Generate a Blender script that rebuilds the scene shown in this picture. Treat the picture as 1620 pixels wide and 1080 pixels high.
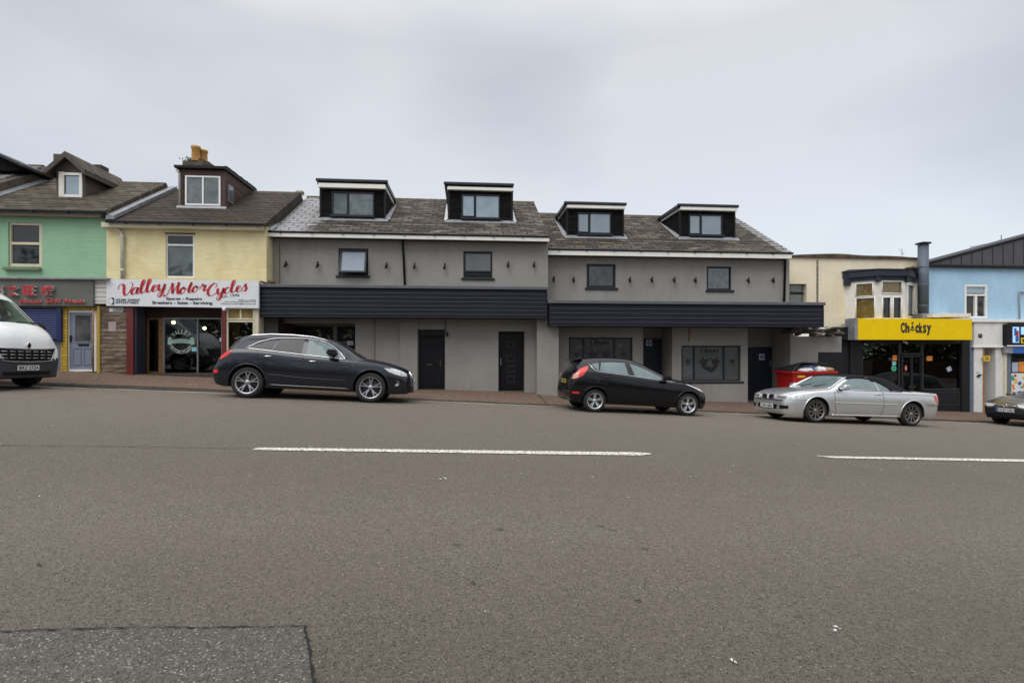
import bpy, bmesh, math, random
from mathutils import Vector, Matrix
random.seed(7)
R = math.radians
scene = bpy.context.scene
for o in list(bpy.data.objects): bpy.data.objects.remove(o)
COL = scene.collection

# ------------------------------------------------------------------ camera
EYE, PSI, FOC, HOR = 1.6, R(5.0), 810.0, 550.0
cam_d = bpy.data.cameras.new('camera'); cam = bpy.data.objects.new('camera', cam_d); COL.objects.link(cam)
cam.location = (0, 0, EYE); cam.rotation_euler = (R(90), 0, -PSI)
cam_d.sensor_width = 36; cam_d.lens = 18; cam_d.shift_y = 10/1620
cam_d.clip_start = .05; cam_d.clip_end = 2000
scene.camera = cam

# ------------------------------------------------------------------ world: overcast sky
SUN_EL, SUN_AZ = 52, 215
w = bpy.data.worlds.new('World'); scene.world = w; w.use_nodes = True
nt = w.node_tree; nt.nodes.clear(); L = nt.links.new
out = nt.nodes.new('ShaderNodeOutputWorld')
sky = nt.nodes.new('ShaderNodeTexSky'); sky.sky_type = 'NISHITA'; sky.sun_disc = False
sky.sun_elevation = R(SUN_EL); sky.sun_rotation = R(SUN_AZ)
b1 = nt.nodes.new('ShaderNodeBackground'); b1.inputs[1].default_value = .05
L(sky.outputs[0], b1.inputs[0])
tc = nt.nodes.new('ShaderNodeTexCoord'); mp = nt.nodes.new('ShaderNodeMapping')
mp.inputs['Scale'].default_value = (1.0, 1.0, 2.2); L(tc.outputs['Generated'], mp.inputs[0])
nz = nt.nodes.new('ShaderNodeTexNoise'); nz.inputs['Scale'].default_value = 1.5; nz.inputs['Detail'].default_value = 4
nz.inputs['Roughness'].default_value = .42; L(mp.outputs[0], nz.inputs[0])
cr = nt.nodes.new('ShaderNodeValToRGB'); L(nz.outputs[0], cr.inputs[0])
cr.color_ramp.elements[0].position = .40; cr.color_ramp.elements[0].color = (.475, .475, .475, 1)
cr.color_ramp.elements[1].position = .60; cr.color_ramp.elements[1].color = (.645, .635, .62, 1)
sx = nt.nodes.new('ShaderNodeSeparateXYZ'); L(tc.outputs['Generated'], sx.inputs[0])
mr = nt.nodes.new('ShaderNodeMapRange'); L(sx.outputs[2], mr.inputs[0])
mr.inputs[1].default_value = .5; mr.inputs[2].default_value = .95; mr.inputs[3].default_value = 1.0; mr.inputs[4].default_value = 3.0
# brighter band near the horizon
mh = nt.nodes.new('ShaderNodeMapRange'); L(sx.outputs[2], mh.inputs[0])
mh.inputs[1].default_value = .15; mh.inputs[2].default_value = .55; mh.inputs[3].default_value = .96; mh.inputs[4].default_value = 1.0
m2 = nt.nodes.new('ShaderNodeMath'); m2.operation = 'MULTIPLY'; L(mr.outputs[0], m2.inputs[0]); L(mh.outputs[0], m2.inputs[1])
b2 = nt.nodes.new('ShaderNodeBackground'); L(cr.outputs[0], b2.inputs[0]); L(m2.outputs[0], b2.inputs[1])
ad = nt.nodes.new('ShaderNodeAddShader'); L(b1.outputs[0], ad.inputs[0]); L(b2.outputs[0], ad.inputs[1]); L(ad.outputs[0], out.inputs[0])

sd = bpy.data.lights.new('sun', 'SUN'); sd.energy = 1.45; sd.angle = R(40); sd.color = (1, .955, .88)
sun = bpy.data.objects.new('sun', sd); COL.objects.link(sun)
sun.rotation_euler = (R(90-SUN_EL), 0, R(-35))    # high, from behind the camera and to its left
scene.view_settings.view_transform = 'Standard'; scene.view_settings.look = 'None'
scene.view_settings.exposure = 0; scene.view_settings.gamma = 1

# ------------------------------------------------------------------ pixel -> place helpers (1620 x 1080 photograph)
cP, sP = math.cos(PSI), math.sin(PSI)
def ray(px, py):
    u = (px-810)/FOC; v = (HOR-py)/FOC
    return Vector((u*cP+sP, -u*sP+cP, v))
def at(px, py, Y):
    d = ray(px, py); t = Y/d.y; return Vector((d.x*t, Y, EYE+d.z*t))
def X(px, Y): return at(px, HOR, Y).x
def Z(px, py, Y): return at(px, py, Y).z
def lerp(a, b, t): return a+(b-a)*t
def tab(pts, x):
    if x <= pts[0][0]:
        (a, b), (c, d) = pts[0], pts[1]; return b+(d-b)*(x-a)/(c-a)
    for (a, b), (c, d) in zip(pts, pts[1:]):
        if x <= c: return b+(d-b)*(x-a)/(c-a)
    (a, b), (c, d) = pts[-2], pts[-1]; return d+(d-b)*(x-c)/(c-a)

# ------------------------------------------------------------------ materials
def newmat(name):
    m = bpy.data.materials.new(name); m.use_nodes = True
    return m, m.node_tree, m.node_tree.nodes['Principled BSDF']
def N(t, kind, **kw):
    n = t.nodes.new('ShaderNode'+kind)
    for k, v in kw.items():
        if k.startswith('i_'): n.inputs[k[2:].replace('_', ' ')].default_value = v
        elif k.startswith('n_'): n.inputs[int(k[2:])].default_value = v
        else: setattr(n, k, v)
    return n
def c4(c): return (c[0], c[1], c[2], 1)
def coords(t, swap=None, scale=(1, 1, 1)):
    tc = N(t, 'TexCoord'); s = N(t, 'SeparateXYZ'); t.links.new(tc.outputs['Object'], s.inputs[0])
    c = N(t, 'CombineXYZ')
    order = swap or 'XYZ'
    for i, a in enumerate(order):
        if a in 'XYZ': t.links.new(s.outputs['XYZ'.index(a)], c.inputs[i])
    m = N(t, 'Mapping'); m.inputs['Scale'].default_value = scale; t.links.new(c.outputs[0], m.inputs[0])
    return m.outputs[0]
def noise(t, co, scale, detail=3, rough=.55):
    n = N(t, 'TexNoise'); n.inputs['Scale'].default_value = scale; n.inputs['Detail'].default_value = detail
    n.inputs['Roughness'].default_value = rough; t.links.new(co, n.inputs['Vector']); return n.outputs[0]
def ramp(t, fac, stops):
    r = N(t, 'ValToRGB'); e = r.color_ramp.elements
    while len(e) < len(stops): e.new(.5)
    for k, (p, c) in enumerate(stops): e[k].position = p; e[k].color = c4(c) if not isinstance(c, (int, float)) else (c, c, c, 1)
    t.links.new(fac, r.inputs[0]); return r.outputs[0]
def mixc(t, fac, a, b, mode='MIX'):
    m = N(t, 'Mix', data_type='RGBA', blend_type=mode)
    for i, v in ((0, fac), (6, a), (7, b)):
        if isinstance(v, (int, float)): m.inputs[i].default_value = v
        elif isinstance(v, tuple): m.inputs[i].default_value = c4(v)
        else: t.links.new(v, m.inputs[i])
    return m.outputs[2]
def bump(t, bs, h, strength, dist=.01):
    b = N(t, 'Bump'); b.inputs['Strength'].default_value = strength; b.inputs['Distance'].default_value = dist
    t.links.new(h, b.inputs['Height']); t.links.new(b.outputs[0], bs.inputs['Normal'])
def plain(name, col, rough=.5, metal=0, var=.12, vs=3.0, bmp=0, bs_=40, coat=0, spec=.5):
    m, t, b = newmat(name)
    co = coords(t)
    n = noise(t, co, vs, 4)
    lo = tuple(c*(1-var) for c in col); hi = tuple(min(1, c*(1+var)) for c in col)
    t.links.new(ramp(t, n, [(.3, lo), (.7, hi)]), b.inputs['Base Color'])
    b.inputs['Roughness'].default_value = rough; b.inputs['Metallic'].default_value = metal
    b.inputs['Coat Weight'].default_value = coat; b.inputs['Coat Roughness'].default_value = .03
    b.inputs['Specular IOR Level'].default_value = spec
    if bmp: bump(t, b, noise(t, co, bs_, 4), bmp, .01)
    return m
def emit(name, col, s):
    m, t, b = newmat(name); b.inputs['Emission Color'].default_value = c4(col); b.inputs['Emission Strength'].default_value = s
    b.inputs['Base Color'].default_value = c4(col); return m

def render_wall(name, col, stain=(.10, .085, .07), rough=.85):
    m, t, b = newmat(name); co = coords(t)
    n1 = noise(t, co, .7, 5, .6); n2 = noise(t, co, 9, 5, .65)
    base = ramp(t, n1, [(.3, tuple(c*.80 for c in col)), (.7, tuple(c*1.13 for c in col))])
    base = mixc(t, .35, base, ramp(t, n2, [(.3, tuple(c*.8 for c in col)), (.75, tuple(c*1.2 for c in col))]))
    co2 = coords(t, 'XYZ', (2.0, 1, .5)); n3 = noise(t, co2, 1.3, 5, .6)
    f = ramp(t, n3, [(.50, 0.0), (.80, .26)])
    base = mixc(t, f, base, stain)
    t.links.new(base, b.inputs['Base Color']); b.inputs['Roughness'].default_value = rough
    bump(t, b, noise(t, co, 60, 5, .7), .35, .006)
    return m
def brick_wall(name, col, mortar, sw=.225, spec=.4, sh=.075, cvar=.18, bmp=.6, stain=None, mort=.010, dirt=.5):
    m, t, b = newmat(name); co = coords(t, 'XZY')
    br = N(t, 'TexBrick'); t.links.new(co, br.inputs['Vector'])
    br.inputs['Scale'].default_value = 1; br.inputs['Brick Width'].default_value = sw; br.inputs['Row Height'].default_value = sh
    br.inputs['Mortar Size'].default_value = mort; br.inputs['Mortar Smooth'].default_value = .6
    br.inputs['Color1'].default_value = c4(tuple(c*(1-cvar) for c in col)); br.inputs['Color2'].default_value = c4(tuple(min(1, c*(1+cvar)) for c in col))
    br.inputs['Mortar'].default_value = c4(mortar)
    n1 = noise(t, coords(t), 1.1, 6, .6)
    c = mixc(t, ramp(t, n1, [(.45, 0.0), (.75, dirt)]), br.outputs[0], stain or tuple(x*.55 for x in col))
    t.links.new(c, b.inputs['Base Color']); b.inputs['Roughness'].default_value = .8; b.inputs['Specular IOR Level'].default_value = spec
    inv = N(t, 'Math', operation='SUBTRACT'); inv.inputs[0].default_value = 1; t.links.new(br.outputs['Fac'], inv.inputs[1])
    ad = N(t, 'Math', operation='MULTIPLY_ADD'); t.links.new(noise(t, coords(t), 25, 5), ad.inputs[0]); ad.inputs[1].default_value = .6
    t.links.new(inv.outputs[0], ad.inputs[2]); bump(t, b, ad.outputs[0], bmp, .012)
    return m
def slate(name, c1, c2, patch, pthr=.62, rough=.8, sw=.40, sh=.24, sheen_x=None):
    """courses of slates: tone changes slate by slate, some paler, one end painted with sky sheen, moss between"""
    m, t, b = newmat(name); co = coords(t, 'XYZ', (1, 1.16, 0))
    br = N(t, 'TexBrick'); t.links.new(co, br.inputs['Vector'])
    for k, v in (('Scale', 1), ('Brick Width', sw), ('Row Height', sh), ('Mortar Size', .022), ('Mortar Smooth', .2), ('Bias', -.1)): br.inputs[k].default_value = v
    br.inputs['Color1'].default_value = c4(c1); br.inputs['Color2'].default_value = c4(c2); br.inputs['Mortar'].default_value = c4(tuple(x*.25 for x in c1))
    co3 = coords(t, 'XYZ', (1.2, 6.5, 0)); n1 = noise(t, co3, 1.0, 3, .5)
    c = mixc(t, ramp(t, n1, [(pthr, 0.0), (pthr+.05, .75)]), br.outputs[0], patch)
    n2 = noise(t, coords(t), .9, 5, .6)
    c = mixc(t, ramp(t, n2, [(.42, 0.0), (.7, .55)]), c, tuple(x*.55 for x in c1))
    n3 = noise(t, coords(t), 14, 4, .7)
    c = mixc(t, ramp(t, n3, [(.35, .5), (.65, 0.0)]), c, (.045, .04, .03))
    n4 = noise(t, coords(t, 'XYZ', (.9, 5.0, 0)), 2.3, 4, .65); c = mixc(t, ramp(t, n4, [(.36, .75), (.5, 0.0)]), c, (.030, .025, .02))
    if sheen_x:  # sky reflection painted into the slate colour by position
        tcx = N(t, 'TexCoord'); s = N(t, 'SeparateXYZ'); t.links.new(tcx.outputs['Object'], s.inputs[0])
        q = N(t, 'Math', operation='MULTIPLY_ADD'); t.links.new(s.outputs[1], q.inputs[0]); q.inputs[1].default_value = sheen_x[1]; t.links.new(s.outputs[0], q.inputs[2])
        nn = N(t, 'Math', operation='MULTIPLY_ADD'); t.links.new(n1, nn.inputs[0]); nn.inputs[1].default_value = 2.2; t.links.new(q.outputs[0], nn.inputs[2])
        f = N(t, 'MapRange'); t.links.new(nn.outputs[0], f.inputs[0]); f.inputs[1].default_value = sheen_x[0]; f.inputs[2].default_value = sheen_x[0]-.5
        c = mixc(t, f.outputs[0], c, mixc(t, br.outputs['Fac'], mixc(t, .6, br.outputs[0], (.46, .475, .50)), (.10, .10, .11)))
    t.links.new(c, b.inputs['Base Color']); b.inputs['Roughness'].default_value = rough; b.inputs['Specular IOR Level'].default_value = .25
    inv = N(t, 'Math', operation='SUBTRACT'); inv.inputs[0].default_value = 1; t.links.new(br.outputs['Fac'], inv.inputs[1])
    ad = N(t, 'Math', operation='MULTIPLY_ADD'); t.links.new(n3, ad.inputs[0]); ad.inputs[1].default_value = .5; t.links.new(inv.outputs[0], ad.inputs[2])
    bump(t, b, ad.outputs[0], .8, .02)
    return m
def boards(name, cols, bh=.12, rough=.8):
    """weathered horizontal boards"""
    m, t, b = newmat(name)
    co = coords(t, 'XYZ', (2.6, 1, 13)); n = noise(t, co, 1.0, 5, .7)
    big = noise(t, coords(t), 1.6, 3)
    c = ramp(t, n, [(.25, cols[0]), (.45, cols[1]), (.6, cols[2]), (.75, cols[3])])
    c = mixc(t, ramp(t, big, [(.4, 0.0), (.65, .6)]), c, cols[0])
    co2 = coords(t, 'XZY'); br = N(t, 'TexBrick'); t.links.new(co2, br.inputs['Vector'])
    for k, v in (('Scale', 1), ('Brick Width', 6), ('Row Height', bh), ('Mortar Size', .007), ('Mortar Smooth', .1)): br.inputs[k].default_value = v
    c = mixc(t, br.outputs['Fac'], c, (.015, .012, .01))
    t.links.new(c, b.inputs['Base Color']); b.inputs['Roughness'].default_value = rough
    bump(t, b, n, .6, .02); return m
def asphalt(name, lo, hi, chips, chip_amt, sc=55, pits=.9, rough=.9, lanes=None):
    m, t, b = newmat(name); co = coords(t)
    big = noise(t, co, .22, 4, .55); mid = noise(t, co, 2.2, 5, .6); fine = noise(t, co, sc, 4, .8)
    c = ramp(t, big, [(.3, tuple(x*.78 for x in lo)), (.7, tuple(x*1.16 for x in lo))])
    c = mixc(t, .45, c, ramp(t, mid, [(.3, tuple(x*.8 for x in lo)), (.7, tuple(x*1.18 for x in lo))]))
    c = mixc(t, ramp(t, fine, [(.42, 0.0), (.62, .85)]), c, hi)
    v = N(t, 'TexVoronoi'); v.inputs['Scale'].default_value = sc*1.2; t.links.new(co, v.inputs['Vector'])
    sep = N(t, 'SeparateColor'); t.links.new(v.outputs['Color'], sep.inputs[0])
    c = mixc(t, ramp(t, sep.outputs[0], [(1-chip_amt-.02, 0.0), (1-chip_amt, 1.0)]), c, chips)
    c = mixc(t, ramp(t, sep.outputs[1], [(.72, 0.0), (.84, pits)]), c, tuple(x*.3 for x in lo))
    cl = noise(t, co, sc*.45, 3, .7)
    c = mixc(t, ramp(t, noise(t, coords(t, 'XYZ', (1, 1.6, 1)), .9, 3, .5), [(.35, .30), (.65, 0.0)]), c, (lo[0]*1.05, lo[1]*.98, lo[2]*1.06))
    c = mixc(t, ramp(t, noise(t, co, sc*.3, 4, .8), [(.5, 0.0), (.68, .55)]), c, tuple(x*1.25 for x in hi))
    c = mixc(t, ramp(t, cl, [(.30, .75), (.42, 0.0)]), c, tuple(x*.42 for x in lo))
    # the wheel tracks are paler, crown dirtier; near lane darkened as painted light falloff
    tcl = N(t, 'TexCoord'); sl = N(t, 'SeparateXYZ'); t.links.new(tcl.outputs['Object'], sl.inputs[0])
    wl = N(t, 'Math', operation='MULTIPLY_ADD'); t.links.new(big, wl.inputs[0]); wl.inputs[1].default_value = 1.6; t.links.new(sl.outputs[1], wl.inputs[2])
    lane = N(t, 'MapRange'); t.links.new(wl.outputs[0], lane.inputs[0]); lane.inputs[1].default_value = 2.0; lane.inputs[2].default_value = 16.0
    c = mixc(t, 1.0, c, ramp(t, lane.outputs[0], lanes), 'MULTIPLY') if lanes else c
    t.links.new(c, b.inputs['Base Color']); b.inputs['Roughness'].default_value = rough
    b.inputs['Specular IOR Level'].default_value = .5
    ad = N(t, 'Math', operation='ADD'); t.links.new(fine, ad.inputs[0]); t.links.new(v.outputs['Distance'], ad.inputs[1])
    bump(t, b, ad.outputs[0], .7, .008)
    return m
def glass_dark(name, col, rough=.03, spec=.5, var=.35, vs=2.0, coat=.6):
    """a pane with a dim room, blind or curtain right behind it: coloured by what is behind, some by painted reflections, mirror-smooth in front"""
    m, t, b = newmat(name); co = coords(t)
    n = noise(t, co, vs, 4, .55)
    c = ramp(t, n, [(.3, tuple(x*(1-var) for x in col)), (.7, tuple(x*(1+var) for x in col))])
    t.links.new(c, b.inputs['Base Color']); b.inputs['Roughness'].default_value = rough; b.inputs['Specular IOR Level'].default_value = spec
    b.inputs['Coat Weight'].default_value = coat; b.inputs['Coat Roughness'].default_value = .01
    return m
def clear_glass(name, tint=(.75, .8, .8), f0=.02):
    m, t, b = newmat(name); t.nodes.remove(b)
    o = t.nodes['Material Output']; g = N(t, 'BsdfGlossy'); g.inputs['Roughness'].default_value = .01
    tr = N(t, 'BsdfTransparent'); tr.inputs[0].default_value = c4(tint)
    fr = N(t, 'Fresnel'); fr.inputs[0].default_value = 1.55
    ad = N(t, 'Math', operation='ADD'); ad.inputs[1].default_value = f0; t.links.new(fr.outputs[0], ad.inputs[0])
    mx = N(t, 'MixShader'); t.links.new(ad.outputs[0], mx.inputs[0]); t.links.new(tr.outputs[0], mx.inputs[1]); t.links.new(g.outputs[0], mx.inputs[2])
    t.links.new(mx.outputs[0], o.inputs[0]); return m

M = {}
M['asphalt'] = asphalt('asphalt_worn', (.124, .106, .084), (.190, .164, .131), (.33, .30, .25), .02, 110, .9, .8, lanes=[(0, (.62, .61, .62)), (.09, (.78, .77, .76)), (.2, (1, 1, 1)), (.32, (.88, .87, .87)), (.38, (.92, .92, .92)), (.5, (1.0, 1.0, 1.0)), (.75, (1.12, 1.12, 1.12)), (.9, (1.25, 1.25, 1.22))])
M['asphalt_patch'] = asphalt('asphalt_patch', (.080, .072, .062), (.145, .132, .115), (.36, .33, .27), .045, 110, .8, .85)
M['pave'] = asphalt('pavement_red', (.118, .076, .052), (.185, .125, .088), (.30, .24, .19), .04, 30, .5)
M['kerb'] = plain('kerb_stone', (.048, .040, .035), .9, bmp=.4, var=.3, vs=5)
M['gutter'] = plain('gutter_channel', (.235, .212, .172), .9, bmp=.4, var=.3, vs=6)
M['paint'] = None
def paint_mat():
    m, t, b = newmat('road_paint'); co = coords(t)
    n = noise(t, co, 35, 5, .75); n2 = noise(t, coords(t, 'XYZ', (1, 14, 1)), 1.3, 3)
    c = mixc(t, ramp(t, n, [(.44, .95), (.53, 0.0)]), (.78, .76, .68), (.16, .15, .14))
    c = mixc(t, ramp(t, n2, [(.3, .5), (.42, 0.0)]), c, (.36, .34, .30))
    t.links.new(c, b.inputs['Base Color']); b.inputs['Roughness'].default_value = .8; return m
M['paint'] = paint_mat()
M['earth'] = plain('earth', (.12, .11, .09), .95, bmp=.4)
M['grey_render'] = render_wall('grey_render', (.272, .260, .242))
M['grey_render2'] = render_wall('grey_render_low', (.272, .258, .24), (.14, .10, .07))
M['cream_render'] = render_wall('cream_render', (.80, .72, .54), (.30, .24, .14))
M['blue_render'] = render_wall('blue_render', (.38, .58, .75), (.22, .30, .36))
M['white_render'] = render_wall('white_render', (.72, .72, .70), (.35, .33, .30))
M['green_brick'] = brick_wall('green_painted_brick', (.29, .49, .32), (.26, .44, .285), cvar=.04, bmp=.3, dirt=.35, stain=(.17, .29, .19))
M['yellow_brick'] = brick_wall('yellow_painted_brick', (.80, .71, .42), (.74, .64, .36), cvar=.04, bmp=.3, dirt=.6, stain=(.50, .40, .18))
M['yellow_tile'] = brick_wall('yellow_tile', (.55, .36, .06), (.12, .07, .02), sw=.3, sh=.09, cvar=.2)
M['dark_brick'] = brick_wall('dark_brick', (.09, .055, .04), (.05, .04, .035), cvar=.3)
M['stone_party'] = plain('mossy_parapet', (.085, .07, .05), .95, var=.5, vs=3, bmp=.7, bs_=20)
M['slate_old'] = slate('slate_green_roof', (.065, .052, .038), (.19, .155, .115), (.17, .12, .07), .58)
M['slate_brown'] = slate('slate_brown_roof', (.040, .028, .022), (.092, .064, .05), (.12, .06, .04), .6)
M['slate_grey'] = slate('slate_grey_roof', (.050, .041, .034), (.22, .185, .155), (.42, .36, .31), .60, sheen_x=(-1.7, .0))
M['slate_grey2'] = slate('slate_grey_roof_low', (.046, .037, .029), (.20, .17, .135), (.40, .35, .30), .61)
M['slate_pale'] = slate('slate_pale_roof', (.36, .35, .37), (.48, .46, .48), (.5, .5, .5), .5)
M['black_tile'] = brick_wall('black_hung_tile', (.011, .0095, .0105), (.003, .003, .004), spec=.08, sw=.34, sh=.12, cvar=.35, bmp=.5, dirt=.2)
M['black'] = plain('black_trim', (.007, .007, .009), .45, spec=.25)
M['black_gutter'] = plain('black_gutter', (.014, .016, .024), .3)
M['clad'] = plain('anthracite_cladding', (.017, .018, .027), .55, var=.12, vs=.7, spec=.12)
M['clad_edge'] = plain('anthracite_lip', (.075, .08, .10), .4)
M['clad_cap'] = plain('anthracite_cap', (.10, .105, .12), .45)
M['white_trim'] = plain('white_trim', (.80, .79, .73), .5, var=.06)
M['upvc'] = plain('white_upvc', (.80, .80, .78), .35, var=.05)
M['old_white'] = plain('flaking_white', (.72, .70, .65), .7, var=.12, vs=9, bmp=.3)
M['cream_paint'] = plain('cream_paint', (.62, .56, .42), .6, var=.1)
M['anthra'] = plain('anthracite_frame', (.018, .020, .028), .45, spec=.3)
M['navy'] = plain('navy_door', (.018, .021, .034), .5, spec=.25)
M['navy_wood'] = plain('navy_wood', (.018, .020, .040), .6)
M['door_black'] = plain('door_black', (.006, .0055, .008), .45, spec=.25)
M['lead'] = plain('lead_flashing', (.23, .24, .26), .5, var=.25, vs=5)
M['lead_pale'] = plain('pale_flashing', (.52, .54, .57), .45, var=.15, vs=5)
M['pipe_white'] = plain('drainpipe_offwhite', (.50, .48, .42), .6, var=.2, vs=6)
M['rust'] = plain('rust_line', (.16, .09, .04), .9)
M['terracotta'] = plain('terracotta_pot', (.50, .27, .08), .85, var=.25, vs=8)
M['fern'] = plain('fern', (.07, .10, .03), .8)
M['sign_grey'] = plain('sign_grey', (.115, .115, .105), .45, var=.08)
M['sign_white'] = plain('sign_white', (.70, .72, .75), .45, var=.04)
M['sign_red'] = plain('sign_red', (.48, .012, .018), .4)
M['ink'] = plain('sign_ink', (.018, .022, .024), .5)
M['letter_white'] = plain('letter_side', (.75, .72, .68), .5)
M['shutter_blue'] = plain('shutter_blue', (.014, .027, .105), .4)
M['shutter_edge'] = plain('shutter_edge', (.10, .13, .30), .35)
M['dusty_blue'] = plain('dusty_blue_wall', (.13, .16, .22), .7)
M['door_blue'] = plain('door_grey_blue', (.20, .235, .31), .4, var=.05)
M['red_post'] = plain('red_post', (.13, .016, .012), .5)
M['yellow_post'] = plain('yellow_post', (.42, .29, .05), .6)
M['orange_pole'] = plain('rusty_pole', (.32, .15, .05), .7, var=.4, vs=9)
M['planks'] = boards('weathered_boards', [(.05, .035, .025), (.15, .10, .06), (.33, .27, .21), (.46, .42, .36)])
M['white_boards'] = boards('white_boards', [(.50, .48, .43), (.6, .58, .52), (.66, .64, .60), (.7, .68, .64)], .13)
M['wood_warm'] = plain('brown_wood', (.20, .10, .035), .6, var=.35, vs=8)
M['alu'] = plain('aluminium_frame', (.22, .23, .25), .4, .4)
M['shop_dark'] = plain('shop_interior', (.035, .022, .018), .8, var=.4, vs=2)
M['shop_mustard'] = plain('mustard_interior', (.22, .15, .05), .8, var=.3)
M['glass'] = clear_glass('shop_glass')
M['pane_sky'] = glass_dark('pane_sky', (.20, .25, .30), spec=.9, var=.12)  # reflected sky painted into the pane colour
M['pane_open'] = glass_dark('pane_open_sash', (.24, .29, .36), spec=.15, var=.1, coat=0)  # bluish sky reflection put into the base colour, little real gloss
M['pane_light'] = glass_dark('pane_light', (.28, .36, .42), var=.15)  # pale blue of the reflected sky painted in
M['pane_dark'] = glass_dark('pane_dark', (.020, .022, .024), var=.15, coat=.1)
M['pane_trees'] = glass_dark('pane_mottled', (.03, .032, .034), var=.9, vs=5)  # dark mottle painted as tree reflections
M['pane_pale_mottle'] = glass_dark('pane_pale_mottle', (.11, .135, .145), var=.45, vs=4)  # pale mottle painted as reflections of trees and sky
M['pane_grey'] = glass_dark('pane_blind', (.115, .12, .115), var=.2)
M['pane_green'] = glass_dark('pane_curtain', (.075, .095, .095), var=.4, vs=3)
M['pane_frost'] = glass_dark('pane_vinyl', (.075, .08, .082), rough=.3, var=.1)
M['pane_frost_dark'] = glass_dark('pane_vinyl_dark', (.048, .048, .053), rough=.3, var=.1)
M['vinyl_print'] = plain('vinyl_print', (.008, .008, .010), .5)
M['blind_olive'] = glass_dark('pane_blind_olive', (.15, .105, .03), var=.2)
M['shop_yellow'] = plain('sign_yellow', (.84, .57, .0), .6, var=.04, spec=.2)
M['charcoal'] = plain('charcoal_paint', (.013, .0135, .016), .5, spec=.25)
M['charcoal_l'] = plain('charcoal_frame', (.028, .030, .034), .45, spec=.3)
M['steel'] = plain('galvanised_flue', (.10, .125, .16), .6, .15, var=.2, vs=3)
M['gable_clad'] = plain('gable_cladding', (.065, .065, .07), .6, var=.15, vs=1)
M['mould'] = plain('mossy_debris', (.18, .16, .12), .95, var=.7, vs=12, bmp=.8)
M['bin_red'] = plain('bin_red', (.40, .012, .010), .4)
M['plastic_blk'] = plain('black_plastic', (.015, .016, .020), .45)
M['rubbish_w'] = plain('white_bags', (.65, .66, .68), .4, var=.3, vs=9)
M['rubbish_b'] = plain('blue_bags', (.03, .05, .13), .35, var=.4, vs=9)
M['card'] = plain('cardboard', (.38, .24, .12), .8)
M['sticker_y'] = plain('sticker_yellow', (.75, .45, .03), .5)
M['sign_blue'] = plain('sign_blue', (.02, .11, .42), .4)
M['white'] = plain('paper_white', (.72, .72, .72), .6, var=.05)
M['paper_grey'] = plain('paper_faded', (.36, .30, .29), .8)
M['orange'] = plain('orange_sticker', (.80, .25, .02), .5)
M['green_st'] = plain('green_sticker', (.02, .36, .18), .5)
M['cyan_st'] = plain('cyan_sticker', (.25, .62, .68), .5)
M['lilac'] = plain('lilac_paper', (.42, .44, .56), .6)
M['mint'] = plain('mint_vinyl', (.33, .50, .44), .5, var=.08)
M['mint_p'] = plain('pale_vinyl', (.42, .50, .47), .5, var=.08)
M['brass'] = plain('brass', (.07, .06, .04), .5, .4)
M['leaf_y'] = plain('leaf_yellow', (.50, .34, .06), .8, var=.4, vs=20)
M['leaf_b'] = plain('leaf_brown', (.16, .10, .05), .85, var=.5, vs=20)
M['scrap'] = plain('paper_scrap', (.70, .70, .68), .7)
M['bulb'] = emit('lit_bulb', (1, .72, .32), 9)
M['neon_blue'] = emit('neon_blue', (.06, .08, 1), 1.2)
M['neon_red'] = emit('neon_red', (1, .05, .03), .35)
M['box_lit'] = emit('lit_poster', (.35, .6, .9), .5)
# vehicles
M['tyre'] = plain('tyre_rubber', (.014, .014, .015), .75, bmp=.15)
M['alloy'] = plain('alloy', (.55, .56, .58), .28, .85, var=.05)
M['alloy_q'] = plain('alloy_machined', (.42, .42, .44), .32, .85, var=.05)
M['plate_y'] = plain('plate_yellow', (.42, .32, .06), .4)  # yellow dimmed in the colour to stand in for shade
M['alloy_dk'] = plain('alloy_grey', (.22, .21, .20), .35, .8, var=.05)
M['disc'] = plain('brake_dark', (.02, .02, .02), .6)  # plain dark colour of the brake disc
M['arch'] = plain('wheel_arch', (.008, .008, .009), .9)
M['chrome'] = plain('chrome', (.80, .81, .83), .12, 1.0, var=.03)
M['car_glass'] = glass_dark('car_glass', (.15, .20, .21), spec=.3, var=.25, coat=.1)
M['car_glass_dk'] = glass_dark('car_privacy_glass', (.030, .034, .042), spec=.25, var=.2, coat=.05)
M['screen_dk'] = glass_dark('car_windscreen', (.035, .038, .036), spec=.6, var=.3)
M['lamp'] = glass_dark('headlamp_lens', (.55, .57, .58), spec=.8, var=.35, vs=14)
M['lamp_dk'] = glass_dark('headlamp_inner', (.16, .16, .16), spec=.8, var=.5, vs=14)
M['tail_red'] = plain('tail_lens', (.62, .018, .012), .15, coat=.8)
M['tail_pink'] = plain('reverse_lens', (.70, .36, .33), .15, coat=.8)
M['amber'] = plain('amber_lens', (.75, .50, .22), .15, coat=.8)
M['plate_w'] = plain('plate_white', (.66, .67, .66), .4, var=.03)
M['q_paint'] = plain('paint_dark_blue', (.012, .014, .024), .28, .55, coat=.7, var=.03)
M['f_paint'] = plain('paint_black', (.003, .003, .005), .25, .2, coat=.55, spec=.25, var=.03)
M['b_paint'] = plain('paint_silver', (.68, .69, .70), .33, .8, coat=.8, var=.03)
M['v_paint'] = plain('paint_white', (.84, .85, .86), .35, 0, coat=.7, var=.03)
M['g_paint'] = plain('paint_warm_grey', (.20, .19, .165), .33, .7, coat=.8, var=.04)
M['soft_top'] = plain('soft_top', (.020, .020, .022), .95, spec=.05, bmp=.2, bs_=200)
M['bumper'] = plain('grey_bumper', (.045, .048, .058), .6)
M['indigo_bmp'] = M['bumper']

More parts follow.
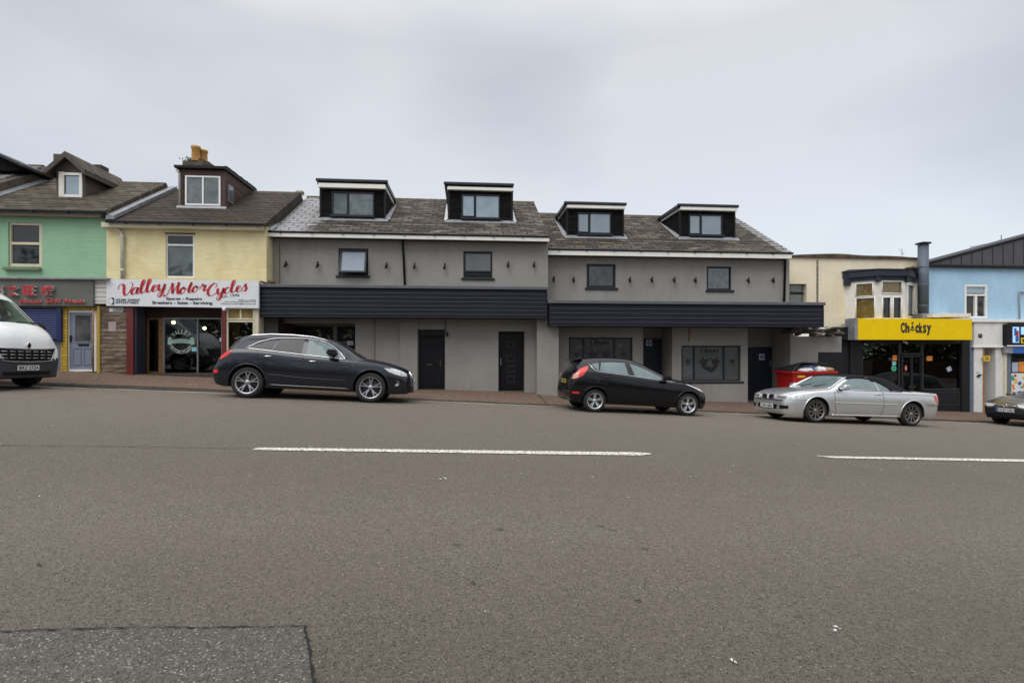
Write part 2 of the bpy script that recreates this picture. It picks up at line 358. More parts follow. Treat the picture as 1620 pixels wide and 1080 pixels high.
# ------------------------------------------------------------------ mesh helpers
ORG = {}
def link(o, parent=None):
    COL.objects.link(o)
    if parent is not None: o.parent = parent
    return o
def empty(name, loc, label, cat, group=None, rot=(0, 0, 0)):
    o = bpy.data.objects.new(name, None); COL.objects.link(o); o.empty_display_size = .2
    o.location = loc; o.rotation_euler = rot; ORG[o.name] = Vector(loc)
    o['label'] = label; o['category'] = cat
    if group: o['group'] = group
    return o
class MB:
    def __init__(s): s.v = []; s.f = []; s.m = []; s.cur = 0; s.smooth = []
    def add(s, vs, fs, sm=False):
        n = len(s.v); s.v += [tuple(p) for p in vs]
        for f in fs: s.f.append(tuple(i+n for i in f)); s.m.append(s.cur); s.smooth.append(sm)
        return s
    def mat(s, i): s.cur = i; return s
    def box(s, x0, x1, y0, y1, z0, z1):
        if x0 > x1: x0, x1 = x1, x0
        if y0 > y1: y0, y1 = y1, y0
        if z0 > z1: z0, z1 = z1, z0
        v = [(x, y, z) for z in (z0, z1) for y in (y0, y1) for x in (x0, x1)]
        return s.add(v, [(0, 2, 3, 1), (4, 5, 7, 6), (0, 1, 5, 4), (2, 6, 7, 3), (0, 4, 6, 2), (1, 3, 7, 5)])
    def quad(s, a, b, c, d): return s.add([a, b, c, d], [(0, 1, 2, 3)])
    def prism(s, prof, y0, y1, axis='Y'):
        """outline of (a, b) points swept along an axis"""
        n = len(prof)
        def P(a, b, y): return (a, y, b) if axis == 'Y' else ((y, a, b) if axis == 'X' else (a, b, y))
        v = [P(a, b, y0) for a, b in prof]+[P(a, b, y1) for a, b in prof]
        f = [tuple(range(n)), tuple(range(2*n-1, n-1, -1))]+[(i, i+n, (i+1) % n+n, (i+1) % n) for i in range(n)]
        return s.add(v, f)
    def tube(s, pts, r, n=8, cap=True):
        pts = [Vector(p) for p in pts]; rs = r if isinstance(r, (list, tuple)) else [r]*len(pts)
        base = len(s.v); up = Vector((0, 0, 1)); prev = None
        for i, p in enumerate(pts):
            d = (pts[min(i+1, len(pts)-1)]-pts[max(i-1, 0)]).normalized()
            if prev is None: a = d.cross(up) if abs(d.dot(up)) < .95 else d.cross(Vector((1, 0, 0)))
            else: a = prev-d*prev.dot(d)
            a.normalize(); prev = a; b = d.cross(a)
            for k in range(n):
                t = 2*math.pi*k/n; q = p+(a*math.cos(t)+b*math.sin(t))*rs[i]; s.v.append(tuple(q))
        for i in range(len(pts)-1):
            for k in range(n):
                s.f.append((base+i*n+k, base+i*n+(k+1) % n, base+(i+1)*n+(k+1) % n, base+(i+1)*n+k)); s.m.append(s.cur); s.smooth.append(True)
        if cap:
            s.f.append(tuple(base+k for k in range(n-1, -1, -1))); s.m.append(s.cur); s.smooth.append(False)
            e = base+(len(pts)-1)*n; s.f.append(tuple(e+k for k in range(n))); s.m.append(s.cur); s.smooth.append(False)
        return s
    def lathe(s, prof, c, axis='Z', n=24):
        """(radius, height) profile turned about an axis through c"""
        base = len(s.v)
        for (r, h) in prof:
            for k in range(n):
                t = 2*math.pi*k/n; a, b = r*math.cos(t), r*math.sin(t)
                p = {'Z': (a, b, h), 'Y': (a, h, b), 'X': (h, a, b)}[axis]
                s.v.append((c[0]+p[0], c[1]+p[1], c[2]+p[2]))
        for i in range(len(prof)-1):
            for k in range(n):
                s.f.append((base+i*n+k, base+i*n+(k+1) % n, base+(i+1)*n+(k+1) % n, base+(i+1)*n+k)); s.m.append(s.cur); s.smooth.append(True)
        return s
    def build(s, name, mats, parent=None, fix=True, local=False, bevel=0):
        if not isinstance(mats, (list, tuple)): mats = [mats]
        me = bpy.data.meshes.new(name); off = Vector((0, 0, 0))
        if parent is not None and not local: off = ORG.get(parent.name, Vector((0, 0, 0)))
        me.from_pydata([tuple(Vector(p)-off) for p in s.v], [], s.f)
        for mm in mats: me.materials.append(mm)
        for p, mi, sm in zip(me.polygons, s.m, s.smooth): p.material_index = mi; p.use_smooth = sm
        if fix:
            bm = bmesh.new(); bm.from_mesh(me); bmesh.ops.recalc_face_normals(bm, faces=bm.faces); bm.to_mesh(me); bm.free()
        o = bpy.data.objects.new(name, me); link(o, parent)
        if parent is not None: ORG[o.name] = off
        if bevel:
            bv = o.modifiers.new('b', 'BEVEL'); bv.width = bevel; bv.segments = 2; bv.limit_method = 'ANGLE'; bv.angle_limit = R(40)
        return o
    def top(s, name, mats, loc, label, cat, group=None, **k):
        o = s.build(name, mats, None, **k)
        for v in o.data.vertices: v.co -= Vector(loc)
        o.location = loc; ORG[o.name] = Vector(loc); o['label'] = label; o['category'] = cat
        if group: o['group'] = group
        return o
def struct(o, kind='structure'): o['kind'] = kind; return o

def text_mesh(s, h, width=None, bold=0, shear=0, extrude=.004, spacing=1.0):
    """lettering as (verts, faces) in x, z, centred on 0"""
    cu = bpy.data.curves.new('lettering', 'FONT'); cu.body = s; cu.size = 1; cu.offset = bold; cu.shear = shear; cu.extrude = 0
    cu.space_character = spacing; cu.resolution_u = 3
    o = bpy.data.objects.new('lettering', cu); COL.objects.link(o); bpy.context.view_layer.update()
    me = bpy.data.meshes.new_from_object(o.evaluated_get(bpy.context.evaluated_depsgraph_get()))
    vs = [(v.co.x, v.co.y) for v in me.vertices]; fs = [tuple(p.vertices) for p in me.polygons]
    bpy.data.objects.remove(o); bpy.data.curves.remove(cu); bpy.data.meshes.remove(me)
    if not vs: return [], []
    x0, x1 = min(v[0] for v in vs), max(v[0] for v in vs); z0, z1 = min(v[1] for v in vs), max(v[1] for v in vs)
    kz = h/(z1-z0); kx = (width/(x1-x0)) if width else kz
    return [((a-(x0+x1)/2)*kx, (b-(z0+z1)/2)*kz) for a, b in vs], fs
def put_text(mb, s, cx, cz, Y, h, width=None, depth=.006, bold=0, shear=0, tilt=0, spacing=1.0):
    v, f = text_mesh(s, h, width, bold, shear, spacing=spacing)
    ca, sa = math.cos(tilt), math.sin(tilt)
    v = [(cx+a*ca-b*sa, cz+a*sa+b*ca) for a, b in v]
    n = len(v); V = [(a, Y-depth, b) for a, b in v]+[(a, Y, b) for a, b in v]
    F = list(f)
    cnt = {}
    for q in f:
        for i in range(len(q)):
            e = (q[i], q[(i+1) % len(q)]); k = tuple(sorted(e)); cnt.setdefault(k, []).append(e)
    for k, es in cnt.items():
        if len(es) == 1: a, b = es[0]; F.append((b, a, a+n, b+n))
    mb.add(V, F)
# brush lettering: each letter a few pen strokes, thick going down, thin going up
GL = {
 'V': (1.5, [[(-.28, 1.05), (-.38, 1.4), (-.15, 1.78), (.22, 1.75), (.4, 1.3), (.45, .6), (.62, .08), (.9, .02), (1.25, .6), (1.5, 1.3), (1.48, 1.75), (1.2, 1.95)]]),
 'a': (1.05, [[(.78, .85), (.5, 1.0), (.15, .8), (0, .35), (.2, 0), (.5, .1), (.75, .6), (.85, .98)], [(.85, .98), (.72, .4), (.8, .04), (1.0, .05), (1.2, .35)]]),
 'l': (.8, [[(-.05, .35), (.35, 1.0), (.62, 1.75), (.52, 2.05), (.3, 1.85), (.2, 1.1), (.2, .4), (.35, .02), (.6, .1), (.85, .4)]]),
 'e': (.85, [[(0, .35), (.4, .5), (.65, .8), (.5, 1.0), (.25, .85), (.15, .4), (.3, .02), (.6, .05), (.9, .4)]]),
 'y': (1.1, [[(-.05, .85), (.1, .98), (.15, .4), (.3, .03), (.55, .15), (.8, .6), (.95, .98)], [(.95, .98), (.8, .2), (.65, -.6), (.35, -.98), (.1, -.75), (.3, -.35), (.8, 0), (1.15, .35)]]),
 'M': (2.0, [[(-.25, .1), (-.05, -.12), (.2, .1), (.45, .9), (.75, 1.95)], [(.75, 1.95), (.85, 1.0), (.95, .15)], [(.95, .15), (1.3, 1.1), (1.65, 1.95)], [(1.65, 1.95), (1.6, 1.0), (1.65, .3), (1.85, .02), (2.1, .35)]]),
 'o': (.95, [[(.5, 1.0), (.15, .8), (0, .35), (.2, 0), (.5, .1), (.68, .5), (.6, .9), (.45, 1.0), (.55, .78), (.75, .72), (1.0, .85)]]),
 't': (.8, [[(0, .35), (.3, .9), (.5, 1.7)], [(.5, 1.7), (.32, .8), (.3, .2), (.45, 0), (.7, .1), (.9, .4)], [(.05, 1.15), (.8, 1.22)]]),
 'r': (.9, [[(0, .35), (.25, .85), (.35, 1.2), (.45, .95), (.75, .95), (.8, .75)], [(.78, .92), (.68, .4), (.72, .05), (.95, .1), (1.1, .35)]]),
 'C': (1.35, [[(1.05, 1.25), (1.25, 1.5), (1.15, 1.9), (.8, 1.95), (.35, 1.5), (.1, .8), (.25, .15), (.7, -.05), (1.15, .2), (1.4, .5)]]),
 'c': (.75, [[(.6, .75), (.5, 1.0), (.15, .8), (0, .35), (.2, 0), (.5, .05), (.85, .4)]]),
 's': (.8, [[(-.05, .35), (.3, .8), (.45, 1.2), (.5, .8), (.65, .45), (.5, .05), (.2, 0), (.05, .18)]]),
 'w': (1.35, [[(0, .95), (.1, .3), (.3, .02), (.6, .5), (.7, .95)], [(.7, .95), (.72, .3), (.9, .02), (1.2, .5), (1.3, .98)]]),
 'n': (1.05, [[(0, .9), (.12, .98), (.1, 0)], [(.12, .4), (.45, .98), (.7, .8), (.66, .2), (.8, .02), (1.05, .3)]]),
}
def catmull(p, k=6):
    q = [p[0]]+list(p)+[p[-1]]; o = []
    for i in range(1, len(q)-2):
        for j in range(k):
            t = j/k; a, b, c, d = q[i-1], q[i], q[i+1], q[i+2]
            o.append(tuple(.5*((2*b[m])+(-a[m]+c[m])*t+(2*a[m]-5*b[m]+4*c[m]-d[m])*t*t+(-a[m]+3*b[m]-3*c[m]+d[m])*t**3) for m in range(len(b))))
    o.append(tuple(p[-1])); return o
def brush(mb, word, x0, z0, x1, z1, xh, Y, pen=.26, slant=.28, depth=.008):
    """word from (x0, z0) to (x1, z1) along its baseline, xh = x-height in metres"""
    total = sum(GL[c][0] for c in word); L_ = math.hypot(x1-x0, z1-z0); k = L_/total; ca, sa = (x1-x0)/L_, (z1-z0)/L_; pos = 0
    for c in word:
        adv, strokes = GL[c]
        for st in strokes:
            pts = [((pos+x+y*slant*xh/k*1.0)*k, y*xh) for x, y in catmull(st, 6)]
            V = []
            for i, p in enumerate(pts):
                a, b = pts[max(i-1, 0)], pts[min(i+1, len(pts)-1)]; dx, dz = b[0]-a[0], b[1]-a[1]; l = math.hypot(dx, dz) or 1
                down = abs(dz/l)*(.9 if dz < 0 else .12)+.16; wd = pen*xh*down
                nx, nz = -dz/l*wd/2, dx/l*wd/2
                if wd < pen*xh*.3: pass
                for sg in (1, -1):
                    xx, zz = p[0]+sg*nx, p[1]+sg*nz
                    V.append((x0+xx*ca-zz*sa, Y-depth, z0+xx*sa+zz*ca))
            mb.add(V, [(2*i, 2*i+1, 2*i+3, 2*i+2) for i in range(len(pts)-1)])
        pos += adv
def disc(mb, cx, cz, Y, r, n=20, rz=None, depth=.01):
    rz = rz or r
    mb.prism([(cx+r*math.cos(2*math.pi*k/n), cz+rz*math.sin(2*math.pi*k/n)) for k in range(n)], Y-depth, Y)
# ------------------------------------------------------------------ ground
F0, F1, F2, F3 = 16.4, 16.9, 17.5, 18.0
KS = .05
def Yk(x): return 14.35+KS*(x+4)
def hit_line(px, py, off=0):
    d = ray(px, py); t = (14.35+off+4*KS)/(d.y-KS*d.x); return Vector((d.x*t, d.y*t, EYE+d.z*t))
kerb_s = [hit_line(a, b) for a, b in [(0, 611), (120, 615), (262, 620.5), (361, 625), (637, 637), (742, 641.5), (884, 647.5), (1104, 655.5), (1470, 669), (1620, 673.5)]]
ZK = [(p.x, p.z) for p in kerb_s]
whl = [hit_line(a, b, -2.0) for a, b in [(0, 616.5), (250, 625), (390, 630), (585, 637.5), (939, 651.8), (1086, 657.8), (1288, 665), (1439, 671), (1620, 677.5)]]
ZB = [(p.x, p.z) for p in whl]
base_s = [at(a, b, y) for a, b, y in [(90, 586, F0-.3), (200, 592, F0-.3), (350, 597, F0-.3), (659, 616, F1), (704, 616, F1), (847, 620.4, F1), (1118, 634.4, F2-.3), (1183, 636, F2-.3), (1476, 649, F3-.3), (1539, 650.7, F3-.3), (1620, 655, F3-.3)]]
ZF = [(p.x, p.z) for p in base_s]; YF = [(p.x, p.y) for p in base_s]
print('ZK', [(round(a,1), round(b,2)) for a, b in ZK]); print('ZB', [(round(a,1), round(b,2)) for a, b in ZB]); print('ZF', [(round(a,1), round(b,2)) for a, b in ZF])
def zsm(t, x):   # smoothed table
    return sum(tab(t, x+d) for d in (-1.5, -.75, 0, .75, 1.5))/5
def road_z(x, y):
    yk = Yk(x); zk = zsm(ZK, x); zb = zsm(ZB, x)
    rows = [(-18, -.15-.03*x), (-6, .0-.03*x), (2, .17-.030*x), (7.2, .27-.036*x), (yk-2.0, zb), (yk-.42, zb-.06), (yk, zk)]
    if y >= yk-.42: return tab(rows[5:], y)
    r = 0
    for d in (-.6, -.3, 0, .3, .6): r += tab(rows[:6], min(y+d, yk-.42))/5
    return r
def pave_z(x, y):
    zk = zsm(ZK, x)+.115; return tab([(Yk(x), zk), (tab(YF, x), tab(ZF, x))], min(y, tab(YF, x)))
def on_road(px, py):
    d = ray(px, py); lo, hi = 1.0, 40.0
    for _ in range(60):
        t = (lo+hi)/2
        if EYE+d.z*t > road_z(d.x*t, d.y*t): lo = t
        else: hi = t
    return Vector((d.x*t, d.y*t, EYE+d.z*t))
def sheet(name, mat, us, vs, fn, label=None):
    mb = MB(); n = len(vs)
    mb.add([fn(u, v) for u in us for v in vs], [(i*n+j, (i+1)*n+j, (i+1)*n+j+1, i*n+j+1) for i in range(len(us)-1) for j in range(n-1)], True)
    o = mb.build(name, mat); struct(o)
    if label: o['label'] = label
    return o
def lin(a, b, n): return [lerp(a, b, i/n) for i in range(n+1)]
xs = lin(-48, 48, 192)
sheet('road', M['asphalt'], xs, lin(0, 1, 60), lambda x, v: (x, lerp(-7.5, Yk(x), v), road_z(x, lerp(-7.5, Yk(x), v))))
# kerb (top 0.13 m wide with a real step) and gutter
sheet('kerb', M['kerb'], xs, [0, 1, 2, 3], lambda x, v: (x, Yk(x)-(.012 if v == 0 else 0)+(.012 if v == 1 else 0)+(.14 if v >= 2 else 0), (pave_z(x, Yk(x))-(.14 if v == 0 else 0)-(.006 if v == 1 else 0)-(.2 if v == 3 else 0)+(0 if v in (0,3) else .004))*1.0 if v != 0 else road_z(x, Yk(x))-.05))
sheet('pavement', M['pave'], xs, lin(0, 1, 12), lambda x, v: (x, lerp(Yk(x)+.13, 22, v), pave_z(x, lerp(Yk(x)+.13, 22, v))))
sheet('far_pavement', M['pave'], xs, [0, 1, 2], lambda x, v: (x, -7.5-v*2, road_z(x, -7.5)+(.12 if v else .0)+.004))
mb = MB(); mb.quad((-300, -300, -.045*-300-3), (300, -300, -.045*300-3), (300, 400, -.045*300-3), (-300, 400, -.045*-300-3)); struct(mb.build('ground', M['earth']))
# gutter channel line of pale grit beside the kerb
sheet('gutter', M['gutter'], xs, lin(0, 1, 6), lambda x, v: (x, Yk(x)-.80-.08*math.sin(x*1.7)-.05*math.sin(x*4.3)+v*.66, road_z(x, Yk(x)-.80-.08*math.sin(x*1.7)-.05*math.sin(x*4.3)+v*.66)+.005))
def strip(name, mat, pts_top, pts_bot, lift=.005, cat=None):
    """marking lying on the road between two pixel polylines"""
    mb = MB(); n = len(pts_top); a = [on_road(*p) for p in pts_top]; b = [on_road(*p) for p in pts_bot]
    V = [(p.x, p.y, road_z(p.x, p.y)+lift) for p in a+b]
    mb.add(V, [(i, i+1, n+i+1, n+i) for i in range(n-1)]); o = mb.build(name, mat); struct(o); return o
def pl(p0, p1, n): return [(lerp(p0[0], p1[0], i/n), lerp(p0[1], p1[1], i/n)) for i in range(n+1)]
o = strip('road_marking', M['paint'], pl((408, 708.4), (1012, 715.9), 40)+[(1030, 718)], pl((398, 712.2), (1012, 720.8), 40)+[(1030, 718.8)], .008)
o = strip('road_marking', M['paint'], [(1290, 720.8)]+pl((1305, 721.8), (1760, 729.5), 30), [(1292, 721.4)]+pl((1318, 724.8), (1760, 733.8), 30), .008)
# newer, coarser patch of asphalt in the near left corner with its dark sawn edge
edge_t = [(-160, 1006), (0, 1001), (110, 997), (240, 994.5), (360, 994), (482, 991.5)]
edge_r = [(482, 991.5), (489, 1030), (497, 1085), (504, 1140)]
a = [on_road(*p) for p in edge_t]; b = [on_road(*p) for p in edge_r]
mb = MB(); V = [(p.x, p.y, road_z(p.x, p.y)+.004) for p in a]
def cell(x, y): return (x, y, road_z(x, y)+.005)
N_ = 24; rows_ = []
for j in range(N_+1):
    s = j/N_; rr = on_road(*[(lerp(edge_r[0][0], 506, s), lerp(991.5, 1150, s))][0])
    rows_.append([])
    for i in range(N_+1):
        tt = i/N_; top_ = Vector((lerp(a[0].x, a[-1].x, tt), tab([(p.x, p.y) for p in a], lerp(a[0].x, a[-1].x, tt)), 0))
        x = top_.x+(rr.x-a[-1].x)*1.0; y = top_.y+(rr.y-a[-1].y); rows_[-1].append(cell(x, y))
mb.add([p for r_ in rows_ for p in r_], [(j*(N_+1)+i, j*(N_+1)+i+1, (j+1)*(N_+1)+i+1, (j+1)*(N_+1)+i) for j in range(N_) for i in range(N_)])
struct(mb.build('road_patch', M['asphalt_patch']))
def crack(path, wid, name='road_crack'):
    mb = MB(); P = []
    for (p, q) in zip(path, path[1:]):
        for i in range(14): P.append(on_road(lerp(p[0], q[0], i/14), lerp(p[1], q[1], i/14)))
    P.append(on_road(*path[-1])); V = []
    for i, p in enumerate(P):
        d = (P[min(i+1, len(P)-1)]-P[max(i-1, 0)]); d.z = 0; d.normalize(); nn = Vector((-d.y, d.x, 0)); ww = wid*random.uniform(.25, 1.2); jx = random.uniform(-.4, .4)*wid
        for sg in (-1, 1):
            q = p+nn*(jx+sg*ww/2); V.append((q.x, q.y, road_z(q.x, q.y)+.010))
    mb.add(V, [(2*i, 2*i+1, 2*i+3, 2*i+2) for i in range(len(P)-1)]); struct(mb.build(name, M['black']))
crack(edge_t, .012); crack(edge_r, .013)
for cp in ([(785, 837), (797, 839)], [(944, 832.5), (956, 833)], [(966, 839), (978, 840)], [(716, 862), (728, 863)], [(1012, 868), (1026, 869)], [(610, 840), (618, 838)], [(893, 675.5), (905, 676)], [(745, 923), (753, 926)], [(1004, 951), (1014, 952)], [(60, 893), (64, 897)]): crack(cp, .014)
crack([(0, 704.6), (90, 706), (180, 706.4), (260, 707.8), (340, 709.2), (398, 710)], .013)

# ------------------------------------------------------------------ buildings
def wall_holes(mb, x0, x1, z0, z1, Y, holes, dep=.15, back=None):
    xs_ = sorted({x0, x1, *[h[0] for h in holes], *[h[1] for h in holes]}); zs_ = sorted({z0, z1, *[h[2] for h in holes], *[h[3] for h in holes]})
    for xa, xb in zip(xs_, xs_[1:]):
        for za, zb in zip(zs_, zs_[1:]):
            cx, cz = (xa+xb)/2, (za+zb)/2
            if xa < x0-1e-6 or xb > x1+1e-6 or za < z0-1e-6 or zb > z1+1e-6: continue
            if any(h[0] < cx < h[1] and h[2] < cz < h[3] for h in holes): continue
            mb.quad((xa, Y, za), (xb, Y, za), (xb, Y, zb), (xa, Y, zb))
    for (a, b, c, d) in holes:
        e = Y+dep
        mb.quad((a, Y, c), (a, Y, d), (a, e, d), (a, e, c)); mb.quad((b, Y, c), (b, e, c), (b, e, d), (b, Y, d))
        mb.quad((a, Y, d), (b, Y, d), (b, e, d), (a, e, d)); mb.quad((a, Y, c), (a, e, c), (b, e, c), (b, Y, c))
    if back:
        mb.quad((x0, Y, z0), (x0, Y, z1), (x0, back, z1), (x0, back, z0)); mb.quad((x1, Y, z0), (x1, back, z0), (x1, back, z1), (x1, Y, z1))
        mb.quad((x0, back, z0), (x0, back, z1), (x1, back, z1), (x1, back, z0)); mb.quad((x0, Y, z1), (x1, Y, z1), (x1, back, z1), (x0, back, z1))
def bars(mb, x0, x1, z0, z1, Y, fw, dep, mv=(), mh=()):
    mb.box(x0, x1, Y, Y+dep, z1-fw, z1); mb.box(x0, x1, Y, Y+dep, z0, z0+fw)
    mb.box(x0, x0+fw, Y+.001, Y+dep-.001, z0+fw, z1-fw); mb.box(x1-fw, x1, Y+.001, Y+dep-.001, z0+fw, z1-fw)
    for m in mv: mb.box(m-fw*.5, m+fw*.5, Y+.002, Y+dep-.002, z0+fw, z1-fw)
    for m in mh:
        z, a, b = (m, x0+fw, x1-fw) if not isinstance(m, tuple) else m
        mb.box(a, b, Y+.003, Y+dep-.003, z-fw*.5, z+fw*.5)
def window(par, px, Y, fm, panes, fw=.055, dep=.07, mv=(), mh=(), name='window', sub=True, sill=None, pnames='pane'):
    """px = (x0, y0, x1, y1) in photograph pixels; panes = [(x0, y0, x1, y1, material)]"""
    cx = (px[0]+px[2])/2; x0, x1 = X(px[0], Y), X(px[2], Y); z1, z0 = Z(cx, px[1], Y), Z(cx, px[3], Y)
    mb = MB(); bars(mb, x0, x1, z0, z1, Y, fw, dep, [X(m, Y) for m in mv], [Z(cx, m, Y) for m in mh])
    f = mb.build(name, fm, par, bevel=.006)
    for (a, b, c, d, pm) in panes:
        q = MB(); e = .012; xa, xb = X(a, Y)-e, X(c, Y)+e; za, zb = Z(cx, d, Y)-e, Z(cx, b, Y)+e
        xa = max(xa, x0+fw*.4); xb = min(xb, x1-fw*.4)
        q.box(xa, xb, Y+dep*.55, Y+dep*.55+.012, za, zb); q.build(pnames, pm, f if sub else par)
    if sill:
        q = MB(); q.box(x0-.07, x1+.07, Y-.10, Y+.05, z0-.07, z0-.002); q.build('sill', sill, f if sub else par, bevel=.01)
    return f
def roof_fit(ze, Ye, rx, ry, pitch=.577):
    d = ray(rx, ry); k = d.z/d.y; Yr = (EYE-ze+pitch*Ye)/(pitch-k); return Yr, ze+pitch*(Yr-Ye)
def on_roof(px, py, ze, Ye, pitch=.577):
    d = ray(px, py); k = d.z/d.y; Y = (EYE-ze+pitch*Ye)/(pitch-k); return at(px, py, Y)
def roof(par, x0, x1, Ye, ze, Yr, zr, mat, name='roof', stepped=False):
    mb = MB(); th = .06; yb = 2*Yr-Ye
    prof = [(Ye, ze), (Yr, zr), (yb, ze), (yb, ze-th), (Yr, zr-.9), (Ye, ze-th)]
    mb.prism([(y, z) for y, z in prof], x0, x1, 'X')
    # courses: a real lip every few slates so that the slope is not one clean plane
    n = int((Yr-Ye)*1.155/.28)
    for i in range(1, n):
        y = lerp(Ye, Yr, i/n); z = lerp(ze, zr, i/n); y2 = lerp(Ye, Yr, (i+1)/n); z2 = lerp(ze, zr, (i+1)/n)
        j = .012
        mb.add([(x0+.01, y, z+j), (x1-.01, y, z+j), (x1-.01, y2, z2+.002), (x0+.01, y2, z2+.002), (x0+.01, y, z-.01), (x1-.01, y, z-.01)], [(0, 1, 2, 3), (4, 5, 1, 0)])
    o = mb.build(name, mat, par)
    r = MB(); xr = lin(x0, x1, max(2, int((x1-x0)/.45)))
    for a, b in zip(xr, xr[1:]): r.prism([(Yr-.13, zr-.075), (Yr-.05, zr+.035), (Yr+.05, zr+.035), (Yr+.13, zr-.075)], a+.008, b-.008, 'X')
    r.build('ridge_tiles', M['stone_party'], o)
    return o
def gutter(par, x0, x1, Y, z, r=.055, mat='black_gutter', sub=None):
    mb = MB(); n = 8; prof = [(Y-r+r*math.cos(math.pi+math.pi*k/n), z+r*math.sin(math.pi+math.pi*k/n)) for k in range(n+1)]
    prof += [(p[0]*1.0+(Y-r-p[0])*.12, p[1]+.008) for p in reversed(prof)]
    mb.prism(prof, x0, x1, 'X'); k = x0+.5
    while k < x1-.2: mb.box(k, k+.03, Y-.13, Y+.02, z-.075, z-.035); k += .95
    return mb.build('gutter', M[mat], par)
def dormer_flat(par, ze, Ye, wall, py_top, py_roof, roof_px, white_y, win, panes, white_side, base_col='lead', pitch=.577, mv=()):
    """flat-roofed dormer: wall=(x0,x1,ybase); everything behind its front follows from the roof slope"""
    cx = (wall[0]+wall[1])/2; fr = on_roof(cx, wall[2], ze, Ye, pitch); Y = fr.y; zb = fr.z
    x0, x1 = X(wall[0], Y), X(wall[1], Y); zt = Z(cx, py_top, Y)
    Yb = Ye+(zt-ze)/pitch+.05
    mb = MB(); mb.prism([(Y, zb-.15), (Y, zt), (Yb, zt), (Yb, zt-.1)], x0, x1, 'X'); d = mb.build('dormer', M['black_tile'], par)
    r0, r1 = X(roof_px[0], Y-.12), X(roof_px[1], Y-.12); zr = Z(cx, roof_px[2], Y-.12); zw1, zw0 = Z(cx, white_y[0], Y-.1), Z(cx, white_y[1], Y-.1)
    mb = MB(); mb.box(r0+.03, r1-.03, Y-.10, Yb+.1, zw1-.02, zr-.02); mb.build('dormer_roof', M['black'], d)
    gutter_m = MB(); gutter_m.box(r0, r1, Y-.19, Y-.104, zr-.10, zr); gutter_m.build('dormer_gutter', M['black_gutter'], d, bevel=.02)
    mb = MB(); mb.box(x0-.04, x1+.04, Y-.16, Y-.003, zw0, zw1); mb.build('dormer_fascia', M['white_trim'], d)
    for sgn, xx in ((-1, x0), (1, x1)):
        m_ = 'white_trim' if (sgn == white_side or white_side == 2) else 'black'
        mb = MB(); mb.box(xx+.004*sgn, xx+.05*sgn, Y-.085, Yb-.1, zw0+.01, zw1+.04); mb.build('bargeboard', M[m_], d)
        mb = MB(); q = .16
        a = (xx+.003*sgn, Y, zb-.02); 
        V = [(xx+sgn*.004, Y-.05, zb-.03+.10), (xx+sgn*.004, Yb-.05, zt-.03+.10-.12), (xx+sgn*q, Yb-.05, ze+pitch*(Yb-.05-Ye)+.022), (xx+sgn*q, Y-.05, ze+pitch*(Y-.05-Ye)+.022)]
        mb.quad(*V); mb.build('flashing', M[base_col], d, fix=False)
    mb = MB(); mb.add([(x0-.12, Y-.004, zb+.05), (x1+.12, Y-.004, zb+.05), (x1+.12, Y-.2, ze+pitch*(Y-.2-Ye)+.022), (x0-.12, Y-.2, ze+pitch*(Y-.2-Ye)+.022)], [(0, 1, 2, 3)]); mb.build('apron', M['lead'], d, fix=False)
    # corner boards
    for xx in (x0, x1): 
        mb = MB(); mb.box(xx-.035, xx+.035, Y-.03, Y-.002, zb, zw0-.01); mb.build('corner_board', M['black'], d)
    window(d, win, Y-.045, M['anthra'], panes, fw=.05, dep=.05, mv=mv, name='dormer_window', sub=False, pnames='dormer_pane')
    sl = MB(); sl.box(X(win[0], Y)-.03, X(win[2], Y)+.03, Y-.12, Y-.046, Z(cx, win[3]+2.2, Y), Z(cx, win[3]-.5, Y)); sl.build('dormer_sill', M['anthra'], d)
    return d
def pipe(par, pts, r=.04, mat='black', name='drainpipe', clips=()):
    mb = MB(); mb.tube(pts, r, 10)
    for p in clips: mb.lathe([(r*1.35, -.03), (r*1.35, .03), (r, .031), (r, -.031), (r*1.35, -.03)], p, 'Z', 10)
    return mb.build(name, M[mat], par)
def cables(par, px, py0, py1, Y, mat='rust', w_=.012): 
    mb = MB(); x = X(px, Y); mb.box(x-w_, x+w_, Y-.012, Y+.0, Z(px, py1, Y), Z(px, py0, Y)); return mb.build('joint_cover', M[mat], par)

# ---- grey building, upper (left) half
G1 = empty('terraced_building', (X(640, F1), F1, zsm(ZF, X(640, F1))), 'wide grey rendered building with two black dormers above the dark estate car', 'building')
xa, xb = X(422, F1), X(867, F1); ze1 = Z(645, 369, F1-.3); Ye1 = F1-.3; Yr1, zr1 = roof_fit(ze1, Ye1, 700, 317)
print('roof1', ze1, Yr1, zr1)
ztop = ze1-.05; zfm = Z(640, 480, F1)
def hole(p, Y): c = (p[0]+p[2])/2; return (X(p[0], Y), X(p[2], Y), Z(c, p[3], Y), Z(c, p[1], Y))
mb = MB(); wall_holes(mb, xa, xb, zfm, ztop, F1, [hole((535.5, 393, 582.5, 436), F1), hole((733, 397.5, 779, 440), F1)], .13, back=2*Yr1-Ye1-.3)
mb.build('wall', M['grey_render'], G1)
x_l = X(405, F1)
rec1 = hole((440, 511, 562, 640), F1); d1 = hole((661.5, 521, 704, 640), F1); d2 = hole((788.5, 524, 830, 640), F1)
mb = MB(); wall_holes(mb, x_l, xb, -2, zfm, F1, [(rec1[0], rec1[1], -2, rec1[3]), (d1[0], d1[1], -2, d1[3]), (d2[0], d2[1], -2, d2[3])], .34)
mb.quad((x_l, F1, -2), (x_l, F1, zfm), (x_l, F1+5, zfm), (x_l, F1+5, -2)); mb.build('shopfront_wall', M['grey_render2'], G1)
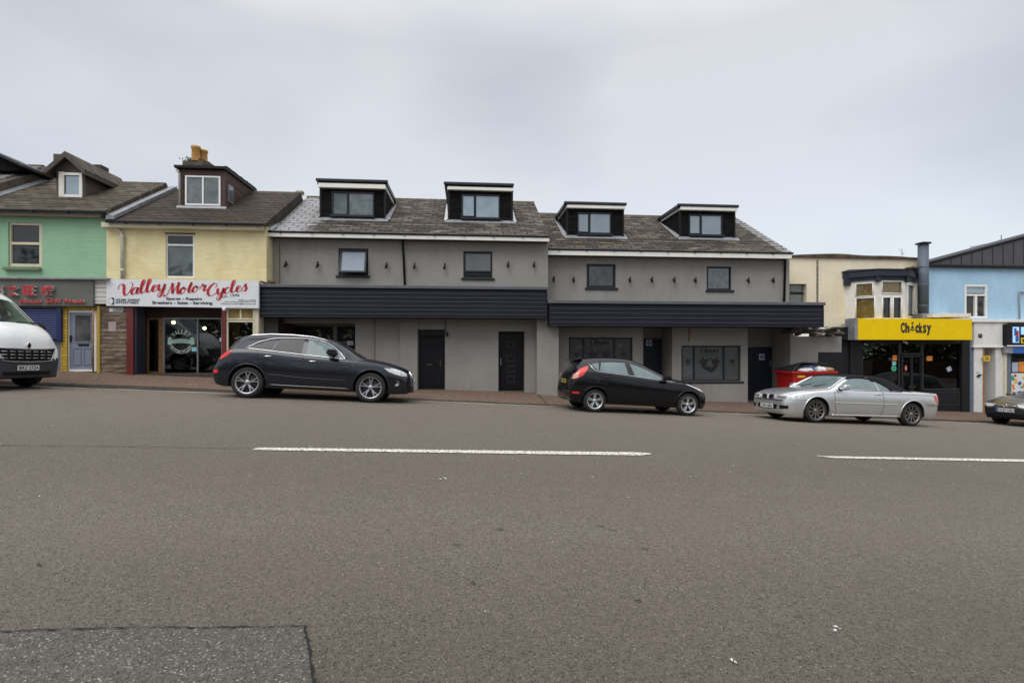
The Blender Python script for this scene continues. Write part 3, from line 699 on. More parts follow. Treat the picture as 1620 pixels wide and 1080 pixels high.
# pilasters
for p0, p1, dd in ((632, 660, .07), (405, 440, .05)):
    mb = MB(); mb.box(X(p0, F1-dd), X(p1, F1-dd), F1-dd, F1-.002, -1.5, Z(640, 500, F1)); mb.build('pilaster', M['grey_render2'], G1)
mb = MB(); mb.box(X(849.5, F1-.42), X(884, F1-.42), F1-.42, F1+.3, -1.5, Z(860, 500, F1)); mb.build('pier', M['grey_render2'], G1, bevel=.01)
# recess behind the estate car: inner walls, frames and glazing
mb = MB(); Yq = F1+1.1; mb.box(rec1[0]-.02, rec1[1]+.02, Yq, Yq+.1, -1.5, rec1[3]+.05); mb.box(rec1[0]-.1, rec1[0], F1+.34, Yq, -1.5, rec1[3]+.1); mb.box(rec1[1], rec1[1]+.1, F1+.34, Yq, -1.5, rec1[3]+.1); mb.box(rec1[0]-.1, rec1[1]+.1, F1+.34, Yq+.1, rec1[3], rec1[3]+.1); mb.build('lobby', M['grey_render2'], G1)
for (a, b) in ((456, 526), (533, 561)):
    f = window(G1, (a, 517, b, 612), Yq-.06, M['door_black'], [(a+3, 520, b-3, 606, M['pane_dark'])], fw=.09, dep=.055, name='lobby_window')
def notice(px, Y, mat, label, txt=None, name='notice', cat='notice', tilt=0, group=None, th=.012, grp=None):
    cx = (px[0]+px[2])/2; x0, x1 = X(px[0], Y), X(px[2], Y); z1, z0 = Z(cx, px[1], Y), Z(cx, px[3], Y)
    mb = MB(); c = Vector(((x0+x1)/2, Y, (z0+z1)/2))
    hw, hh = (x1-x0)/2, (z1-z0)/2; ca, sa = math.cos(tilt), math.sin(tilt)
    mb.prism([(c.x+a*ca-b*sa, c.z+a*sa+b*ca) for a, b in ((-hw, -hh), (hw, -hh), (hw, hh), (-hw, hh))], Y-th, Y)
    return mb.top(name, mat, c, label, cat, group)
notice((549, 539, 559, 546), Yq-.065, M['white'], 'white paper notice taped inside the dark lobby doorway above the estate car')
n_ = notice((552.5, 523, 560, 528.5), Yq-.065, M['charcoal'], 'small dark number plate high on the lobby door above the estate car', name='door_number', cat='number')
mb = MB(); put_text(mb, '221', n_.location.x, n_.location.z, Yq-.078, .09, .16); mb.build('lettering', M['lead'], n_)
def door6(par, h, Y, panels, name='door', mat='door_black', letter=True):
    x0, x1, z0, z1 = h; dw = x1-x0; mb = MB(); mb.box(x0+.05, x1-.05, Y, Y+.05, z0, z1-.06)
    for (a, b, c, d) in panels:
        xa_, xb_, za, zb = x0+a*dw, x0+b*dw, lerp(z0, z1, c), lerp(z0, z1, d)
        bars(mb, xa_, xb_, za, zb, Y-.014, .025, .015)
        mb.prism([(xa_+.05, za+.05), (xb_-.05, za+.05), (xb_-.05, zb-.05), (xa_+.05, zb-.05)], Y-.010, Y)
    d_ = mb.build(name, M[mat], par)
    fr = MB(); fr.box(x0+.002, x0+.05, Y-.03, Y+.05, z0, z1-.002); fr.box(x1-.05, x1-.002, Y-.03, Y+.05, z0, z1-.002); fr.box(x0+.05, x1-.05, Y-.03, Y+.05, z1-.06, z1-.002)
    fr.build('door_frame', M[mat], d_); return d_
zd1 = Z(682, 616.5, F1+.12); zd2 = Z(808, 617.5, F1+.3)
mb = MB(); mb.box(d1[0]+.003, d1[1]-.003, F1-.02, F1+.1, Z(682, 531, F1), d1[3]-.003); mb.build('door_header', M['door_black'], G1)
D1 = door6(G1, (d1[0], d1[1], zd1, Z(682, 531, F1+.1)), F1+.12, [(.14, .46, .80, .93), (.54, .86, .80, .93), (.14, .46, .45, .76), (.54, .86, .45, .76), (.14, .46, .06, .33), (.54, .86, .06, .33)])
dw = d1[1]-d1[0]; xm = (d1[0]+d1[1])/2; zh = Z(682, 577, F1+.1)
mb = MB(); mb.box(xm-.16, xm+.02, F1+.095, F1+.118, zh-.02, zh+.03); mb.build('letter_plate', M['brass'], D1)
mb = MB(); mb.box(d1[1]-.17, d1[1]-.13, F1+.085, F1+.118, zh-.05, zh+.15); mb.box(d1[1]-.24, d1[1]-.14, F1+.06, F1+.08, zh+.07, zh+.09); mb.build('door_handle', M['brass'], D1)
D2 = door6(G1, (d2[0], d2[1], zd2, d2[3]+.03), F1+.3, [])
for k, fz in enumerate((.78, .55, .37, .19)):
    mb = MB(); s_ = .13; z = lerp(zd2, d2[3], fz); xm = (d2[0]+d2[1])/2; bars(mb, xm-s_, xm+s_, z-s_*.9, z+s_*.9, F1+.285, .03, .016); mb.build('glazed_square', M['charcoal_l'], D2)
mb = MB(); mb.box(d2[0]+.08, d2[0]+.11, F1+.25, F1+.298, zd2+.85, zd2+1.1); mb.build('door_handle', M['alu'], D2)
# plaster joint lines
cables(G1, 593, 505, 609, F1); cables(G1, 442.5, 386, 449, F1, 'rust', .014)
mb = MB(); mb.box(X(704.5, F1-.02), X(705.6, F1-.02), F1-.02, F1+.02, Z(704, 523, F1), Z(704, 506, F1)); mb.build('cable', M['charcoal'], G1)
# soffit, gutter, roof
mb = MB(); mb.box(X(420, Ye1), X(868.5, Ye1), Ye1-.075, Ye1+.02, Z(645, 378.5, Ye1), Z(645, 371.2, Ye1)); mb.build('fascia_board', M['white_trim'], G1)
mb = MB(); mb.box(X(421, Ye1), X(867.5, Ye1), Ye1+.021, F1-.002, Z(645, 378.5, Ye1)+.01, Z(645, 375, Ye1)); mb.build('soffit', M['charcoal'], G1)
gutter(G1, X(418, Ye1), X(869, Ye1), Ye1-.012, Z(645, 370.4, Ye1))
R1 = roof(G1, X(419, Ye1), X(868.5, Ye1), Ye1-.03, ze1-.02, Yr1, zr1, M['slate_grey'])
pipe(G1, [at(636.5, 375, F1-.28), at(637, 379, F1-.12), at(637.5, 386, F1-.06), at(640.5, 452, F1-.06)], .035)
# upstand at the left verge, higher mortar side towards the yellow roof
xv = X(421, Ye1)
mb = MB(); pr = [(Ye1-.02, ze1-.1), (Ye1-.02, ze1+.16), (Yr1, zr1+.2), (Yr1, zr1-.1)]; mb.prism(pr, xv-.22, xv+.02, 'X'); mb.build('party_wall', M['stone_party'], G1)
mb = MB(); pr = [(Ye1-.04, ze1+.162), (Ye1-.04, ze1+.20), (Yr1, zr1+.24), (Yr1, zr1+.202)]; mb.prism(pr, xv-.26, xv-.04, 'X'); mb.build('coping', M['mould'], G1)
mb = MB(); mb.quad((xv+.022, Ye1, ze1+.12), (xv+.022, Yr1, zr1+.12), (xv+.16, Yr1, zr1+.02), (xv+.16, Ye1, ze1+.02)); mb.build('flashing', M['lead_pale'], G1, fix=False)
dormer_flat(G1, ze1, Ye1, (507.5, 609, 347), 298, 284, (500, 614, 284), (291.5, 298), (524.5, 303.5, 592, 342), [(528, 307, 548, 338, M['pane_green']), (553, 305.5, 590, 339.5, M['pane_pale_mottle'])], 1, mv=(550.5,))
dormer_flat(G1, ze1, Ye1, (710, 810, 350.5), 301, 290, (702, 813, 289.5), (297, 301.5), (730, 307.5, 791, 346), [(733, 311, 749, 341, M['pane_light']), (754, 310, 789, 342.5, M['pane_light'])], 2, 'lead_pale', mv=(751.5,))
window(G1, (535.5, 393, 582.5, 436), F1+.05, M['anthra'], [(539, 397, 579, 431, M['pane_grey'])], fw=.06, sill=M['anthra'])
# its top-hung sash stands open
mb = MB(); Yw = F1-.02; p = [X(538.5, Yw), X(580.5, Yw)]; zt_, zb_ = Z(560, 396, F1+.03), Z(560, 431, Yw-.22)
q = [(p[0], F1+.03, zt_), (p[1], F1+.03, zt_), (p[1], Yw-.20, zb_), (p[0], Yw-.20, zb_)]
def slab(mb, q, th):
    a = (Vector(q[1])-Vector(q[0])).cross(Vector(q[3])-Vector(q[0])).normalized()*th
    v = [Vector(x) for x in q]+[Vector(x)-a for x in q]; mb.add(v, [(0, 1, 2, 3), (7, 6, 5, 4), (0, 4, 5, 1), (1, 5, 6, 2), (2, 6, 7, 3), (3, 7, 4, 0)])
def frame_slab(mb, q, fw, th):
    q = [Vector(x) for x in q]; ex = (q[1]-q[0]).normalized()*fw; ez = (q[3]-q[0]).normalized()*fw
    slab(mb, [q[0], q[1], q[1]+ez, q[0]+ez], th); slab(mb, [q[3]-ez, q[2]-ez, q[2], q[3]], th); slab(mb, [q[0]+ez, q[0]+ez+ex, q[3]-ez+ex, q[3]-ez], th); slab(mb, [q[1]+ez-ex, q[1]+ez, q[2]-ez, q[2]-ez-ex], th)
    return [q[0]+ex*.9+ez*.9, q[1]-ex*.9+ez*.9, q[2]-ex*.9-ez*.9, q[3]+ex*.9-ez*.9]
q2 = frame_slab(mb, q, .05, .04); fo = mb.build('open_sash', M['anthra'], G1)
mb = MB(); slab(mb, [v+Vector((0, .01, 0)) for v in q2], .01); mb.build('pane', M['pane_open'], fo)
window(G1, (733, 397.5, 779, 440), F1+.05, M['anthra'], [(737, 402, 775.5, 428, M['pane_grey']), (737, 431, 775.5, 435, M['anthra'])], fw=.06, mh=(429.5,), sill=M['anthra'])
# cladding fascia over the shopfronts
def clad(par, p0, p1, yt, yb, Y0, Y1, n, cap_y):
    x0, x1 = X(p0, Y0), X(p1, Y0); zt, zb = Z((p0+p1)/2, yt, Y0), Z((p0+p1)/2, yb, Y0); zc = Z((p0+p1)/2, cap_y, Y0)
    mb = MB(); mb.box(x0, x1, Y0+.03, Y1, zb+.01, zc); o = mb.build('cladding', M['clad'], par)
    bd = MB(); lip = MB(); h = (zc-zb)/n
    for i in range(n):
        a = zb+i*h; bd.prism([(Y0+.029, a+.002), (Y0+.0, a+.006), (Y0+.012, a+h-.02), (Y0+.029, a+h-.01)], x0+.05, x1-.05, 'X')
        if i < n-1: lip.box(x0+.05, x1-.05, Y0-.008, Y0+.028, a+h-.018, a+h-.001)
    bd.build('cladding_boards', M['clad'], o); lip.build('board_lips', M['clad_edge'], o)
    c = MB(); c.box(x0-.04, x1+.04, Y0-.05, Y1, zc+.001, zt); c.build('capping', M['clad_cap'], o, bevel=.01)
    for xx in (x0, x1-.05): 
        e = MB(); e.box(xx-.002, xx+.052, Y0-.012, Y0+.028, zb, zc); e.build('corner_trim', M['clad'], o)
    return o
clad(G1, 406, 866, 451.5, 503, F1-.75, F1-.003, 7, 456.5)
# ---- grey building, lower (right) half
G2 = empty('terraced_building', (X(1050, F2), F2, zsm(ZF, X(1050, F2))), 'lower grey rendered building with two black dormers and jester window posters behind the black hatchback', 'building')
xa2, xb2 = X(862, F2), X(1249, F2); Ye2 = F2-.3; ze2 = Z(1058, 396, Ye2); Yr2, zr2 = roof_fit(ze2, Ye2, 1060, 343)
zf2 = Z(1050, 500, F2); W3 = (928, 417.5, 974, 455.5); W4 = (1118, 421.5, 1157, 459)
mb = MB(); wall_holes(mb, xa2, xb2, zf2, ze2-.05, F2, [hole(W3, F2), hole(W4, F2)], .13, back=2*Yr2-Ye2-.3); mb.build('wall', M['grey_render'], G2)
FG = F2-.3
sw1 = hole((900, 533.5, 1001, 606), FG); sw2 = hole((1078, 546.5, 1172, 603), FG); r1 = hole((1017, 500, 1063.5, 660), FG); 
zt2 = Z(1100, 505, FG); x0g, x1g = X(881, FG), X(1183, FG)
mb = MB(); wall_holes(mb, x0g, x1g, -3, zt2, FG, [sw1, sw2, (r1[0], r1[1], -3, zt2-.001)], .2)
mb.build('shopfront_wall', M['grey_render2'], G2)
mb = MB(); Yc = FG+1.0; mb.box(r1[0]-.02, r1[1]+.6, Yc, Yc+.1, -3, zt2); mb.box(r1[0]-.1, r1[0], FG+.2, Yc, -3, zt2); mb.box(r1[1], r1[1]+.1, FG+.2, Yc, -3, zt2)
# side passage by the bin: back wall, and return wall
Yd_ = FG+1.15; mb.box(x1g-.06, X(1250, Yd_)+.1, Yd_, Yd_+.1, -3, zt2); mb.box(X(1250, FG), X(1250, FG)+.12, FG, Yd_, -3, zt2)
mb.box(x1g-.06, x1g-.001, FG+.2, Yd_, -3, zt2); mb.build('recess_wall', M['grey_render2'], G2)
mb = MB(); mb.box(X(1250, FG)+.005, X(1331, FG), FG-.01, FG+.25, -3, Z(1290, 532, FG)); mb.build('side_wall', M['grey_render2'], G2)
mb = MB(); x_, x2_ = X(1294, FG), X(1333, FG); mb.box(x_, x2_, FG-.03, FG-.012, -3, Z(1310, 557, FG)); mb.build('dark_opening', M['charcoal'], G2)  # flat dark panel painted as the shade of an opening
mb = MB(); mb.box(X(1183.5, Yd_-.05), X(1192.5, Yd_-.05), Yd_-.06, Yd_-.003, -2, Z(1200, 549, Yd_)); mb.box(X(1193, Yd_-.05), X(1222, Yd_-.05), Yd_-.07, Yd_-.003, -2, Z(1200, 548.5, Yd_)); DD = mb.build('door', M['navy'], G2)
mb = MB(); hx_ = X(1219, Yd_-.1); hz_ = Z(1219, 575, Yd_-.1); mb.box(hx_-.02, hx_+.02, Yd_-.10, Yd_-.07, hz_-.12, hz_+.12); mb.build('door_handle', M['alu'], DD)
mb = MB(); mb.box(X(1019, Yc), X(1046, Yc), Yc-.05, Yc-.003, -2, Z(1030, 536, Yc)); mb.build('door', M['navy'], G2)
def safety_sign(px, Y, label):
    s = notice(px, Y, M['white'], label, name='safety_sign', cat='sign', group='blue round fire door signs')
    mb = MB(); r = (X(px[2], Y)-X(px[0], Y))*.45; disc(mb, s.location.x, s.location.z, Y-.013, r, 20, depth=.003); mb.build('blue_disc', M['sign_blue'], s)
    mb = MB(); put_text(mb, 'FIRE DOOR', s.location.x, s.location.z+r*.25, Y-.017, r*.25, r*1.45, .001); put_text(mb, 'KEEP SHUT', s.location.x, s.location.z-r*.25, Y-.017, r*.25, r*1.45, .001); mb.build('lettering', M['white'], s)
safety_sign((1022.5, 537.5, 1031, 546.5), Yc-.051, 'round blue fire door sign on the navy door between the two jester windows')
safety_sign((1201, 559.5, 1209, 569), Yd_-.071, 'round blue fire door sign on the wide navy door right of the jester windows')
def jester(mb, cx, cz, s, Y, flip=1):
    """grinning jester mask with a three-pointed cap, as flat vinyl"""
    prof = [(-1.5, .55), (-.9, .35), (-.5, .5), (-.15, 1.25), (.15, .55), (.6, .6), (1.35, .9), (.95, .25), (.75, -.1), (.65, -.6), (.2, -1.05), (-.2, -1.0), (-.6, -.6), (-.8, 0)]
    mb.prism([(cx+a*s*flip, cz+b*s) for a, b in prof], Y-.002, Y)
def show_window(par, px, Y, mull, dark):
    pm = M['pane_frost_dark'] if dark else M['pane_frost']
    x0, y0, x1, y1 = px; cx = (x0+x1)/2
    f = window(par, px, Y, M['anthra'], [(x0+2, y0+2, mull[0]-1, y1-2, pm), (mull[0]+1, y0+2, mull[1]-1, y1-2, pm), (mull[1]+1, y0+2, x1-2, y1-2, pm)], fw=.05, dep=.08, mv=mull, name='shop_window', sill=M['anthra'])
    YY = Y+.08*.55-.001; mb = MB(); mid = (mull[0]+mull[1])/2; k = (x1-x0)/94.0
    zt = lambda yy: Z(cx, yy, YY)
    brush_w = [('C', 1.35), ('l', .8), ('o', .95), ('w', 1.35), ('n', 1.05), ('s', .8)]
    xa_, xb_ = X(mid-14*k, YY), X(mid+14*k, YY)
    put = MB(); z_ = zt(y0+11*k)
    brush(put, 'Clowns', xa_, z_, xb_, z_, .105*k, YY, pen=.42, depth=.004); put_text(put, 'BEVOIS VALLEY', (xa_+xb_)/2, zt(y0+14.6*k), YY, .045, X(mid+14*k, YY)-X(mid-14*k, YY), .002)
    put.build('vinyl_lettering', M['vinyl_print'], f)
    for (c, yy, s, fl) in ((mid-9*k, 26, .17, 1), (mid+10*k, 26, .16, -1)):
        jester(mb, X(c, YY), zt(y0+yy*k), s*k, YY, fl)
    mb.prism([(X(mid+a*k, YY), zt(y0+b*k)) for a, b in ((-13, 35), (-6, 32.5), (4, 34), (8, 32), (13, 33), (10, 38), (3, 43), (-4, 39))], YY-.0022, YY)
    for c in ((x0+mull[0])/2, (mull[1]+x1)/2): 
        jester(mb, X(c, YY), zt(y0+25*k), .09, YY); put_text(mb, 'CLOWNS', X(c, YY), zt(y0+31.5*k), YY, .04, .32, .002)
    mb.build('vinyl_print', M['vinyl_print'], f)
    return f
show_window(G2, (900, 533.5, 1001, 606), FG+.07, (923.5, 972.5), True)
show_window(G2, (1078, 546.5, 1172, 603), FG+.07, (1098.5, 1145.5), False)
mb = MB(); mb.prism([(X(a, FG-.004), Z(1090, b, FG)) for a, b in ((1089.5, 517), (1092.5, 517), (1091.5, 530), (1090.5, 543), (1088.5, 540), (1089, 528))], FG-.004, FG-.001); mb.build('rust_stain', M['rust'], G2)
mb = MB(); mb.box(X(862, Ye2), X(1250.5, Ye2), Ye2-.075, Ye2+.02, Z(1058, 406.5, Ye2), Z(1058, 398.2, Ye2)); mb.build('fascia_board', M['white_trim'], G2)
mb = MB(); mb.box(X(863, Ye2), X(1250, Ye2), Ye2+.021, F2-.002, Z(1058, 406.5, Ye2)+.01, Z(1058, 402, Ye2)); mb.build('soffit', M['charcoal'], G2)
gutter(G2, X(860, Ye2), X(1252.5, Ye2), Ye2-.012, Z(1058, 397.3, Ye2))
roof(G2, X(850, Ye2), X(1250, Ye2), Ye2-.03, ze2-.02, Yr2, zr2, M['slate_grey2'])
# toothed slates along the right verge
mb = MB(); n = 15; xe = X(1250, Ye2)
for i in range(n):
    a, b = i/n, (i+.75)/n; y0, y1 = lerp(Ye2, Yr2, a), lerp(Ye2, Yr2, b); z0, z1 = lerp(ze2, zr2, a)+.02, lerp(ze2, zr2, b)+.02
    mb.prism([(xe-.05, 0), (xe-.05, .025), (xe+.07, .025), (xe+.07, 0)], 0, 1) if False else mb.add([(xe-.35, y0, z0+.012), (xe+.06, y0, z0+.012), (xe+.06, y1, z1), (xe-.35, y1, z1), (xe-.35, y0, z0-.02), (xe+.06, y0, z0-.02), (xe+.06, y1, z1-.03), (xe-.35, y1, z1-.03)], [(0, 1, 2, 3), (0, 4, 5, 1), (1, 5, 6, 2)])
mb.build('verge_slates', M['slate_pale'], G2)
dormer_flat(G2, ze2, Ye2, (897.5, 985.5, 375), 330, 320, (892, 991, 320), (325.5, 330), (913.5, 336, 967, 371), [(916, 339.5, 930, 366, M['pane_sky']), (935, 338.5, 965.5, 367, M['pane_sky'])], -1, mv=(932.5,))
dormer_flat(G2, ze2, Ye2, (1075.5, 1161.5, 377), 333, 323.5, (1071, 1168, 323.5), (328.5, 333.2), (1090, 339, 1143, 372.5), [(1093, 342.5, 1106.5, 368.5, M['pane_sky']), (1111.5, 341.5, 1141, 370, M['pane_sky'])], -1, mv=(1109,))
window(G2, W3, F2+.05, M['anthra'], [(933, 422, 969.5, 451, M['pane_trees'])], fw=.075, sill=M['anthra'])
window(G2, W4, F2+.05, M['anthra'], [(1121, 425, 1153, 455.5, M['pane_pale_mottle'])], fw=.06, sill=M['anthra'])
clad(G2, 868.5, 1303, 476.5, 517, F2-1.35, F2-.003, 5, 481.5)
pipe(G2, [at(1249, 400, Ye2-.06), at(1246, 404, F2-.2), at(1242.5, 409, F2-.06), at(1240.5, 478, F2-.06)], .04)
# wall lights
def wall_light(px, py, F, label):
    t = at(px, py, F); e = empty('wall_light', (t.x, t.y, t.z), label, 'wall light', 'small black spotlights on the grey upper walls')
    mb = MB(); mb.lathe([(.001, 0), (.035, 0), (.035, -.02), (.001, -.02)], (t.x, F, t.z+.02), 'Y', 12); mb.tube([(t.x, F-.01, t.z+.02), (t.x+.01, F-.09, t.z+.03)], .012, 6); mb.build('bracket', M['black'], e)
    mb = MB(); mb.tube([(t.x+.015, F-.09, t.z+.105), (t.x-.012, F-.135, t.z-.09)], [.025, .036], 12); mb.build('spotlight_head', M['black'], e)
for a in ((453.5, 419, F1, 'black wall light nearest the yellow house on the higher grey wall'), (503.6, 420, F1, 'black wall light just left of the open blue-paned upper window'), (612, 421, F1, 'black wall light between the open upper window and the black downpipe'),
          (656, 422, F1, 'black wall light just right of the black downpipe'), (703.5, 422.6, F1, 'black wall light just left of the blinded window above the panelled black door'), (803.4, 419.7, F1, 'black wall light above the plain black door'), (844.4, 419.7, F1, 'black wall light at the right-hand end of the higher grey wall'),
          (875.3, 442.5, F2, 'black wall light at the left-hand end of the lower grey wall'), (906.7, 443.3, F2, 'black wall light just left of the dark tree-reflecting window of the lower grey wall'), (995.3, 443.3, F2, 'first black wall light to the right of the dark tree-reflecting window'),
          (1030, 443.3, F2, 'second of four black wall lights between the two windows of the lower grey wall'), (1065.2, 443.5, F2, 'third of four black wall lights between the two windows of the lower grey wall'), (1098.6, 444, F2, 'black wall light just left of the pale mottled window of the lower grey wall'),
          (1181.9, 444.3, F2, 'black wall light just right of the pale mottled window of the lower grey wall'), (1221, 444.3, F2, 'black wall light nearest the cream building on the lower grey wall')): wall_light(*a)
t = at(707.5, 529, F1); e = empty('wall_light', t, 'small black lantern low on the wall beside the panelled black door', 'wall light')
mb = MB(); mb.tube([(t.x, F1, t.z-.02), (t.x, F1-.08, t.z-.02)], .015, 6); mb.build('bracket', M['black'], e); mb = MB(); mb.lathe([(.001, .1), (.05, .06), (.04, -.05), (.001, -.08)], (t.x, F1-.09, t.z), 'Z', 8); mb.build('lantern', M['charcoal_l'], e)

# ---- yellow house with the motorcycle shop
Y1 = empty('terraced_house', (X(290, F0), F0, zsm(ZF, X(290, F0))), 'yellow painted brick house with a box dormer and chimney above the motorcycle shop', 'house')
xa3, xb3 = X(168.5, F0), X(421.5, F0); Ye3 = F0-.25; ze3 = Z(295, 350.5, Ye3); Yr3, zr3 = roof_fit(ze3, Ye3, 440, 305)
W = (262, 370, 308, 439.5)
zs3 = Z(290, 483, F0)
mb = MB(); wall_holes(mb, xa3, xb3, zs3, ze3-.03, F0, [hole(W, F0)], .12, back=2*Yr3-Ye3-.3); mb.build('wall', M['yellow_brick'], Y1)
window(Y1, W, F0+.04, M['upvc'], [(265, 373, 305.5, 385, M['pane_dark']), (265, 390, 305.5, 436, M['pane_green'])], fw=.055, mh=(387.5,))
mb = MB(); mb.box(X(261, F0), X(309, F0), F0-.02, F0+.002, Z(285, 370.5, F0), Z(285, 368.5, F0)); mb.build('lintel', M['dark_brick'], Y1)
mb = MB(); mb.box(xa3, X(419, F0), Ye3+.02, F0-.003, ze3-.20, ze3-.06); mb.build('soffit', M['cream_paint'], Y1)
gutter(Y1, X(170, Ye3), X(419, Ye3), Ye3-.0, ze3-.04, .06)
roof(Y1, X(172, Ye3), X(420.5, Ye3), Ye3-.03, ze3-.02, Yr3, zr3, M['slate_brown'])
xv = X(175, Ye3); mb = MB(); mb.prism([(Ye3-.03, ze3+.02), (Ye3-.03, ze3+.14), (Yr3, zr3+.14), (Yr3, zr3)], xv-.12, xv+.12, 'X'); mb.build('party_coping', M['lead'], Y1)
# box dormer with side light
fr = on_roof(320, 329, ze3, Ye3); Y = fr.y; zb = fr.z; x0, x1 = X(284, Y), X(356.5, Y); zt = Z(320, 267, Y); Yb = Ye3+(zt-ze3)/.577+.05
mb = MB(); mb.prism([(Y, zb-.15), (Y, zt), (Yb, zt), (Yb, zt-.1)], x0, x1, 'X'); D = mb.build('dormer', M['dark_brick'], Y1)
mb = MB(); mb.box(x0-.09, x1+.07, Y-.16, Yb+.1, zt-.03, zt+.05); mb.build('dormer_roof', M['black'], D)
mb = MB(); mb.box(x0-.012, x0+.12, Y-.02, Y-.002, zb, zt-.04); mb.box(x1-.16, x1+.012, Y-.02, Y-.002, zb, zt-.04); mb.box(x0+.12, x1-.16, Y-.02, Y-.002, Z(320, 277, Y), zt-.04); mb.build('dormer_surround', M['wood_warm'] if False else plain('dark_red_wood', (.05, .018, .015), .5), D)
window(D, (292.5, 278, 348.5, 325), Y-.05, M['upvc'], [(296, 281, 318, 321.5, M['pane_pale_mottle']), (323.5, 281, 345, 322, M['pane_pale_mottle'])], fw=.055, dep=.05, mv=(320.7,), name='dormer_window', sub=False, pnames='dormer_pane')
mb = MB(); mb.box(x0-.05, x1+.05, Y-.08, Y-.003, zb-.03, zb+.04); mb.build('dormer_sill', M['lead_pale'], D)
mb = MB(); mb.box(x1+.002, x1+.03, Y+.16, Y+.52, zb+.28, zt-.42); q_ = mb.build('side_light', M['lead'], D); mb = MB(); mb.box(x1+.031, x1+.036, Y+.20, Y+.48, zb+.32, zt-.46); mb.build('side_pane', M['pane_green'], D)
pp = at(281.5, 270, Y-.1); mb = MB(); mb.tube([at(278.5, 268, Y-.12), at(284, 275, Y-.04), at(284, 326, Y-.04)], .035, 8); mb.build('dormer_pipe', M['pipe_white'], D)
mb = MB(); random.seed(3); yy = Y-.1
while yy < Yb: mb.box(x1+.0, x1+.09, yy, yy+.14, zt+.051, zt+.075+random.uniform(0, .02)); yy += .15
mb.build('tile_edge', M['stone_party'], D)
# chimney
Yc3 = Yr3+.1; x0, x1 = X(291, Yc3), X(330, Yc3); mb = MB(); z0, z1 = Z(310, 300, Yc3), Z(310, 252, Yc3)
mb.box(x0+.05, x1-.05, Yc3, Yc3+.55, z0-.8, z1-.25); mb.box(x0-.02, x1+.02, Yc3-.06, Yc3+.6, z1-.25, z1-.08)
mb.prism([(x0+.05, z1-.08), (x1-.05, z1-.08), (x1-.25, z1+.06), (x0+.2, z1+.06)], Yc3+.05, Yc3+.5); CH = mb.build('chimney', M['stone_party'], Y1)
for (cx, yb_, yt_, yd) in ((310, 251, 232, .12), (321.5, 254, 238, .38)):
    p = at(cx, yb_, Yc3+yd); hh = Z(cx, yt_, Yc3+yd)-p.z; r_ = .135
    mb = MB(); mb.lathe([(r_*1.08, -.1), (r_, hh-.1), (r_*1.18, hh-.08), (r_*1.18, hh), (r_*.8, hh), (r_*.75, hh-.3)], p, 'Z', 18); mb.build('chimney_pot', M['terracotta'], CH)
mb = MB(); random.seed(5)
for k in range(40):
    c = Vector((x0+.15+random.gauss(0, .10), Yc3+random.uniform(-.05, .3), z1-.02+random.uniform(-.05, .06))); a = random.uniform(0, 6.28); l = random.uniform(.08, .22); up = random.uniform(.0, 1.0)
    tip = c+Vector((math.cos(a)*l-.05, math.sin(a)*l*.5, l*up)); mb.add([c, c+Vector((.02, .01, .01)), tip, c+Vector((-.02, 0, .02))], [(0, 1, 2, 3)])
fe = mb.top('fern_tuft', M['fern'], (x0+.15, Yc3, z1-.02), 'green ferns growing out of the chimney top of the yellow house', 'plant', fix=False)
pipe(Y1, [at(178, 352, F0-.22), at(178, 358, F0-.15), at(190, 367, F0-.07), at(193.5, 372, F0-.07), at(193.5, 441, F0-.07)], .045, 'pipe_white', clips=[at(193.5, 374, F0-.07), at(193.5, 427, F0-.07)])
# motorcycle shop front
FS = F0-.3
def bx(par, name, mat, p, Y0, Y1_, zlow=None, bevel=0, sub=None):
    cx = (p[0]+p[2])/2; mb = MB(); z0 = Z(cx, p[3], Y0) if zlow is None else zlow; mb.box(X(p[0], Y0), X(p[2], Y0), Y0, Y1_, z0, Z(cx, p[1], Y0)); return mb.build(name, M[mat], par, bevel=bevel)
bx(Y1, 'board_wall', 'planks', (157, 484, 200, 600), FS, F0+.1, .2)
bx(Y1, 'red_post', 'red_post', (200, 486, 210.5, 600), FS-.05, F0+.1, .2, .01)
bx(Y1, 'steel_post', 'navy_wood', (211, 486, 216, 600), FS, F0+.1, .2)
bx(Y1, 'red_post', 'red_post', (350.5, 486, 357.5, 640), FS-.05, F0+.1, .0, .01)
# interior box behind the recess
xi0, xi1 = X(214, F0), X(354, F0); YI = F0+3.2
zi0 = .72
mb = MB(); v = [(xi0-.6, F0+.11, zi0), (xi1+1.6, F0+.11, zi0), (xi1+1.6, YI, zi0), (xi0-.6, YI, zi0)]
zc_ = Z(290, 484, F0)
mb.quad(*v); mb.quad(*[(a, b, zc_) for a, b, c in v]); mb.quad(v[3], v[2], (v[2][0], YI, zc_), (v[3][0], YI, zc_)); mb.quad(v[0], v[3], (v[3][0], YI, zc_), (v[0][0], F0+.11, zc_)); mb.quad(v[1], v[2], (v[2][0], YI, zc_), (v[1][0], F0+.11, zc_)); mb.build('shop_room', M['shop_dark'], Y1)
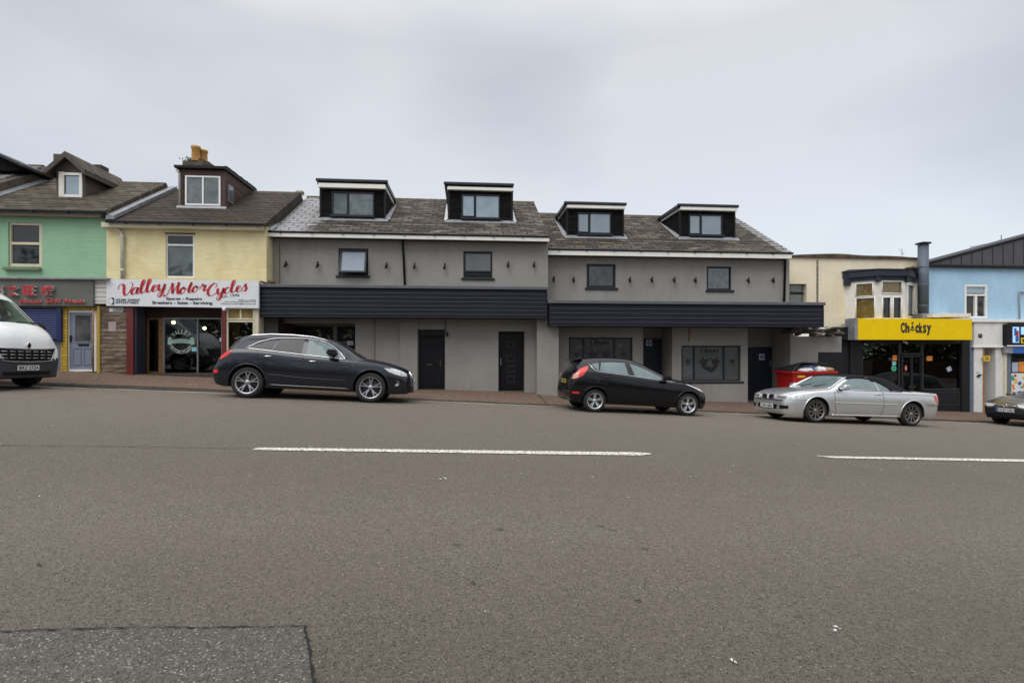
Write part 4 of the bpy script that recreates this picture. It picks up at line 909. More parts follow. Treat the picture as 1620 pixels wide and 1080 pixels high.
# shop window set back a little with an aluminium frame, brown timber beside it
Ys = F0+.30
bx(Y1, 'threshold', 'kerb', (214, 591.5, 352, 598), FS+.02, Ys+.1, .3)
bx(Y1, 'timber_side', 'dark_brick', (216, 500, 233, 592), Ys, Ys+.1, .5)
bx(Y1, 'timber_head', 'red_post' if False else 'shop_dark', (214, 484, 352, 503), Ys-.02, Ys+.08)
window(Y1, (232, 503, 253, 590), Ys, M['wood_warm'], [(234, 505, 251, 586, M['glass'])], fw=.05, dep=.06, name='side_window')
bx(Y1, 'timber_post', 'wood_warm', (251.5, 503, 257.5, 592), Ys-.02, Ys+.07, .5)
SWn = window(Y1, (257.5, 502.5, 352, 592.5), Ys-.04, M['alu'], [(260, 505, 311, 590, M['glass']), (314, 505, 350, 590, M['glass'])], fw=.045, dep=.07, mv=(312.3,), name='shop_window')
YV = Ys-.04+.07*.55-.001
# vinyl on the glass: arched VALLEY, banner, arched MOTORCYCLES
ce = at(286.5, 540, YV); s_ = (X(296.5, YV)-X(286.5, YV))/10
mb = MB()
def arc_text(mb, word, r, a0, a1, h, up=True):
    for i, ch in enumerate(word):
        a = lerp(a0, a1, i/(len(word)-1)); x = ce.x+r*math.sin(a); z = ce.z+(r*math.cos(a) if up else -r*math.cos(a))
        put_text(mb, ch, x, z, YV, h, h*.62, .002, .02, tilt=-a if up else a)
arc_text(mb, 'VALLEY', 16.5*s_, -.82, .82, 7.2*s_); arc_text(mb, 'MOTORCYCLES', 17.5*s_, -1.02, 1.02, 6*s_, False)
mb.build('vinyl_lettering', M['mint_p'], SWn)
mb = MB(); n = 14; top_ = [(-15+30*i/n, 3.2-((i/n-.5)*2)**2*1.6+1) for i in range(n+1)]; bot_ = [(a, b-6.5) for a, b in top_]
mb.prism([(ce.x+a*s_, ce.z+b*s_) for a, b in bot_+top_[::-1]], YV-.002, YV)
for sg in (-1, 1): mb.prism([(ce.x+a*s_*sg, ce.z+b*s_) for a, b in ((15.2, 3), (21, 2), (21, -5), (15.2, -6), (15.2, -3.5))], YV-.0021, YV); mb.prism([(ce.x+a*s_*sg, ce.z+b*s_) for a, b in ((14, 5), (17, 7.5), (20.8, 5.5), (20.8, 2.4), (15, 3.4))], YV-.0019, YV)
bn = mb.build('vinyl_banner', M['mint'], SWn)
mb = MB(); put_text(mb, 'AUTO HOSPITAL', ce.x, ce.z+.6*s_, YV-.0025, 3.2*s_, 25*s_, .002); mb.build('banner_lettering', M['charcoal'], SWn)
notice((303.5, 549, 311, 555.5), YV, M['cyan_st'], 'small blue sticker low on the motorcycle shop window', name='sticker', cat='sticker', th=.002)
notice((347.5, 534, 351, 540), YV, M['white'], 'small white sticker at the right edge of the motorcycle shop window', name='sticker', cat='sticker', th=.002)
for (px, py, yy, lb) in ((274.5, 510, YI-2.4, 'lit warm ceiling lamp behind the left-hand pane of the motorcycle shop'), (323.5, 519, YI-1.6, 'lit warm ceiling lamp behind the right-hand pane of the motorcycle shop')):
    p = at(px, py, yy); e = empty('ceiling_lamp', p, lb, 'lamp', 'lit lamps inside the motorcycle shop')
    mb = MB(); mb.lathe([(.001, .05), (.04, .045), (.06, .0), (.035, -.045), (.001, -.055)], p, 'Z', 14); mb.build('bulb', M['bulb'], e)
    mb = MB(); mb.tube([(p.x, p.y, p.z+.05), (p.x, p.y, zc_)], .012, 6); mb.build('stem', M['black'], e)
# a motorcycle stands in the dark shop
p0 = at(296, 585, Ys+1.3); p0.z = zi0; e = empty('motorcycle', p0, 'dark motorcycle standing inside the motorcycle shop behind its glass', 'motorcycle')
for dx in (-.7, .7):
    mb = MB(); mb.lathe([(.22, -.04), (.31, -.045), (.31, .045), (.22, .04), (.22, -.04)], (p0.x+dx, p0.y, p0.z+.31), 'Y', 20); mb.build('wheel', M['tyre'], e)
mb = MB(); mb.tube([(p0.x-.7, p0.y, p0.z+.31), (p0.x-.2, p0.y, p0.z+.45), (p0.x+.35, p0.y, p0.z+.8), (p0.x+.7, p0.y, p0.z+.31)], .04, 8); mb.tube([(p0.x-.2, p0.y-.1, p0.z+.25), (p0.x+.2, p0.y-.1, p0.z+.25), (p0.x+.2, p0.y, p0.z+.6)], .09, 8); mb.build('engine', M['alloy_dk'], e)
mb = MB(); mb.tube([(p0.x-.05, p0.y, p0.z+.78), (p0.x+.3, p0.y, p0.z+.85)], [.10, .14], 10); mb.build('fuel_tank', M['bin_red'], e)
mb = MB(); mb.tube([(p0.x-.65, p0.y, p0.z+.8), (p0.x-.1, p0.y, p0.z+.74)], [.06, .1], 10); mb.build('saddle', M['black'], e)
mb = MB(); mb.tube([(p0.x+.25, p0.y-.3, p0.z+1.0), (p0.x+.38, p0.y, p0.z+.95), (p0.x+.25, p0.y+.3, p0.z+1.0)], .015, 6); mb.build('handlebar', M['chrome'], e)
# window right of the red post
bx(Y1, 'side_wall', 'cream_paint', (401.5, 483, 409, 640), FS-.01, F0+.1, -.5)
bx(Y1, 'stall_riser', 'dark_brick', (357.5, 566, 402, 640), FS+.02, F0+.1, -.5)
window(Y1, (358, 486.5, 402.5, 506), FS-.02, M['cream_paint'], [(361, 488.5, 379, 504, M['shop_mustard']), (382, 488.5, 400, 504, M['shop_mustard'])], fw=.05, mv=(380.5,), name='top_light')
window(Y1, (358, 507, 402.5, 566), FS-.02, M['cream_paint'], [(361, 509, 400, 564, M['glass'])], fw=.05, name='shop_window')
mb = MB(); mb.box(X(358, F0), X(376, F0), F0+.1, F0+.15, .3, zc_); mb.build('inner_wall', M['shop_mustard'], Y1)
notice((173.5, 487, 194.5, 493), FS, M['white'], 'small white street number plate on the weathered boards', name='number_plate', cat='sign'); 
n_ = bpy.data.objects[-1] if False else [o for o in COL.objects if o.name.startswith('number_plate')][-1]
mb = MB(); put_text(mb, '220A', n_.location.x+.05, n_.location.z, FS-.014, .085, .26); mb.build('lettering', M['ink'], n_)
notice((172, 509, 184, 524), FS, M['paper_grey'], 'faded paper poster on the weathered boards beside the red post')
# the big white sign
SY = FS-.12
S = empty('shop_sign', at(289, 465, SY), 'long white sign reading Valley Motor Cycles in red brush letters', 'sign')
x0, x1 = X(168, SY), X(409, SY); mb = MB()
zt0, zt1, zb0, zb1 = Z(168, 441.5, SY), Z(409, 444.5, SY), Z(168, 483.5, SY), Z(409, 487.5, SY)
mb.prism([(x0, zb0), (x1, zb1), (x1, zt1), (x0, zt0)], SY, SY+.09); mb.build('sign_board', M['sign_white'], S)
def zl(px, py): return Z(px, py, SY)
ins = MB(); 
for wd, a, b, xh in (('Valley', (190, 468), (262, 458.5), 9.3), ('Motor', (262, 467), (325, 460), 8.9), ('Cycles', (327, 468), (391, 459.5), 8.8)):
    brush(ins, wd, X(a[0], SY), zl(*a), X(b[0], SY), zl(*b), xh*.0195, SY-.001, pen=.42)
ins.build('brush_lettering', M['sign_red'], S)
mb = MB(); W_ = lambda a, b: X(b, SY)-X(a, SY)
put_text(mb, 'Spares - Repairs', X(291.5, SY), zl(291.5, 473), SY, .105, W_(263, 320), bold=.03); put_text(mb, 'Breakers - Sales - Servicing', X(289, SY), zl(289, 479.5), SY, .112, W_(242, 337), bold=.03)
put_text(mb, '02380 224029', X(202.5, SY), zl(202.5, 474.3), SY, .068, W_(184, 221), bold=.02); put_text(mb, '07732710855', X(201.5, SY), zl(201.5, 478.6), SY, .068, W_(184, 219), bold=.02)
put_text(mb, 'Visit us online', X(391, SY), zl(391, 474.6), SY, .045, W_(377, 405)); put_text(mb, 'www.valleymotorcycles.co.uk', X(380, SY), zl(380, 477.4), SY, .038, W_(355, 405)); put_text(mb, 'valleymotorcycles@hotmail.com', X(377, SY), zl(377, 480.6), SY, .038, W_(349, 405))
cc = (X(177.5, SY), zl(177.5, 476.3)); bars_ = []
mb.tube([(cc[0]+.0+.045*math.cos(t), SY-.004, cc[1]+.085*math.sin(t)) for t in lin(-1.2, 1.2, 8)], .014, 6); disc(mb, cc[0]+.02, cc[1]+.075, SY, .026, 10, depth=.012); disc(mb, cc[0]+.02, cc[1]-.075, SY, .026, 10, depth=.012)
mb.tube([(cc[0]+.105*math.cos(t), SY-.002, cc[1]+.105*math.sin(t)) for t in lin(0, 6.28, 24)], .004, 4)
mb.build('lettering', M['ink'], S)
mb = MB(); put_text(mb, 'Est. 1946', X(364.5, SY), zl(364.5, 467.5), SY, .085, W_(350, 379), tilt=.10); mb.build('date_lettering', M['ink'], S)
p = at(354.5, 489, SY-.02); mb = MB(); mb.lathe([(.001, .05), (.05, .04), (.05, -.02), (.03, -.05), (.001, -.06)], p, 'Z', 12); mb.top('security_light', M['white'], p, 'small round white light under the right end of the long white sign', 'light')

# ---- green house with the grill takeaway
GH = empty('terraced_house', (X(60, F0), F0, zsm(ZF, X(60, F0))), 'green painted brick house with a gabled dormer above the grey grill sign', 'house')
xg0, xg1 = X(-130, F0), X(168.5, F0); ze4 = Z(60, 330.5, Ye3); Yr4, zr4 = roof_fit(ze4, Ye3, 240, 290.5)
W = (13, 352, 66.5, 421.5); zs4 = Z(60, 483, F0)
mb = MB(); wall_holes(mb, xg0, xg1, zs4, ze4-.03, F0+.003, [hole(W, F0)], .14, back=2*Yr4-Ye3-.3); mb.build('wall', M['green_brick'], GH)
window(GH, W, F0+.05, M['cream_paint'], [(20, 358, 62.5, 381, M['pane_dark']), (20, 389, 65, 417, M['pane_dark'])], fw=.08, dep=.08, mh=(385,))
mb = MB(); mb.box(X(8, F0), X(66, F0), F0-.11, F0+.05, Z(40, 428, F0), Z(40, 423, F0)); mb.build('sill', plain('green_stone', (.15, .19, .12), .9, var=.3), GH, bevel=.01)
mb = MB(); mb.box(xg0, X(168, F0), Ye3+.02, F0-.001, ze4-.20, ze4-.06); mb.build('soffit', plain('grey_soffit', (.20, .18, .14), .8), GH)
gutter(GH, xg0, X(172, Ye3), Ye3, ze4-.045, .06)
xpar = X(-63, Ye3)
roof(GH, xpar, X(175, Ye3)-.121, Ye3-.03, ze4-.02, Yr4, zr4, M['slate_old'])
mb = MB(); mb.prism([(Ye3-.1, ze4-.1), (Ye3-.1, ze4+.32), (Yr4, zr4+.36), (Yr4, zr4-.1)], xpar-.32, xpar, 'X'); mb.build('party_wall', M['stone_party'], GH)
mb = MB(); mb.quad((xpar+.004, Ye3, ze4+.10), (xpar+.004, Yr4, zr4+.1), (xpar+.14, Yr4, zr4+.02), (xpar+.14, Ye3, ze4+.02)); mb.build('flashing', M['lead'], GH, fix=False)
# gabled dormer
fr = on_roof(112, 311, ze4, Ye3); Y = fr.y; zb = fr.z; x0, x1 = X(89.5, Y), X(134.5, Y); zev = Z(110, 266, Y); zap = Z(109, 246, Y); xm = (x0+x1)/2
Yb = Ye3+(zev-ze4)/.577; Yrb = Ye3+(zap-ze4)/.577
mb = MB(); mb.prism([(x0, zb-.1), (x1, zb-.1), (x1, zev), (xm, zap-.06), (x0, zev)], Y, Yrb-.2); D = mb.build('dormer', plain('dormer_render', (.085, .065, .055), .85, var=.2, bmp=.3), GH)
mb = MB(); ov = .16; k = (zap-zev)/((x1-x0)/2)
for sg in (-1, 1):
    xe = xm+sg*((x1-x0)/2+ov); zz = zap-k*((x1-x0)/2+ov)
    mb.add([(xm, Y-.22, zap+.05), (xe, Y-.22, zz+.05), (xe, Yb+.3, zz+.05), (xm, Yrb+.1, zap+.05), (xm, Y-.22, zap-.01), (xe, Y-.22, zz-.01), (xe, Yb+.3, zz-.01), (xm, Yrb+.1, zap-.01)], [(0, 1, 2, 3), (4, 7, 6, 5), (0, 4, 5, 1), (1, 5, 6, 2)])
mb.build('dormer_roof', M['slate_old'], D)
mb = MB()
for sg in (-1, 1):
    xe = xm+sg*((x1-x0)/2+ov); zz = zap-k*((x1-x0)/2+ov)
    mb.add([(xm, Y-.25, zap+.05), (xe, Y-.25, zz+.05), (xe, Y-.25, zz-.12), (xm, Y-.25, zap-.13), (xm, Y-.2, zap+.05), (xe, Y-.2, zz+.05), (xe, Y-.2, zz-.12), (xm, Y-.2, zap-.13)], [(0, 1, 2, 3), (7, 6, 5, 4), (3, 2, 6, 7), (0, 4, 5, 1), (1, 5, 6, 2)])
    mb.box(xe-.02, xe+.02, Y-.2, Yb+.25, zz-.12, zz-.012)
mb.build('bargeboard', plain('old_brown_board', (.07, .06, .05), .8, var=.3), D)
window(D, (94.8, 273, 129.4, 312), Y-.05, M['upvc'], [(104, 279, 125.5, 308, M['pane_light'])], fw=.085, dep=.05, name='dormer_window', sub=False, pnames='dormer_pane')
mb = MB(); mb.box(X(94.8, Y), X(103, Y), Y-.054, Y-.002, Z(110, 312, Y), Z(110, 273, Y)); mb.build('dormer_window', M['old_white'], D)
mb = MB(); a = at(88, 256, Yr4+.1); b = at(106, 246.5, Yr4+.1); mb.box(a.x, b.x, Yr4, Yr4+.5, a.z-.9, b.z+.02); mb.build('chimney', M['stone_party'], GH)
mb = MB(); a = at(151, 275, Yr4+.3); b = at(163, 262, Yr4+.3); mb.box(a.x, b.x, Yr4+.2, Yr4+.6, a.z-.6, b.z); mb.build('chimney', M['dark_brick'], GH)
# takeaway front
zlo = .25
bx(GH, 'tiled_pier', 'yellow_tile', (96, 486, 106, 600), FS, F0, zlo)
bx(GH, 'door_head', 'yellow_post', (96, 482, 157, 491), FS+.02, F0-.002)
bx(GH, 'yellow_post', 'yellow_post', (153, 484, 157.5, 600), FS-.04, F0, zlo)
bx(GH, 'stall_riser', 'dusty_blue', (-130, 536, 96, 600), FS+.05, F0, zlo)
mb = MB(); x0, x1 = X(-130, FS-.06), X(96, FS-.06); zt_, zb_ = Z(60, 487, FS-.06), Z(60, 537, FS-.06); n = 14
for i in range(n):
    a, b = lerp(zb_, zt_, i/n), lerp(zb_, zt_, (i+1)/n); mb.prism([(FS+.0, a), (FS-.05, a+.008), (FS-.058, (a+b)/2), (FS-.04, b-.004), (FS+.0, b-.004)], x0, x1, 'X')
SH = mb.build('roller_shutter', M['shutter_blue'], GH)
mb = MB()
for i in range(1, n): a = lerp(zb_, zt_, i/n); mb.box(x0, x1-.12, FS-.066, FS-.056, a-.008, a+.008)
mb.build('slat_edges', M['shutter_edge'], SH); mb = MB(); mb.box(x1-.1, x1+.02, FS-.085, FS-.0, zb_-.05, zt_); mb.build('guide_rail', M['shutter_blue'], SH)
dh = (X(106, FS+.06), X(153, FS+.06), Z(130, 587.5, FS+.06), Z(130, 491, FS+.06))
mb = MB(); bars(mb, dh[0], dh[1], dh[2], dh[3], FS+.05, .065, .08); DF = mb.build('door_frame', M['upvc'], GH)
mb = MB(); mb.box(dh[0]+.066, dh[1]-.066, FS+.08, FS+.12, dh[2]+.066, dh[3]-.066)
for (a, b, c, d) in ((.12, .45, .06, .33), (.55, .88, .06, .33)):
    w_ = dh[1]-dh[0]; h_ = dh[3]-dh[2]; bars(mb, dh[0]+w_*(.08+a*.84), dh[0]+w_*(.08+b*.84), dh[2]+h_*(c+.05), dh[2]+h_*(d+.06), FS+.066, .022, .015)
DO = mb.build('door', M['door_blue'], GH)
zz = lambda py: Z(130, py, FS+.06)
mb = MB(); bars(mb, X(117, FS+.06), X(145, FS+.06), zz(541.5), zz(497), FS+.064, .03, .017); mb.build('door_glazing_frame', M['door_blue'], DO)
mb = MB(); mb.box(X(118.5, FS+.06), X(143.5, FS+.06), FS+.07, FS+.079, zz(540), zz(499)); mb.build('door_glass', glass_dark('door_glass', (.07, .07, .07), var=.6, vs=3), DO)
mb = MB(); mb.box(X(123.5, FS+.06), X(140, FS+.06), FS+.062, FS+.079, zz(546.8), zz(543.8)); mb.build('letter_plate', M['black'], DO)
mb = MB(); mb.box(X(111, FS+.06), X(112.6, FS+.06), FS+.05, FS+.079, zz(541), zz(530)); mb.tube([(X(111.8, FS), FS+.05, zz(534)), (X(111.8, FS), FS+.03, zz(534)), (X(115.5, FS), FS+.03, zz(534))], .01, 6); mb.build('door_handle', M['black'], DO)
mb = MB(); p = at(146.3, 484, FS-.1); mb.tube([(p.x, FS-.07, Z(146, 589, FS-.1)), (p.x, FS-.07, Z(146, 484, FS-.1))], .022, 8); mb.build('pole', M['orange_pole'], GH)
bx(GH, 'ledge', 'lead', (-130, 437.5, 169, 441), FS-.25, F0-.001, bevel=.01)
S4 = empty('shop_sign', at(40, 462, FS-.15), 'grey takeaway sign with raised red Chinese characters and the words Grill House', 'sign')
mb = MB(); mb.box(X(-130, FS-.16), X(147.5, FS-.16), FS-.16, FS-.0, Z(60, 484, FS-.16), Z(60, 441.5, FS-.16)); mb.build('sign_board', M['sign_grey'], S4, bevel=.01)
YS = FS-.162
for (txt, cx, cy, h, w0, w1, sh, dp) in (('来', 19, 459.5, 15, 11, 27, 0, .11), ('旺', 45, 459.5, 15, 36, 54, 0, .11), ('楼', 74, 459.5, 15, 65, 83, 0, .11), ('福', -10, 459, 17, -20, 0, 0, .13), ('Roma', 47, 476, 6.5, 30, 63, .3, .05), ('Grill', 83, 475.5, 7, 70, 95, .3, .05), ('House', 116, 476, 6.5, 100, 132, .3, .05)):
    for nm, dd, mt in (('letter_returns', dp*.85, 'letter_white'), ('raised_lettering', dp, 'sign_red')):
        mb = MB(); k = Z(cx, 400, YS)-Z(cx, 401, YS)
        put_text(mb, txt, X(cx, YS-dp), Z(cx, cy, YS-dp), YS if nm == 'letter_returns' else YS-dp*.85, h*k, X(w1, YS)-X(w0, YS), dd if nm == 'letter_returns' else dp*.15, bold=.02, shear=sh)
        mb.build(nm, M[mt], S4)
bx(Y1, 'white_boards', 'white_boards', (148.5, 441, 167.5, 480.5), FS-.1, F0-.001, bevel=.004)
# ---- house further left, only its roof shows
LH = empty('terraced_house', (xpar-4, F0, 1.2), 'house with a pale sheeted roof rising behind the mossy party wall', 'house')
mb = MB(); mb.box(xpar-9, xpar-.33, F0, F0+8, 0, ze4+.1); mb.build('wall', M['cream_render'], LH)
Yr5 = Yr4+.35; roof(LH, xpar-9, xpar-.325, Ye3-.03, ze4+.35, Yr5, zr4+.62, M['slate_pale'])
# a dark verge of the neighbour's dormer
Yn_ = Yr4-1.0; A_ = [at(41, 267, Yn_), at(-35, 231.5, Yn_), at(-111, 267, Yn_), at(-96, 300, Yn_), at(-20, 300, Yn_), at(-20, 270.5, Yn_), at(26, 270, Yn_)]; mb = MB(); mb.prism([(p.x, p.z) for p in A_], Yn_, Yn_+1.6); mb.build('dormer', M['black_tile'], LH); mb = MB(); mb.prism([(A_[0].x+.05, A_[0].z+.0), (A_[1].x, A_[1].z), (A_[2].x-.05, A_[2].z), (A_[2].x-.05, A_[2].z+.09), (A_[1].x, A_[1].z+.09), (A_[0].x+.05, A_[0].z+.09)], Yn_-.2, Yn_+1.6); mb.build('dormer_roof', M['charcoal_l'], LH)

# ---- cream building with the yellow sign
CB = empty('terraced_building', (X(1350, F3), F3, zsm(ZF, X(1350, F3))), 'cream rendered flat-roofed building with a navy-topped bay window above the yellow sign', 'building')
zc1 = Z(1350, 408, F3); W = (1249, 449, 1276, 482)
mb = MB(); wall_holes(mb, X(1236, F3), X(1458, F3), Z(1350, 520, F3), zc1, F3, [hole(W, F3)], .2, back=F3+7); mb.build('wall', M['cream_render'], CB)
window(CB, W, F3+.12, M['anthra'], [(1250, 451, 1271, 461, M['pane_grey']), (1250, 466, 1271, 480, M['pane_grey'])], fw=.03, mh=(463.5,))
mb = MB(); xs_ = lin(X(1236, F3), X(1458, F3), 30); hgt = lambda x: .06+.05*math.sin(x*2.1)*.5+.09*math.exp(-((x-X(1330, F3))/.9)**2)
mb.prism([(x, zc1-.02) for x in xs_]+[(x, zc1+max(.03, hgt(x))) for x in reversed(xs_)], F3-.08, F3+.5); mb.build('parapet', plain('parapet_brown', (.09, .055, .04), .9, var=.5, vs=5, bmp=.5), CB)
cables(CB, 1293, 411, 478, F3, 'mould', .035)
# bay: canted left side, front
Yf = F3-.75; bl = at(1338, 460, F3); f0, f1 = X(1388, Yf), X(1432, Yf); zbt, zbb = Z(1400, 442, Yf), Z(1400, 506, Yf)
br_ = X(1436, F3)+.35
mb = MB(); mb.prism([(bl.x, 0), (f0, 0), (f1, 0), (br_, 0)], 0, 1) if False else None
pl_ = [(bl.x, F3), (f0, Yf), (f1, Yf), (br_, F3)]
mb.prism(pl_, zbb-.1, zbb+.02, 'Z'); BY = mb.build('bay_window', M['old_white'], CB)
mb = MB(); e = .14
q_ = [(bl.x-e, F3), (f0-e*.4, Yf-e), (f1+e*.4, Yf-e), (br_+e, F3)]; mb.prism(q_, zbt+.12, zbt+.36, 'Z')
q_ = [(bl.x-.05, F3), (f0-.03, Yf-.05), (f1+.03, Yf-.05), (br_+.05, F3)]; mb.prism(q_, zbt-.02, zbt+.13, 'Z')
mb.prism([(f0-.09, zbt-.10), (f0+.05, zbt-.10), (f0+.05, zbt+.3), (f0-.09, zbt+.3)], Yf-.10, Yf+.0); mb.prism([(f1-.02, zbt-.10), (f1+.10, zbt-.10), (f1+.10, zbt+.3), (f1-.02, zbt+.3)], Yf-.10, Yf+.0); mb.box(bl.x-.10, bl.x+.08, F3-.16, F3-.004, zbt-.15, zbt+.3)
mb.add([(bl.x-e-.06, F3, zbt+.361), (f0-e*.5, Yf-e-.06, zbt+.361), (f1+e*.5, Yf-e-.06, zbt+.361), (br_+e+.06, F3, zbt+.361), (bl.x+.1, F3, zbt+.46), (br_-.1, F3, zbt+.46)], [(0, 1, 2, 3), (0, 4, 1), (1, 4, 5, 2), (2, 5, 3)])
mb.build('bay_cornice', M['navy_wood'], BY)
for (a, b, pa, nm) in (((bl.x, F3), (f0, Yf), [(.33, .86, .60, .92, 'blind_olive'), (.33, .92, .04, .56, 'blind_olive')], 'L'), ((f0, Yf), (f1, Yf), [(.16, .88, .66, .95, 'blind_olive'), (.18, .48, .04, .56, 'pane_dark'), (.56, .86, .04, .56, 'pane_dark')], 'F'), ((f1, Yf), (br_, F3), [(.2, .8, .1, .9, 'pane_dark')], 'R')):
    a, b = Vector((*a, 0)), Vector((*b, 0)); d = (b-a); nrm = Vector((d.y, -d.x, 0)).normalized()
    def P2(u, vv, o): p = a+d*u+nrm*o; return (p.x, p.y, lerp(zbb, zbt, vv))
    mb = MB(); us = sorted({0, 1, *[q[0] for q in pa], *[q[1] for q in pa]}); vs = sorted({0, 1, *[q[2] for q in pa], *[q[3] for q in pa]})
    for u0, u1 in zip(us, us[1:]):
        for v0, v1 in zip(vs, vs[1:]):
            if any(q[0] < (u0+u1)/2 < q[1] and q[2] < (v0+v1)/2 < q[3] for q in pa): continue
            mb.add([P2(u0, v0, 0), P2(u1, v0, 0), P2(u1, v1, 0), P2(u0, v1, 0), P2(u0, v0, -.06), P2(u1, v0, -.06), P2(u1, v1, -.06), P2(u0, v1, -.06)], [(0, 1, 2, 3), (0, 4, 5, 1), (1, 5, 6, 2), (2, 6, 7, 3), (3, 7, 4, 0)])
    mb.build('bay_frame', M['old_white'], BY)
    for q in pa:
        mb = MB(); mb.add([P2(q[0], q[2], -.045), P2(q[1], q[2], -.045), P2(q[1], q[3], -.045), P2(q[0], q[3], -.045)], [(0, 1, 2, 3)]); mb.build('bay_pane', M[q[4]], BY, fix=False)
        mb = MB()
        for (u, v0, v1) in ((q[0], q[2], q[3]), (q[1], q[2], q[3])): p0 = P2(u, v0, .012); p1 = P2(u, v1, .012); mb.tube([p0, p1], .018, 6)
        for v_ in (q[2], q[3]): mb.tube([P2(q[0], v_, .012), P2(q[1], v_, .012)], .018, 6)
        mb.build('sash', M['upvc'], BY)
# flue
p = at(1460.5, 440, F3-.35); FL = empty('flue_pipe', (p.x, p.y, Z(1460, 497, F3-.35)), 'tall galvanised metal flue pipe with a flat cowl beside the bay window', 'flue')
r_ = (X(1469, F3-.35)-X(1452, F3-.35))/2/1.28; za, zb = Z(1460, 497, F3-.35), Z(1460, 387.5, F3-.35)
mb = MB(); mb.lathe([(.001, za), (r_, za), (r_, zb), (.001, zb)], (p.x, p.y, 0), 'Z', 24)
for f in (.12, .42, .68): z = lerp(za, zb, f); mb.lathe([(r_, z-.03), (r_*1.05, z-.02), (r_*1.05, z+.02), (r_, z+.03)], (p.x, p.y, 0), 'Z', 24)
mb.build('pipe', M['steel'], FL)
mb = MB(); mb.lathe([(r_*.7, zb), (r_*.75, zb+.03), (r_*1.45, zb+.035), (r_*1.45, zb+.07), (.001, zb+.13)], (p.x, p.y, 0), 'Z', 24); mb.build('cowl', M['charcoal_l'], FL)
mb = MB(); z = lerp(za, zb, .68); mb.box(p.x-r_-.25, p.x+r_*.8, p.y-.01, F3-.001, z-.05, z+.02); mb.build('bracket', M['stone_party'], FL)
mb = MB(); mb.box(p.x-r_-.06, p.x+r_+.03, p.y-r_-.05, F3-.002, za-.18, za+.02); mb.build('fan_box', M['lead'], FL, bevel=.01)
# black side block and shopfront
YB = F3-.45
bx(CB, 'side_block', 'charcoal', (1328, 517, 1356, 700), YB+.05, F3+.3, -4)
bx(CB, 'lean_to', 'charcoal', (1303, 517, 1353, 537), YB-.15, F3+.2)
bx(CB, 'shop_pier', 'charcoal', (1345, 537, 1364, 700), YB, F3+.3, -4)
bx(CB, 'shop_pier', 'charcoal', (1522, 537, 1534, 700), YB, F3+.3, -4)
bx(CB, 'stall_riser', 'charcoal', (1461, 616, 1522, 700), YB+.04, F3+.2, -4); bx(CB, 'stall_riser', 'charcoal', (1364, 616, 1423, 700), YB+.04, F3+.2, -4)
mb = MB(); a = X(1465, YB); b = X(1519, YB); bars(mb, a, b, Z(1490, 641, YB), Z(1490, 620, YB), YB+.025, .03, .014); mb.build('riser_panel', M['charcoal_l'], CB)
mb = MB(); mb.box(X(1364, YB+.1), X(1523, YB+.1), YB+.02, F3+.2, Z(1440, 543, YB), Z(1440, 536, YB)); mb.build('shop_head', M['charcoal'], CB)
# room behind the glass
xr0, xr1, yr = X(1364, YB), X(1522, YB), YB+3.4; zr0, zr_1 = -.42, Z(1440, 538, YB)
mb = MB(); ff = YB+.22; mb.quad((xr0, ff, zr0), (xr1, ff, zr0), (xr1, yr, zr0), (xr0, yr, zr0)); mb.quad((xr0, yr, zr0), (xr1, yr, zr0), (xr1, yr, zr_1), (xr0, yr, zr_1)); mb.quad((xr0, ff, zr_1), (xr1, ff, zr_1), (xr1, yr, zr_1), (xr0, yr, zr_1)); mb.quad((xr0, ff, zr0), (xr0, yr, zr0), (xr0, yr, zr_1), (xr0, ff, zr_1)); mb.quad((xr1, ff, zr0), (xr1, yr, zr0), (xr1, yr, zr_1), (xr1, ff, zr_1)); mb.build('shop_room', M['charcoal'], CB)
window(CB, (1363, 541, 1424, 617), YB+.06, M['charcoal_l'], [(1366, 543, 1421, 614, M['glass'])], fw=.06, name='shop_window')
window(CB, (1459, 541, 1523, 617), YB+.06, M['charcoal_l'], [(1462, 543, 1520, 614, M['glass'])], fw=.06, name='shop_window')
window(CB, (1424, 539, 1459, 561), YB+.07, M['charcoal_l'], [(1428, 542, 1456, 558, M['glass'])], fw=.06, name='fanlight')
mb = MB(); Yd = YB+.1; a, b, z0, z1 = X(1425, Yd), X(1459, Yd), Z(1442, 648, Yd), Z(1442, 561.5, Yd)
bars(mb, a, b, z0, z1, Yd-.02, .09, .07); mb.box((a+b)/2-.05, (a+b)/2+.05, Yd-.018, Yd+.048, z0+.6, z1-.09); mb.box(a+.09, b-.09, Yd-.016, Yd+.046, z0+.09, z0+.55); DC = mb.build('door', M['charcoal'], CB, bevel=.005)
mb = MB(); mb.box(a+.08, b-.08, Yd+.01, Yd+.022, z0+.5, z1-.08); mb.build('door_glass', M['glass'], DC)
mb = MB(); bars(mb, X(1436.5, Yd), X(1446.5, Yd), Z(1440, 613.5, Yd), Z(1440, 609.8, Yd), Yd-.04, .02, .019); mb.build('letter_plate', M['brass'], DC)
